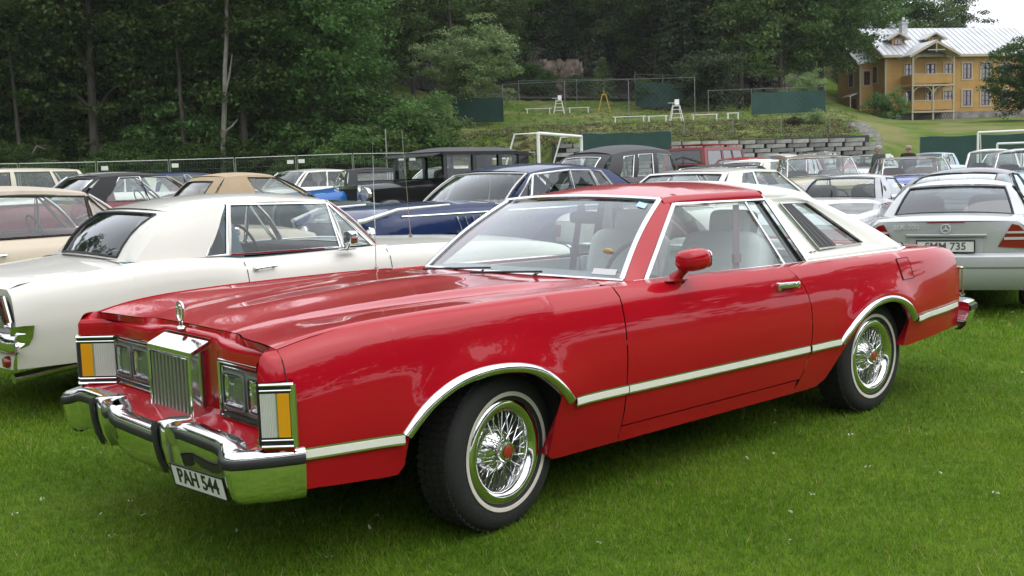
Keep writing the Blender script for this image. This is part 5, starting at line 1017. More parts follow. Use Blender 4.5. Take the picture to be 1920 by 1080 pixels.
SUB = sedan(4.9, 1.9, 1.66, 1.5, .12, 1.08, IVORY, IVORY, rake=.3, rrake=.18, wins=[(.04, .26, .04, .26), (.29, .60, .29, .60), (.64, .94, .64, .93)], gh=dict(rw=.76, crown=.08, zr=1.57), wtrim=BLACK)
car_at('ivory_wagon', 'tall ivory wagon with rounded roof in front of the left fence', 92, 27.5, 8, SUB, 'wagon')
car_at('navy_far_car', 'navy saloon roof peeping between the maroon and green convertibles', 352, 26, 0, sedan(4.8, 1.85, 1.45, 1.5, 1.0, .93, BLUE))
car_at('white_far_left_saloon', 'white saloon before the fence behind the tan soft top', 578, 30, 186, sedan(4.9, 1.85, 1.47, 1.6, 1.0, .95, WHITE, gh=dict(rw=.72), seat=SEAT_GREY))
BB = sedan(4.4, 1.8, 1.2, 1.6, 1.2, 1.02, BRIGHTBLUE, top=[(0, .62), (.3, .74), (1.6, .88), (3.0, .98), (4.1, 1.05), (4.4, 1.0)]); BB['gh'] = None
car_at('bright_blue_car', 'bright blue low car behind the green convertible\'s bonnet', 566, 19.8, 180, BB)
WB = sedan(5.0, 1.95, 1.46, 1.8, 1.4, .98, IVORY, CLOTH_BLK, rake=.5, rrake=.4, wins=HARD, gh=dict(rp=.7, rv=(.25, .8)), plate=('KRJ 612', .60, 'r'), tlr=[(.8, .78, .06)])
car_at('white_black_top_convertible', 'off-white convertible with black soft top seen from behind beside the vintage car', 700, 28, 70, WB)
car_at('cream_coupe_behind_vintage', 'cream rounded car seen through the vintage car\'s windows', 850, 28.5, 190, sedan(4.7, 1.8, 1.46, 1.5, 1.0, .98, IVORY))
car_at('far_silver_left', 'silver saloon roof left of the tall black saloon', 1030, 31, 10, sedan(4.8, 1.85, 1.45, 1.5, 1.0, .93, SILVER))
# ================================================================ trees
def leaf_mat(name, c0, c1, c2, trans=.35):
    m = bpy.data.materials.new(name); m.use_nodes = True; N, K = nodes(m); b = N['Principled BSDF']; b.inputs['Roughness'].default_value = .6; b.inputs['Specular IOR Level'].default_value = .25
    tc = N.new('ShaderNodeTexCoord'); oi = N.new('ShaderNodeObjectInfo'); ad = N.new('ShaderNodeVectorMath'); ad.operation = 'ADD'; K(tc.outputs['Object'], ad.inputs[0]); K(oi.outputs['Location'], ad.inputs[1])
    n1 = node_noise(N, K, ad.outputs[0], .7, 5, .7); col = ramp(N, K, n1, [(.28, c0), (.5, c1), (.74, c2)])
    hv = N.new('ShaderNodeHueSaturation'); mr = N.new('ShaderNodeMapRange'); mr.inputs[3].default_value = .65; mr.inputs[4].default_value = 1.25; K(oi.outputs['Random'], mr.inputs[0]); K(mr.outputs[0], hv.inputs['Value']); K(col, hv.inputs['Color'])
    mh = N.new('ShaderNodeMapRange'); mh.inputs[3].default_value = .475; mh.inputs[4].default_value = .515; K(oi.outputs['Random'], mh.inputs[0]); K(mh.outputs[0], hv.inputs['Hue'])
    K(hv.outputs[0], b.inputs['Base Color']); t = N.new('ShaderNodeBsdfTranslucent'); K(hv.outputs[0], t.inputs[0]); mx_ = N.new('ShaderNodeMixShader'); mx_.inputs[0].default_value = trans
    K(b.outputs[0], mx_.inputs[1]); K(t.outputs[0], mx_.inputs[2]); K(mx_.outputs[0], N['Material Output'].inputs['Surface']); return m
LEAF_DARK = leaf_mat('leaf_dark', (.025, .055, .012), (.05, .10, .020), (.09, .16, .03)); LEAF_MID = leaf_mat('leaf_mid', (.05, .10, .025), (.09, .17, .042), (.15, .24, .07)); LEAF_NEEDLE = leaf_mat('leaf_needle', (.018, .035, .016), (.032, .06, .025), (.06, .095, .035), .2)
LEAF_PALE = leaf_mat('leaf_pale', (.12, .20, .07), (.19, .29, .11), (.27, .37, .16)); LEAF_OLIVE = leaf_mat('leaf_olive', (.02, .03, .012), (.035, .05, .02), (.055, .07, .03))
LEAF_TURF = leaf_mat('leaf_turf', (.10, .15, .04), (.15, .20, .06), (.21, .23, .10)); LEAF_HEATH = leaf_mat('leaf_heath', (.10, .085, .045), (.17, .14, .07), (.23, .20, .10))
BARK = mat('bark', (.055, .047, .038), .9, bump=.6, bscale=6, var=.3, vscale=3); BARK_PALE = mat('pale_bark', (.17, .155, .135), .85, bump=.4, bscale=5, var=.35, vscale=2)
def npmesh(name, V, quads=None, tris=None, m=None, attr=None):
    me = bpy.data.meshes.new(name); F = quads if quads is not None else tris; k = F.shape[1]
    me.vertices.add(len(V)); me.vertices.foreach_set('co', V.astype(np.float32).ravel()); me.loops.add(F.size); me.loops.foreach_set('vertex_index', F.astype(np.int32).ravel())
    me.polygons.add(len(F)); me.polygons.foreach_set('loop_start', np.arange(0, F.size, k, dtype=np.int32)); me.materials.append(m); me.update(calc_edges=True); return me
def leaves(centers, radii, n_each, size, rng, flat=.6, droop=.35, outward=None):
    C = np.repeat(centers, n_each, 0); Rr = np.repeat(radii, n_each)[:, None]; n = len(C)
    p = rng.normal(size=(n, 3)); p /= np.linalg.norm(p, axis=1)[:, None]; p *= rng.random((n, 1))**.45
    P = C + p*Rr*np.array([1, 1, flat])
    nr = rng.normal(size=(n, 3))*.75 + np.array([0, 0, 1.0]) + p*.6; nr /= np.linalg.norm(nr, axis=1)[:, None]
    t = np.cross(nr, rng.normal(size=(n, 3))); t /= np.linalg.norm(t, axis=1)[:, None]; bt = np.cross(nr, t); s = size*(.6+.8*rng.random((n, 1)))
    a = P - t*s*.62; c = P + t*s*.62; b_ = P + bt*s*.36 - nr*s*droop*.3; d = P - bt*s*.36 - nr*s*droop*.3
    V = np.stack([a, b_, c, d], 1).reshape(-1, 3); return V, np.arange(4*n).reshape(-1, 4)
def crown_centers(rng, n, rx, rz, zc, pw=.55, irr=.25, zmin=None):
    p = rng.normal(size=(n, 3)); p /= np.linalg.norm(p, axis=1)[:, None]
    lump = 1+irr*np.sin(3.1*p[:, :1]+rng.random()*6)*np.cos(2.7*p[:, 1:2]+rng.random()*6)+irr*.6*rng.normal(size=(n, 1))*.5
    p = p*lump*rng.random((n, 1))**pw; return p*np.array([rx, rx, rz])+np.array([0, 0, zc])
def tree_meshes(kind, seed):
    rng = np.random.default_rng(seed); rd = random.Random(seed); tb = MB()
    if kind in ('broad', 'broadtall', 'round', 'shrub', 'bush'):
        h, rx, zc, rz, n, per, sz, cr, tr = {'broad': (14, 4.4, 8.2, 6.2, 210, 125, .19, 1.15, .22), 'broadtall': (17, 3.9, 10.2, 7.2, 210, 125, .19, 1.15, .24), 'round': (7.4, 3.3, 4.2, 3.2, 230, 95, .15, .72, .16), 'shrub': (3.2, 1.7, 1.6, 1.5, 80, 95, .11, .55, .05), 'bush': (2.0, 1.5, .9, .95, 60, 90, .10, .45, .04)}[kind]
        C = crown_centers(rng, n, rx, rz, zc); C = C[C[:, 2] > (.15 if kind in ('shrub', 'bush') else 1.2)]
        lean = rng.normal(size=2)*.03*h
        pts = [(lean[0]*t*t, lean[1]*t*t, h*.86*t-.4*(1-t)) for t in lin(0, 1, 8)]; tb.tube(pts, [tr*(1-.85*t) for t in lin(0, 1, 8)], 8)
        for k in range(14 if h > 5 else 6):
            c = C[rng.integers(len(C))]; t = min(.92, max(.2, c[2]/h*.75)); q = np.array(pts[0])*(1-t)+np.array([lean[0]*t*t, lean[1]*t*t, h*.86*t])*t; q = np.array([lean[0]*t*t, lean[1]*t*t, h*.86*t])
            tb.tube([tuple(q), tuple((q+c)/2+np.array([0, 0, .25])), tuple(c)], [tr*.42*(1-.6*t), tr*.25, tr*.08], 6)
        V, Q = leaves(C, cr*(.7+.6*rng.random(len(C))), per, sz, rng, .42)
    elif kind in ('spruce', 'smallfir'):
        h, r, sz, nw, per = {'spruce': (17, 3.0, .20, 34, 48), 'smallfir': (4.0, 1.45, .15, 15, 26)}[kind]
        tb.tube([(0, 0, -.3), (0, 0, h*.5), (0, 0, h)], [h*.014, h*.009, .015], 8); C = []
        for w_ in range(nw):
            z = h*(.10+.89*w_/nw); rr = r*(1-(w_/nw))**.85+.12; nb = max(4, int(9*(1-w_/nw)+4)); off = rd.random()*6
            for k in range(nb):
                a = off+2*math.pi*k/nb+rd.uniform(-.2, .2); l = rr*rd.uniform(.75, 1.1)
                for f in (.35, .65, .95): C.append((l*f*math.cos(a), l*f*math.sin(a), z-l*f*.28+rd.uniform(-.08, .08)))
                if w_ % 2 == 0: tb.tube([(0, 0, z), (l*.9*math.cos(a), l*.9*math.sin(a), z-l*.27)], [.03*h/17, .008], 4)
        C = np.array(C); V, Q = leaves(C, np.full(len(C), r*.17), max(6, per//3), sz, rng, .35, .8)
    tb_me = tb
    return tb_me, V, Q
TREES = {}
def tree_proto(kind, seed, lm, bark):
    key = (kind, seed, lm.name)
    if key not in TREES:
        tb, V, Q = tree_meshes(kind, seed); t = tb.build('trunk', bark); TREES[key] = (t.data, npmesh('crown', V, quads=Q, m=lm)); bpy.data.objects.remove(t)
    return TREES[key]
def tree(name, kind, seed, lm, px, d, label, group=None, cat='tree', s=1., bark=None, dz=0., sz=None):
    me_t, me_c = tree_proto(kind, seed, lm, bark or BARK); X, Y = at(px, d); rr = random.Random(int(px*7+d*13+seed))
    root = empty(name, (X, Y, ground(X, Y)-.1+dz), rr.uniform(0, 6.28), label, cat, group); root.scale = (s, s, s*(sz or 1))
    for nm, me in (('trunk', me_t), ('crown', me_c)):
        o = bpy.data.objects.new(nm, me); COL.objects.link(o); o.parent = root
    return root
rw_ = random.Random(11)
LW = 'tall broadleaf tree in the dark wood behind the left fence'; GW = 'trees of the dark left wood'
for d, step, off in ((61, 4.3, 0), (68, 4.6, 2), (76, 5.0, 1), (87, 5.6, 3), (102, 6.5, 0)):
    u = -.60*d+off
    while u < (-.175 if d < 64 else -.155 if d < 72 else -.13)*d:
        px = 960+1990*u/d
        k = rw_.choice(['broad', 'broad', 'broadtall']); 
        tree('broadleaf_tree', k, rw_.choice([1, 2, 3]), LEAF_DARK, px, d+rw_.uniform(-2, 2), LW, GW, s=rw_.uniform(.9, 1.2)); u += step*rw_.uniform(.8, 1.2)
BW = 'tall tree of the wooded hill behind the tennis courts'; GB2 = 'trees of the wooded hill'
for d, step, off in ((100, 5.2, 0), (110, 5.8, 2.5), (124, 7, 1), (142, 8, 3)):
    u = -.13*d+off
    while u < (.29 if d < 105 else .30 if d < 118 else .345)*d:
        px = 960+1990*u/d; k = rw_.choice(['broad', 'spruce', 'broadtall', 'broad']); s_ = rw_.uniform(.95, 1.25)
        if not (970 < px < 1225 and d < 107): tree('spruce_tree' if k == 'spruce' else 'broadleaf_tree', k, rw_.choice([1, 2, 3]), LEAF_NEEDLE if k == 'spruce' else rw_.choice([LEAF_DARK, LEAF_MID, LEAF_MID]), px, d+rw_.uniform(-2, 2), BW, GB2, s=s_)
        u += step*rw_.uniform(.8, 1.25)
# named trees
for px, d in ((745, 86), (790, 90), (835, 95), (700, 82), (1000, 111), (1085, 113), (1150, 112)): tree('broadleaf_tree', 'broadtall' if px % 2 else 'broad', 2, LEAF_DARK, px, d, BW, GB2, s=1.15)
tree('round_tree', 'round', 5, LEAF_PALE, 892, 77, 'round full grey-green tree standing alone left of the tennis court', s=.98)
tree('small_fir', 'smallfir', 4, LEAF_PALE, 1140, 101, 'small bright conical fir right of the rock face', s=1.05)
tree('spruce_tree', 'spruce', 2, LEAF_NEEDLE, 1300, 93, 'large spruce with drooping tiers right of the small fir', s=1.15)
tree('broadleaf_tree', 'broad', 2, LEAF_MID, 1395, 95, 'large bright broadleaf tree beside the big spruce', s=1.25)
tree('broadleaf_tree', 'broadtall', 3, LEAF_MID, 1470, 97, 'tall leafy tree between the big spruce and the ochre house', s=1.2)
tree('broadleaf_tree', 'broad', 1, LEAF_DARK, 1545, 100, 'dark broadleaf tree nearest the left end of the ochre house', s=1.25)
tree('broadleaf_tree', 'broad', 3, LEAF_MID, 1240, 100, 'pale tipped broadleaf tree left of the big spruce', s=1.2)
tree('hazel_bush', 'shrub', 6, LEAF_OLIVE, 1345, 87, 'wide olive brown bush behind the court fence', s=1.75, cat='bush')
tree('pale_shrub', 'shrub', 7, LEAF_PALE, 1510, 86, 'pale green shrub above the green court screen', s=.85, cat='bush', dz=.8)
tree('young_maple', 'shrub', 8, LEAF_MID, 1222, 92, 'small light green shrub left of the olive bush', s=.7, cat='bush', dz=.6)
tree('house_bush', 'bush', 6, LEAF_MID, 1663, 103, 'round dense bush in front of the ochre house', s=1.35, cat='bush', sz=1.25)
tree('bank_bush', 'bush', 7, LEAF_PALE, 1526, 65, 'small bright green bush on the dry bank', s=.55, cat='bush')
tree('bank_bush', 'bush', 9, LEAF_OLIVE, 1490, 65, 'low dark bush on the bank left of the bright green bush', s=.5, cat='bush', dz=-.3)
tree('house_tree', 'round', 8, LEAF_DARK, 1932, 84, 'dark tree overhanging the right end of the ochre house', s=1.05, bark=BARK, dz=-.9)
for k, (px, d, s) in enumerate(((1640, 128, .95), (1695, 132, 1.0), (1745, 130, .98), (1790, 134, .92), (1836, 137, .66), (1905, 150, .55))):
    tree('broadleaf_tree', ('broad', 'broadtall')[k % 2], 1+k % 3, (LEAF_MID, LEAF_DARK)[k % 2], px, d, 'leafy tree rising behind the roof of the ochre house, ' + ('first', 'second', 'third', 'fourth', 'fifth', 'last')[k] + ' from its left end', 'trees behind the ochre house', s=s*1.12)
for px, d, s in ((735, 59, 1.15), (770, 60, 1.3), (805, 61, 1.25), (822, 64, 1.15), (700, 58.5, 1.0), (655, 58, 1.1), (785, 65, 1.35)):
    tree('edge_shrub', 'shrub', 6 if int(px) % 2 else 8, LEAF_MID, px, d, 'dense upright green shrub at the corner where the left wood ends', 'shrubs at the corner of the wood', 'bush', s=s, sz=1.1)
for i in range(84):
    px = -30+(i % 42)*19+rw_.uniform(-9, 9); d = (56.2 if i < 42 else 61.5)+rw_.uniform(-.8, 2.5)+(2.6 if px > 400 and i < 42 else 0)
    tree('undergrowth_bush', rw_.choice(['bush', 'bush', 'shrub']), rw_.choice([6, 7, 9]), rw_.choice([LEAF_DARK, LEAF_MID, LEAF_DARK]), px, d, 'low bush of the undergrowth behind the left fence', 'undergrowth behind the left fence', 'bush', s=rw_.uniform(.65, 1.1)*(1 if i < 42 else 1.9))
# bare trunks that show against the dark wood
def trunk(label, px, d, h, lean, r, m, forks=()):
    X, Y = at(px, d); root = empty('bare_trunk', (X, Y, ground(X, Y)-.2), 0, label, 'tree trunk')
    L = [(lean*rt[0]*h*t, lean*rt[1]*h*t, h*t) for t in lin(0, 1, 8)]; b = MB(); b.tube([(p[0]+.04*math.sin(3*i), p[1], p[2]) for i, p in enumerate(L)], [r*(1-.5*t) for t in lin(0, 1, 8)], 10); b.build('trunk', m, root)
    for t0, dx, dz_ in forks:
        q = np.array([lean*rt[0]*h*t0, lean*rt[1]*h*t0, h*t0]); b = MB(); b.tube([tuple(q), tuple(q+np.array([rt[0]*dx*.6, rt[1]*dx*.6, dz_*.5])), tuple(q+np.array([rt[0]*dx, rt[1]*dx, dz_]))], [r*.45, r*.35, r*.15], 6); b.build('branch', m, root)
trunk('pale leaning bare trunk in front of the dark wood', 425, 57.2, 11.5, .09, .16, BARK_PALE, ((.28, .8, .7), (.45, .55, 2.2)))
trunk('straight grey trunk high in the dark wood', 657, 62, 14, .0, .17, BARK_PALE, ((.55, .7, .8),))
trunk('grey mossy trunk at the left end of the dark wood', 57, 58.5, 12, -.02, .12, BARK, ((.2, .9, -.5), (.15, -.8, .4)))
trunk('short grey trunk left of the pale leaning trunk', 360, 59, 9, .0, .15, BARK, ())
trunk('thin dark trunk beside the round tree', 866, 88, 14, -.02, .2, BARK, ())
X, Y = at(70, 56.8); root = empty('fallen_branch', (X, Y, ground(X, Y)+1.4), 0, 'bleached fallen branch lying under the dark trees', 'branch')
b = MB(); b.tube([(-1.6*rt[0], -1.6*rt[1], -.25), (0, 0, .15), (1.5*rt[0], 1.5*rt[1], .30)], [.09, .07, .03], 7); b.build('limb', BARK_PALE, root); b = MB(); b.tube([(-.2*rt[0], -.2*rt[1], .1), (.5*rt[0], .5*rt[1], 1.1), (1.0*rt[0], 1.0*rt[1], .9)], [.05, .04, .02], 6); b.build('twig', BARK_PALE, root)
# wood on the far side of the field, behind the photographer
rngb = np.random.default_rng(5); Cs = []
for k in range(46):
    a = R(92+k*5.5); rr = rngb.uniform(27, 36); c = crown_centers(rngb, 40, 4.4, 6.0, 7); c = c[c[:, 2] > .5]; Cs.append(c+np.array([CAM[0]+rr*math.cos(a), CAM[1]+rr*math.sin(a), 0]))
Cs = np.concatenate(Cs); V, Q = leaves(Cs, np.full(len(Cs), 1.7), 44, .62, rngb); o = bpy.data.objects.new('distant_wood', npmesh('distant_wood', V, quads=Q, m=LEAF_DARK)); COL.objects.link(o); tag(o, 'green wood on the far side of the field', 'wood', kind='stuff')
# rock face on the hill
X, Y = at(1066, 104); b = MB(); rng = np.random.default_rng(9); rows = []; hh = 3.5+.12*np.sin(np.arange(22)*.8)+rng.uniform(-.15, .15, 22)
for i in range(22):
    row = []
    for j in range(14):
        u_ = (i-10.5)*.20+rng.normal()*.05; t = j/13; z = -1+(hh[i]+1)*t; o_ = rng.normal()*.13+.25*math.sin(i*.9)*math.cos(j*.7)+1.8*t**3+.6*(abs(i-10.5)/10.5)**2; row.append((X+rt[0]*u_+math.cos(YAW)*o_, Y+rt[1]*u_+math.sin(YAW)*o_, ground(X, Y)+z+rng.normal()*.06))
    rows.append(row)
b.grid(rows, flip=True); o = b.build('rock_outcrop', mat('rock', (.15, .115, .09), .9, bump=.8, bscale=3, var=.5, vscale=1.0), None, angle=20); tag(o, 'pale brown rock face between the dark trees above the court', 'rock')
for px, d, s_ in ((1030, 101, .9), (1098, 102, .8), (1015, 103, 1.2)): tree('rock_shrub', 'shrub', 6, LEAF_DARK, px, d, 'dark shrub at the foot of the rock face', 'shrubs below the rock face', 'bush', s=s_)
# ================================================================ fences, courts, wall, goals
GALVD = mat('weathered_steel', (.20, .21, .205), .6, .4); GALV = mat('galvanised_steel', (.42, .43, .43), .4, .7); GREENMESH = mat('green_screen_fabric', (.018, .055, .045), .85, bump=.3, bscale=20, var=.15, vscale=1.5); WHITEP = mat('white_paint', (.75, .75, .73), .5); WIRE = mat('wire_grey', (.25, .27, .26), .5, .6)
fence_posts = [(-95, 43.4), (50, 45), (195, 46.5), (330, 48), (452, 49.5), (567, 51), (672, 52.5), (768, 54), (856, 55.4), (938, 56.6), (1012, 57.2)]
for i in range(len(fence_posts)-1):
    (x0, y0), (x1, y1) = at(*fence_posts[i]), at(*fence_posts[i+1]); L = math.hypot(x1-x0, y1-y0)-.08; z0, z1 = ground(x0, y0), ground(x1, y1); a = math.atan2(y1-y0, x1-x0); pitch = (z1-z0)/L
    nth = ('', 'second', 'third', 'fourth', 'fifth', 'sixth', 'seventh', 'eighth', 'ninth', 'tenth')[i]
    root = empty('wire_fence', (x0, y0, z0), a, 'galvanised wire fence panel in front of the dark wood, ' + (nth+' from the left edge' if i else 'leftmost'), 'fence', 'wire fence panels along the wood')
    b = MB()
    P = lambda x, z: (x+.04, 0, z+pitch*x)
    b.tube([P(0, .05), P(0, 2.0), P(L, 2.0), P(L, .05)], .021, 6); b.tube([P(0, .15), P(L, .15)], .016, 6); b.build('panel_frame', GALV, root)
    b = MB()
    for k in range(1, 24): b.tube([P(L*k/24, .15), P(L*k/24, 2.0)], .0022, 4, cap=False)
    for z in lin(.35, 1.85, 6): b.tube([P(0, z), P(L, z)], .0022, 4, cap=False)
    b.build('wire_mesh', WIRE, root, False)
    b = MB(); b.box(P(-.04, .07), (.55, .22, .14)); b.build('foot_block', mat('concrete_foot', (.3, .29, .27), .9), root, False)
for k, (px, d, z) in enumerate(((38, 44.8, 1.70), (66, 45.1, 1.70), (211, 46.6, 1.72), (342, 48, 1.75), (556, 50.8, 1.72), (577, 51, 1.74), (762, 53.7, 1.72), (783, 54, 1.72), (935, 56.4, 1.75), (951, 56.6, 1.75))):
    X, Y = at(px, d); b = MB(); b.box((0, 0, 0), (.30, .012, .18)); o = b.build('fence_sign', WHITEP, None, False); o.location = (X-.06*math.cos(YAW), Y-.06*math.sin(YAW), ground(X, Y)+z); o.rotation_euler = (0, 0, YAW-math.pi/2)
    tag(o, 'small white plate fixed to the wire fence, number %s counting from the left' % ('one', 'two', 'three', 'four', 'five', 'six', 'seven', 'eight', 'nine', 'ten')[k], 'sign', 'white plates on the wire fence')
def chain_fence(name, label, pts, h, every, screen=None, rails=True, zs=0, cat='fence'):
    """posts and rails along ground points (px, d); screen = (from, to) share of the run covered in green fabric"""
    W_ = [at(*p) for p in pts]; X0, Y0 = W_[0]; root = empty(name, (X0, Y0, 0), 0, label, cat); S = [0]
    for a_, c_ in zip(W_, W_[1:]): S.append(S[-1]+math.hypot(c_[0]-a_[0], c_[1]-a_[1]))
    def Q(s):
        s = max(0, min(S[-1], s)); i = max(k for k in range(len(S)-1) if S[k] <= s+1e-9); t = (s-S[i])/(S[i+1]-S[i]); X = W_[i][0]+(W_[i+1][0]-W_[i][0])*t; Y = W_[i][1]+(W_[i+1][1]-W_[i][1])*t; return X-X0, Y-Y0, ground(X, Y)+zs
    n = max(2, int(S[-1]/every)+1)
    for s in lin(0, S[-1], n): x, y, z = Q(s); b = MB(); b.tube([(x, y, z-.1), (x, y, z+h)], .026, 6); b.build('post', GALVD, root)
    if rails:
        b = MB(); b.tube([(Q(s)[0], Q(s)[1], Q(s)[2]+h-.03) for s in lin(0, S[-1], n*2)], .012, 5); b.build('top_rail', GALVD, root)
        b = MB()
        for k in range(int(S[-1]/.35)):
            s = k*.35; p, q = Q(s), Q(s+h*.9)
            if s+h*.9 < S[-1]: b.tube([(p[0], p[1], p[2]), (q[0], q[1], q[2]+h-.05)], .0022, 3, cap=False)
            p2, q2 = Q(s), Q(s-h*.9)
            if s-h*.9 > 0: b.tube([(p2[0], p2[1], p2[2]), (q2[0], q2[1], q2[2]+h-.05)], .0022, 3, cap=False)
        b.build('wire_mesh', WIRE, root, False)
    if screen:
        for (f0, f1, z0, z1) in screen:
            b = MB(); k = 14; b.grid([[(x-.06*math.cos(YAW)+.008*math.sin(i*1.7), y-.06*math.sin(YAW), z+zz+(.03*math.sin(i*1.3) if zz == z1 else 0)) for zz in (z0, (z0+z1)/2, z1)] for i, s in enumerate(lin(f0*S[-1], f1*S[-1], k)) for x, y, z in [Q(s)]], flip=True)
            o = b.build('screen_fabric', GREENMESH, root, False); md = o.modifiers.new('thick', 'SOLIDIFY'); md.thickness = .012
    return root
chain_fence('court_fence', 'court fence with dark green screen at its left end', [(852, 76), (955, 73.5)], 2.3, 2.2, [(.1, 1, .35, 2.0)])
chain_fence('court_fence', 'tall wire court fence running along the lower edge of the grass court', [(955, 73.5), (1200, 71), (1310, 70)], 2.9, 4.2)
chain_fence('court_fence', 'wire fence along the far end of the upper court', [(985, 91), (1110, 92), (1200, 92)], 2.6, 4.0)
chain_fence('court_fence', 'green screened fence at the far right corner of the upper court', [(1200, 92), (1262, 90), (1288, 88)], 3.0, 2.4, [(.0, 1, .25, 2.3)])
chain_fence('court_fence', 'wire fence right of the umpire chair up to the green screen', [(1335, 74), (1415, 75)], 2.0, 2.2)
chain_fence('court_fence', 'green screened court fence left of the ochre house lawn', [(1415, 75), (1500, 76), (1552, 76)], 2.0, 2.2, [(.0, 1, .2, 1.7)])
chain_fence('windscreen_fence', 'green fabric fence behind the tall black saloon', [(1100, 56.6), (1265, 56.6)], 3.1, 2.4, [(0, 1, 1.5, 3.0)])
chain_fence('windscreen_fence', 'green fabric fence at the right edge behind the goals', [(1728, 56.5), (1960, 56)], 2.45, 2.4, [(0, 1, .2, 2.4)])
chain_fence('bank_railing', 'thin wire railing along the top of the block wall', [(1290, 61), (1400, 61), (1560, 61)], 1.0, 2.5, rails=False)
# block retaining wall
BLK = [mat('block_a', (.27, .26, .25), .9, var=.3, vscale=3), mat('block_b', (.34, .33, .31), .9, var=.3, vscale=3), mat('block_c', (.17, .165, .16), .9, var=.3, vscale=3)]
wr = empty('block_wall', (0, 0, 0), 0, 'grey concrete block retaining wall below the dry bank', 'wall'); rb = random.Random(4)
bx_ = {}
for k, m_ in enumerate(BLK):
    b = MB(); b.box((0, 0, 0), (1, .30, .20)); o = b.build('block', m_, None, False); bx_[k] = o.data; bpy.data.objects.remove(o)
for row in range(9):
    z = 2.86-row*.235; u = 2.6+(.55 if row % 2 else 0)
    while u < 19.3:
        l = rb.uniform(.8, 1.25); X, Y = xy(u+l/2, 57.75+.02*row*0+rb.uniform(-.03, .03)-.03*row); o = bpy.data.objects.new('block', bx_[rb.choice([0, 0, 1, 2])]); COL.objects.link(o); o.parent = wr
        o.location = (X, Y, z-.012*(u-2.6)); o.rotation_euler = (0, R(rb.uniform(-.4, .4)), YAW-math.pi/2); o.scale = (l-.06, 1, 1); u += l+(.10 if row % 2 else .04)
b = MB(); X, Y = xy(11, 58.02); b.box((X, Y, 1.5), (17.2, .2, 2.8), YAW-math.pi/2); b.build('backing', mat('wall_back', (.05, .05, .05), .95), wr, False)
# garden steps at the end of the wall
st = empty('stone_steps', (*at(1625, 60), 0), 0, 'grey stone steps climbing the bank beside the block wall', 'steps')
for k in range(9):
    d = 59+.9*k; X, Y = at(1648-5.5*k, d); b = MB(); b.box((X-st.location.x, Y-st.location.y, ground(X, Y)+.05), (1.4, .5, .22), YAW-math.pi/2+.5); b.build('step', BLK[0], st, False)
# goals
def goal(label, p0, p1, h, back):
    (x0, y0), (x1, y1) = at(*p0), at(*p1); z = ground(x0, y0); root = empty('football_goal', (x0, y0, z), 0, label, 'goal'); dx, dy = x1-x0, y1-y0; z1 = ground(x1, y1)-z; l = math.hypot(dx, dy); nx, ny = -dy/l*back, dx/l*back
    for nm, pts in (('upright', [(0, 0, 0), (0, 0, h)]), ('upright', [(dx, dy, z1), (dx, dy, z1+h)]), ('crossbar', [(-.0, 0, h), (dx, dy, z1+h)]), ('stay', [(0, 0, h), (nx*.5, ny*.5, h), (nx, ny, 0)]), ('stay', [(dx, dy, z1+h), (dx+nx*.5, dy+ny*.5, z1+h), (dx+nx, dy+ny, z1)]), ('ground_bar', [(nx, ny, .02), (dx+nx, dy+ny, z1+.02)])):
        b = MB(); b.tube(pts, .055 if nm in ('upright', 'crossbar') else .03, 8); b.build(nm, WHITEP, root)
goal('white goal frame standing left of the tall black saloon', (1018, 35), (1098, 41), 2.44, 1.6)
goal('large white goal frame at the right edge', (1836, 51), (2010, 49), 2.44, 1.6)
goal('small white goal frame inside the large one at the right edge', (1872, 52.2), (1990, 51), 1.9, 1.2)
# umpire chairs, benches, ball frames
def umpire(px, d, label, sc=1):
    X, Y = at(px, d); root = empty('umpire_chair', (X, Y, ground(X, Y)), YAW-math.pi/2, label, 'chair', None, sc)
    for sx in (-1, 1):
        for sy in (-1, 1): b = MB(); b.tube([(sx*.55, sy*.5, 0), (sx*.28, sy*.26, 1.35)], .035, 6); b.build('leg', WHITEP, root)
    for z in (.35, .7, 1.05): b = MB(); w_ = .55-.27*z/1.35; b.box((0, -(w_-.04), z), (2*w_, .10, .04)); b.build('rung', WHITEP, root, False)
    b = MB(); b.box((0, 0, 1.36), (.62, .56, .05)); b.build('seat', WHITEP, root, False); b = MB(); b.box((.12, .25, 1.70), (.38, .05, .45)); b.build('backrest', WHITEP, root, False)
    b = MB(); b.box((-.42, -.1, 1.62), (.55, .3, .03)); b.tube([(-.28, -.1, 1.36), (-.28, -.1, 1.62)], .02, 5); b.build('writing_board', WHITEP, root, False)
umpire(1058, 88, 'white umpire chair on the upper court', .8); umpire(1275, 70.5, 'white umpire chair on the lower court, right of centre', .78)
X, Y = at(1667, 50); umpire(1667, 50, 'white umpire chair behind the bald man near the steps', .8)
def bench(px, d, l, label):
    X, Y = at(px, d); root = empty('white_bench', (X, Y, ground(X, Y)), YAW-math.pi/2, label, 'bench')
    for k in (-.08, .08): b = MB(); b.box((0, k, .46), (l, .12, .04)); b.build('seat_plank', WHITEP, root, False)
    for k in (-.42, .42): b = MB(); b.box((k*l, 0, .22), (.06, .3, .44)); b.build('leg', WHITEP, root, False)
for a in ((1188, 70, 2.2, 'long white bench left of the lower umpire chair'), (1240, 69.6, 1.3, 'short white bench beside the lower umpire chair'), (1328, 70.2, 1.8, 'white bench right of the lower umpire chair'), (1095, 89, 1.8, 'white bench right of the upper umpire chair'), (1020, 88, 2.2, 'white bench left of the upper umpire chair'), (1380, 72, .8, 'small white stool by the court gate')): bench(*a)
X, Y = at(1142, 89); root = empty('yellow_frame', (X, Y, ground(X, Y)), YAW-math.pi/2, 'yellow A-shaped ball wall frame on the upper court', 'frame'); YEL = mat('yellow_paint', (.45, .30, .03), .5)
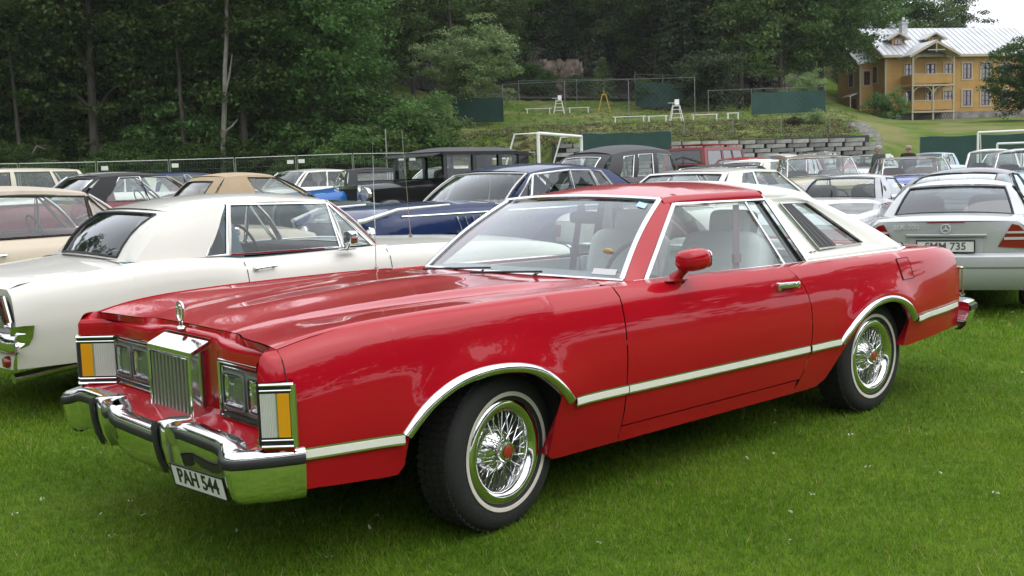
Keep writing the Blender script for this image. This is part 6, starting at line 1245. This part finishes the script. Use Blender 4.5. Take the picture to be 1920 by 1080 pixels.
for s_ in (-1, 1): b = MB(); b.tube([(s_*.5, 0, 0), (s_*.15, 0, 1.5)], .05, 6); b.build('leg', YEL, root)
b = MB(); b.tube([(-.15, 0, 1.5), (.15, 0, 1.5)], .05, 6); b.tube([(0, 0, 1.5), (0, 0, 1.9)], .03, 6); b.build('top_bar', YEL, root)
# lone thin pole in front of the shrubs
X, Y = at(735, 57); b = MB(); b.tube([(0, 0, 0), (0, 0, 3.2)], .03, 6); o = b.build('thin_pole', GALV, None); o.location = (X, Y, ground(X, Y)); tag(o, 'thin grey pole in front of the corner shrubs', 'pole')

# ================================================================ the ochre wooden house
OCHRE = bpy.data.materials.new('ochre_boards'); OCHRE.use_nodes = True; N, K = nodes(OCHRE); bs = N['Principled BSDF']; bs.inputs['Roughness'].default_value = .8
tc = N.new('ShaderNodeTexCoord'); nz = node_noise(N, K, tc.outputs['Object'], .8, 6); colr = ramp(N, K, nz, [(.3, (.37, .21, .06)), (.7, (.47, .28, .09))]); K(colr, bs.inputs['Base Color'])
wv = N.new('ShaderNodeTexWave'); wv.bands_direction = 'Z'; wv.wave_profile = 'SAW'; wv.inputs['Scale'].default_value = 2.4; K(tc.outputs['Object'], wv.inputs['Vector']); bp = N.new('ShaderNodeBump'); bp.inputs['Strength'].default_value = .5; bp.inputs['Distance'].default_value = .03; K(wv.outputs[0], bp.inputs['Height']); K(bp.outputs[0], bs.inputs['Normal'])
TRIM = mat('house_trim', (.38, .33, .23), .7); ROOFM = mat('pale_metal_roof', (.50, .51, .53), .38, .25, var=.12, vscale=.6); WINF = mat('red_brown_frame', (.11, .035, .03), .6); PLINTH = mat('stone_plinth', (.20, .18, .17), .9, bump=.8, bscale=3, var=.4, vscale=1.3); DOORR = mat('door_red', (.20, .03, .025), .5); WINGL = glass('house_glass', (.18, .2, .22), 1.5, .12)
hx, hy = at(1663, 108); HZ = ground(hx, hy)-.1; hr = empty('ochre_house', (hx, hy, HZ), YAW-math.pi/2+R(11), 'ochre yellow two-storey wooden house with pale metal roof and balconies', 'house')
HL, HD, HE, HRG = 17.5, 8.6, 6.9, 9.7         # length, depth, eaves, ridge; local x to the right, y away
def part(name, m, fn, smooth=False, parent=None): b = MB(); fn(b); return b.build(name, m, parent or hr, smooth)
part('plinth', PLINTH, lambda b: b.box((HL/2, HD/2, .4), (HL+.1, HD+.1, 1.0)))
def walls(b):
    z0 = .9
    b.add([(0, 0, z0), (HL, 0, z0), (HL, 0, HE), (0, 0, HE), (0, HD, z0), (HL, HD, z0), (HL, HD, HE), (0, HD, HE), (0, HD/2, HRG-.15), (HL, HD/2, HRG-.15)], [(0, 1, 2, 3), (5, 4, 7, 6), (4, 0, 3, 8, 7), (1, 5, 6, 9, 2)])
part('wall', OCHRE, walls)
for x_ in (0, HL): part('corner_board', TRIM, lambda b: b.box((x_, -.02, 3.9), (.18, .10, 6.0)))
def slope(b, y0, z0, y1, z1, x0, x1, t=.14):
    b.prism([(x0, y0, z0), (x1, y0, z0), (x1, y1, z1), (x0, y1, z1)], (0, 0, t))
rk = (HRG-HE)/(HD/2)
rf = part('roof', ROOFM, lambda b: (slope(b, -.65, HE-.65*rk, HD/2, HRG, -.7, HL+.6), slope(b, HD+.65, HE-.65*rk, HD/2, HRG, -.7, HL+.6)))
for k in range(31):
    x = -.6+k*.6
    part('standing_seam', ROOFM, lambda b: b.prism([(x-.02, -.65, HE-.65*rk+.14), (x+.02, -.65, HE-.65*rk+.14), (x+.02, HD/2, HRG+.14), (x-.02, HD/2, HRG+.14)], (0, 0, .05)), parent=rf)
part('eaves_board', TRIM, lambda b: b.box((HL/2, -.68, HE-.65*rk+.0), (HL+1.3, .06, .26)))
part('gable_board', TRIM, lambda b: (slope(b, -.65, HE-.65*rk-.2, HD/2, HRG-.2, -.72, -.62, .3), slope(b, HD+.65, HE-.65*rk-.2, HD/2, HRG-.2, -.72, -.62, .3)))
def window(x, z, w_=.95, h=1.55, y=0, face='f'):
    k = empty('window', (x, y, z)); k.parent = hr
    if face == 'l': k.rotation_euler = (0, 0, -math.pi/2)
    for nm, m, fn in (('casing', TRIM, lambda b: [b.box((xx, -.03, zz), (ww, .08, hh)) for xx, zz, ww, hh in ((0, h/2+.08, w_+.36, .16), (0, -h/2-.07, w_+.40, .14), (-w_/2-.08, 0, .16, h), (w_/2+.08, 0, .16, h))]),
                      ('sash', WINF, lambda b: [b.box((xx, -.035, zz), (ww, .06, hh)) for xx, zz, ww, hh in ((0, h/2-.04, w_, .08), (0, -h/2+.04, w_, .08), (-w_/2+.04, 0, .08, h), (w_/2-.04, 0, .08, h), (0, 0, .09, h), (0, h*.14, w_, .06), (0, -h*.2, w_, .04))])):
        b = MB(); fn(b); b.build(nm, m, k, False)
    b = MB(); b.add([(-w_/2, -.012, -h/2), (w_/2, -.012, -h/2), (w_/2, -.012, h/2), (-w_/2, -.012, h/2)], [(0, 1, 2, 3)]); b.build('pane', WINGL, k, False)
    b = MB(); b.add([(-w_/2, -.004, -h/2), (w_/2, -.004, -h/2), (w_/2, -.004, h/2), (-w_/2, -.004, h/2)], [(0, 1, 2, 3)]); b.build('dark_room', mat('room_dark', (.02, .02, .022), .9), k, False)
    b = MB(); [b.box((s_*w_*.40, -.008, 0), (w_*.14, .004, h*.9)) for s_ in (-1, 1)]; b.build('curtain', mat('curtain', (.35, .35, .35), .9), k, False)
WX = [2.6, 5.0, 7.0, 9.1, 11.2, 13.4, 15.6]
for x in WX: window(x, 4.95); window(x, 2.25)
window(0, 4.9, y=2.0, face='l'); window(0, 2.3, y=2.0, face='l'); window(0, 7.9, .7, .9, y=HD/2, face='l')
# balcony tower
PX0, PX1, PD = 1.75, 6.25, -2.0
for zf in (.85, 3.45):
    part('balcony_floor', TRIM, lambda b: b.box(((PX0+PX1)/2, PD/2-.05, zf), (PX1-PX0+.25, -PD+.2, .16)))
    part('balcony_panel', OCHRE, lambda b: b.box(((PX0+PX1)/2, PD, zf+.62), (PX1-PX0-.1, .06, .85)))
    for s_ in (PX0, PX1): part('balcony_panel', OCHRE, lambda b: b.box((s_, PD/2, zf+.62), (.06, -PD-.1, .85)))
    part('balcony_rail', TRIM, lambda b: b.box(((PX0+PX1)/2, PD, zf+1.10), (PX1-PX0+.2, .12, .09)))
for x in (PX0, (PX0+PX1)/2, PX1):
    top = 6.4 if x != (PX0+PX1)/2 else 3.4
    part('balcony_post', TRIM, lambda b: b.box((x, PD-.02, (top-.2)/2), (.16, .16, top+.2)))
for x, s_ in ((PX0, 1), ((PX0+PX1)/2, -1), ((PX0+PX1)/2, 1), (PX1, -1)):
    part('arch_brace', TRIM, lambda b: b.tube([(x+s_*(.05+.9*(1-math.cos(a))), PD, 2.42+.9*math.sin(a)) for a in lin(0, math.pi/2, 7)], .05, 6), True)
for x, s_ in ((PX0, 1), (PX1, -1)): part('arch_brace', TRIM, lambda b: b.tube([(x+s_*(.05+.8*(1-math.cos(a))), PD, 5.5+.8*math.sin(a)) for a in lin(0, math.pi/2, 7)], .05, 6), True)
pm = (PX0+PX1)/2; ph_ = 1.45
pr_ = part('porch_roof', ROOFM, lambda b: [b.prism([(pm+s_*(PX1-PX0+1.3)/2, PD-.55, 6.25), (pm, PD-.55, 6.25+ph_), (pm, 2.2, 6.25+ph_), (pm+s_*(PX1-PX0+1.3)/2, 2.2, 6.25)], (0, 0, .12)) for s_ in (-1, 1)])
part('porch_bargeboard', TRIM, lambda b: [b.prism([(pm+s_*(PX1-PX0+1.3)/2, PD-.60, 6.10), (pm, PD-.60, 6.1+ph_), (pm, PD-.60, 6.35+ph_), (pm+s_*(PX1-PX0+1.3)/2, PD-.60, 6.35)], (0, .06, 0)) for s_ in (-1, 1)])
part('porch_tie_beam', TRIM, lambda b: (b.box((pm, PD-.55, 6.85), (1.9, .10, .10)), b.box((pm, PD-.55, 7.1), (.10, .1, .9))))
part('porch_lattice', mat('lattice_dark', (.05, .045, .035), .9), lambda b: [b.tube([(PX0+.1+k*.3, PD+.05, .05), (PX0+.1+k*.3+s_*.45, PD+.05, .95)], .018, 4) for k in range(1, 15) for s_ in (-1, 1)])
# dormers and chimneys
for x in (1.95, 6.05):
    y0 = 1.15; z0 = HE+y0*rk
    dm = part('dormer', OCHRE, lambda b: b.box((x, y0+.8, z0+.35), (1.15, 1.7, 1.0))); 
    part('dormer_roof', ROOFM, lambda b: [b.prism([(x+s_*1.25, y0-.45, z0+.60), (x, y0-.45, z0+1.28), (x, y0+2.4, z0+1.28), (x+s_*1.25, y0+2.4, z0+.60)], (0, 0, .08)) for s_ in (-1, 1)], parent=dm)
    part('dormer_trim', TRIM, lambda b: [b.prism([(x+s_*1.25, y0-.48, z0+.50), (x, y0-.48, z0+1.18), (x, y0-.48, z0+1.34), (x+s_*1.25, y0-.48, z0+.66)], (0, .04, 0)) for s_ in (-1, 1)], parent=dm)
    part('dormer_window', WINF, lambda b: b.box((x, y0-.07, z0+.42), (.75, .05, .66)), parent=dm); part('dormer_pane', WINGL, lambda b: [b.box((x+s_*.18, y0-.105, z0+.42), (.28, .02, .5)) for s_ in (-1, 1)], parent=dm)
for x, y, w_, z1 in ((.9, HD/2+.4, .6, 10.3), (3.3, HD/2+.3, .6, 10.25), (4.0, HD/2-.9, .62, 10.5)):
    c = part('chimney', mat('chimney_grey', (.45, .45, .46), .7, var=.2, vscale=2), lambda b: (b.box((x, y, (8.2+z1)/2), (w_, w_, z1-8.2)), b.box((x, y, z1-.25), (w_+.22, w_+.22, .14)), b.box((x, y, z1-.02), (w_+.12, w_+.12, .12))))
    part('chimney_pot', mat('chimney_pot', (.6, .6, .6), .6), lambda b: b.lathe([(.14, z1), (.12, z1+.35), (.0, z1+.36)], 10, 'z', (x, y, 0)), True, c)
# lower wing at the gable end with its canopy and red door
part('wing_wall', OCHRE, lambda b: b.box((-.75, 4.6, 3.35), (1.5, 4.6, 5.6))); part('wing_corner', TRIM, lambda b: b.box((-1.5, 2.28, 3.35), (.16, .16, 5.6)))
part('wing_roof', ROOFM, lambda b: b.prism([(-1.95, 1.9, 5.95), (.1, 1.9, 6.2), (.1, 4.6, 7.9), (-1.95, 4.6, 7.9)], (0, 0, .12))); part('wing_roof', ROOFM, lambda b: b.prism([(-1.95, 7.3, 5.95), (.1, 7.3, 6.2), (.1, 4.6, 7.9), (-1.95, 4.6, 7.9)], (0, 0, .12)))
part('entrance_canopy', ROOFM, lambda b: b.prism([(-2.5, 2.6, 2.75), (-1.5, 2.6, 3.1), (-1.5, 4.2, 3.1), (-2.5, 4.2, 2.75)], (0, 0, .1))); part('canopy_post', TRIM, lambda b: b.box((-2.35, 2.7, 1.4), (.12, .12, 2.8)))
part('door', DOORR, lambda b: b.box((-1.53, 3.4, 1.5), (.08, 1.0, 2.2))); window(-1.5, 4.6, .8, 1.4, y=4.0, face='l'); window(-.75, 4.6, .7, 1.4, y=2.30)

# ================================================================ people
SKIN = mat('skin', (.45, .27, .20), .55); HAIRG = mat('grey_hair', (.30, .28, .26), .8)
def person(px, d, label, top, bottom, face, hair, hscale=1.0):
    X, Y = at(px, d); root = empty('person', (X, Y, ground(X, Y)), R(face), label, 'person', None, hscale)
    V = {'pel': (0, 0, .95), 'spi': (0, 0, 1.15), 'che': (-.02, 0, 1.35), 'nec': (-.01, 0, 1.50), 'hea': (.01, 0, 1.62), 'cro': (.0, 0, 1.70)}; E_ = [('pel', 'spi'), ('spi', 'che'), ('che', 'nec'), ('nec', 'hea'), ('hea', 'cro')]; RAD = {'pel': .15, 'spi': .14, 'che': .16, 'nec': .06, 'hea': .095, 'cro': .07}
    for s, q in ((-1, 'r'), (1, 'l')):
        V.update({'sh'+q: (-.01, s*.19, 1.42), 'el'+q: (.02, s*.25, 1.13), 'wr'+q: (.16, s*.20, .93), 'ha'+q: (.22, s*.18, .88), 'hi'+q: (0, s*.10, .90), 'kn'+q: (.02, s*.11, .50), 'an'+q: (0, s*.12, .09), 'to'+q: (.15, s*.14, .04)})
        E_ += [('che', 'sh'+q), ('sh'+q, 'el'+q), ('el'+q, 'wr'+q), ('wr'+q, 'ha'+q), ('pel', 'hi'+q), ('hi'+q, 'kn'+q), ('kn'+q, 'an'+q), ('an'+q, 'to'+q)]
        RAD.update({'sh'+q: .085, 'el'+q: .06, 'wr'+q: .045, 'ha'+q: .04, 'hi'+q: .11, 'kn'+q: .075, 'an'+q: .055, 'to'+q: .04})
    ks = list(V); me = bpy.data.meshes.new('body'); me.from_pydata([V[k] for k in ks], [(ks.index(a), ks.index(c)) for a, c in E_], []); o = bpy.data.objects.new('body', me); COL.objects.link(o)
    sk = o.modifiers.new('skin', 'SKIN'); sk.use_smooth_shade = True
    for i, k in enumerate(ks): me.skin_vertices[0].data[i].radius = (RAD[k]*(.8 if k in ('pel', 'spi', 'che') else 1), RAD[k]); me.skin_vertices[0].data[i].use_root = k == 'pel'
    o.modifiers.new('sub', 'SUBSURF').levels = 2; o.modifiers['sub'].render_levels = 2
    ev = o.evaluated_get(bpy.context.evaluated_depsgraph_get()); m2 = bpy.data.meshes.new_from_object(ev); bpy.data.objects.remove(o); m2.materials.clear()
    for m in (top, bottom, SKIN, BLACK): m2.materials.append(m)
    for p in m2.polygons:
        c = p.center; p.use_smooth = True
        p.material_index = 2 if (c.z > 1.50 or (c.x > .15 and .8 < c.z < .97 and abs(c.y) > .1)) else 0 if c.z > .86 else 3 if c.z < .10 else 1
    bo = bpy.data.objects.new('body', m2); COL.objects.link(bo); bo.parent = root
    b = MB(); b.sq((-.02, 0, 1.655), (.22, .17, .16), .9); b.build('hair', hair, root); b = MB(); b.sq((.105, 0, 1.625), (.04, .03, .05), 1); [b.sq((.0, s*.092, 1.63), (.05, .02, .06), 1) for s in (-1, 1)]; b.build('nose_and_ears', SKIN, root)
    b = MB(); [b.sq((.09, s*.035, 1.65), (.02, .025, .012), 1) for s in (-1, 1)]; b.box((.098, 0, 1.575), (.01, .05, .008)); b.build('eyes_and_mouth', mat('face_dark', (.06, .03, .03), .5), root)
    return root
person(1650, 30.5, 'grey-haired man in a green jacket standing among the parked cars', mat('green_jacket', (.06, .085, .065), .9), mat('trousers', (.04, .04, .05), .9), 150, HAIRG, 1.0)
person(1706, 33, 'man in a black jacket seen from behind beyond the blue convertible', mat('black_jacket', (.014, .014, .016), .9), mat('trousers', (.04, .04, .05), .9), 60, mat('fair_hair', (.30, .24, .18), .8), 1.0)
person(1522, 52, 'person with fair hair just showing above the small black vintage saloon', mat('tan_jacket', (.25, .18, .12), .9), mat('trousers', (.04, .04, .05), .9), 200, mat('fair_hair', (.30, .24, .18), .8), 1.02)
person(22, 31, 'person in black at the left edge behind the ivory wagon', mat('black_jacket', (.014, .014, .016), .9), mat('trousers', (.04, .04, .05), .9), 200, mat('brown_hair', (.08, .05, .03), .8), 1.0)
# ================================================================ lawn
GRASS = bpy.data.materials.new('grass_blades'); GRASS.use_nodes = True; N, K = nodes(GRASS); bs = N['Principled BSDF']; bs.inputs['Roughness'].default_value = .6; bs.inputs['Specular IOR Level'].default_value = .12
ge = N.new('ShaderNodeNewGeometry'); c1 = ramp(N, K, node_noise(N, K, ge.outputs['Position'], 1.1, 6, .65), [(.32, (.085, .185, .007)), (.5, (.145, .275, .014)), (.68, (.22, .335, .026))])
hv = N.new('ShaderNodeHueSaturation'); mr = N.new('ShaderNodeMapRange'); mr.inputs[3].default_value = .55; mr.inputs[4].default_value = 1.35; K(ge.outputs['Random Per Island'], mr.inputs[0]); K(mr.outputs[0], hv.inputs['Value']); st_ = ramp(N, K, ge.outputs['Random Per Island'], [(.955, (0, 0, 0)), (.96, (1, 1, 1))]); ms = N.new('ShaderNodeMixRGB'); K(st_, ms.inputs[0]); K(c1, ms.inputs[1]); ms.inputs[2].default_value = (.30, .26, .10, 1); K(ms.outputs[0], hv.inputs['Color']); K(hv.outputs[0], bs.inputs['Base Color'])
tl_ = N.new('ShaderNodeBsdfTranslucent'); K(hv.outputs[0], tl_.inputs[0]); mxs = N.new('ShaderNodeMixShader'); mxs.inputs[0].default_value = .35; K(bs.outputs[0], mxs.inputs[1]); K(tl_.outputs[0], mxs.inputs[2]); K(mxs.outputs[0], N['Material Output'].inputs['Surface'])
rng = np.random.default_rng(21); Vs = []
for d0, d1, dens, hgt, wid in ((3.4, 5.6, 15000, .029, .0034), (5.6, 8.6, 6500, .033, .0046), (8.6, 13, 2300, .042, .008), (13, 22, 700, .05, .015)):
    A = (d1*d1-d0*d0)*.5*1.9; n = int(A*dens); d = np.sqrt(rng.random(n)*(d1*d1-d0*d0)+d0*d0); u = (rng.random(n)-.5)*1.9*d; kp = (np.abs(u) < .57*d) | (rng.random(n) < .55); d, u = d[kp], u[kp]; n = len(d)
    cl = np.sin(u*3.1+1.7*np.sin(d*2.3))*np.sin(d*2.9+1.1*np.sin(u*1.9)); keep = rng.random(n) < .78+.22*cl; d, u = d[keep], u[keep]; n = len(d)
    X = CAM[0]+u*math.sin(YAW)+d*math.cos(YAW); Y = CAM[1]-u*math.cos(YAW)+d*math.sin(YAW); Z = .0125*np.maximum(0, Y); t = np.clip((Y-.9)/1.7, 0, 1); Z = Z+.05*t*t*(3-2*t)-.004; tx_ = np.clip((X-4.6)/2.9, 0, 1); ty_ = np.clip((Y-1.5)/3, 0, 1); Z = Z-.06*tx_*tx_*(3-2*tx_)*(1-ty_*ty_*(3-2*ty_))
    a = rng.random(n)*6.283; h = hgt*(.45+.9*rng.random(n)); ln = h*(.25+.9*rng.random(n)); b_ = a+rng.normal(size=n)*.6; w_ = wid*(.6+.8*rng.random(n))
    P = np.stack([X, Y, Z], 1); s = np.stack([-np.sin(a)*w_, np.cos(a)*w_, 0*a], 1)/2; m_ = P+np.stack([np.cos(b_)*ln*.3, np.sin(b_)*ln*.3, h*.62], 1); tip = P+np.stack([np.cos(b_)*ln, np.sin(b_)*ln, h], 1)
    Vs.append(np.stack([P-s, P+s, tip], 1).reshape(-1, 3))
V = np.concatenate(Vs); o = bpy.data.objects.new('grass', npmesh('grass', V, tris=np.arange(len(V)).reshape(-1, 3), m=GRASS)); COL.objects.link(o); tag(o, 'short mown green lawn under the cars', 'grass', kind='stuff')
# clover leaves and pale flecks in the lawn
n = 140; d = np.sqrt(rng.random(n)*(100-6)+6); u = (rng.random(n)-.5)*1.1*d; Cn = np.stack([CAM[0]+u*math.sin(YAW)+d*math.cos(YAW), CAM[1]-u*math.cos(YAW)+d*math.sin(YAW), 0*u+.03], 1); Cn[:, 2] += .0125*np.maximum(0, Cn[:, 1])
V, Q = leaves(Cn, np.full(n, .018), 4, .011, rng, .3); o = bpy.data.objects.new('clover', npmesh('clover', V, quads=Q, m=mat('clover_white', (.42, .45, .33), .8))); COL.objects.link(o); tag(o, 'scattered pale clover flowers in the lawn', 'clover', kind='stuff')

# rough grass and heather on the bank and the courts
rng = np.random.default_rng(33); CC = []; C2 = []
for k in range(5200):
    px = rng.uniform(840, 1610); d = rng.uniform(58.6, 96) if rng.random() < .35 else rng.uniform(58.6, 70); X, Y = at(px, d); (C2 if (d < 69 and px < 1600 and rng.random() < .45) else CC).append((X, Y, ground(X, Y)+.06))
for nm, C_, sz_, per, lm, lb in (('bank_grass', CC, .10, 12, LEAF_TURF, 'rough uncut grass on the bank and the old courts'), ('heather', C2, .10, 16, LEAF_HEATH, 'brown heather and dry scrub on the bank above the block wall')):
    C_ = np.array(C_); V, Q = leaves(C_, np.full(len(C_), .26), per, sz_, rng, .35); o = bpy.data.objects.new(nm, npmesh(nm, V, quads=Q, m=lm)); COL.objects.link(o); tag(o, lb, nm.replace('_', ' '), kind='stuff')

# leaf litter under the wood
LITTER = mat('leaf_litter', (.045, .038, .022), .95, bump=.6, bscale=2, var=.5, vscale=.8)
for nm, p0, p1, d0, d1 in (('forest_floor', -1000, 715, 58.5, 175), ('forest_floor', 715, 1535, 99, 175)):
    b = MB(); b.grid([[(*at(px, d), ground(*at(px, d))+.22) for d in np.arange(d0, d1, 1.5)] for px in lin(p0, p1, 60)], flip=True); o = b.build(nm, LITTER, None); o['kind'] = 'structure'


# damp summer air
b = MB(); X, Y = xy(0, 60); b.box((X, Y, 33.5), (760, 860, 70), YAW-math.pi/2); hz_o = b.build('haze', None, None, False); hz_o.data.materials.clear()
HM_ = bpy.data.materials.new('haze_air'); HM_.use_nodes = True; N, K = nodes(HM_); N.remove(N['Principled BSDF']); pv = N.new('ShaderNodeVolumePrincipled'); pv.inputs['Color'].default_value = (.92, .95, .97, 1); pv.inputs['Density'].default_value = .00018; K(pv.outputs[0], N['Material Output'].inputs['Volume']); hz_o.data.materials.append(HM_)
tag(hz_o, 'thin damp summer air over the field', 'haze', kind='stuff')
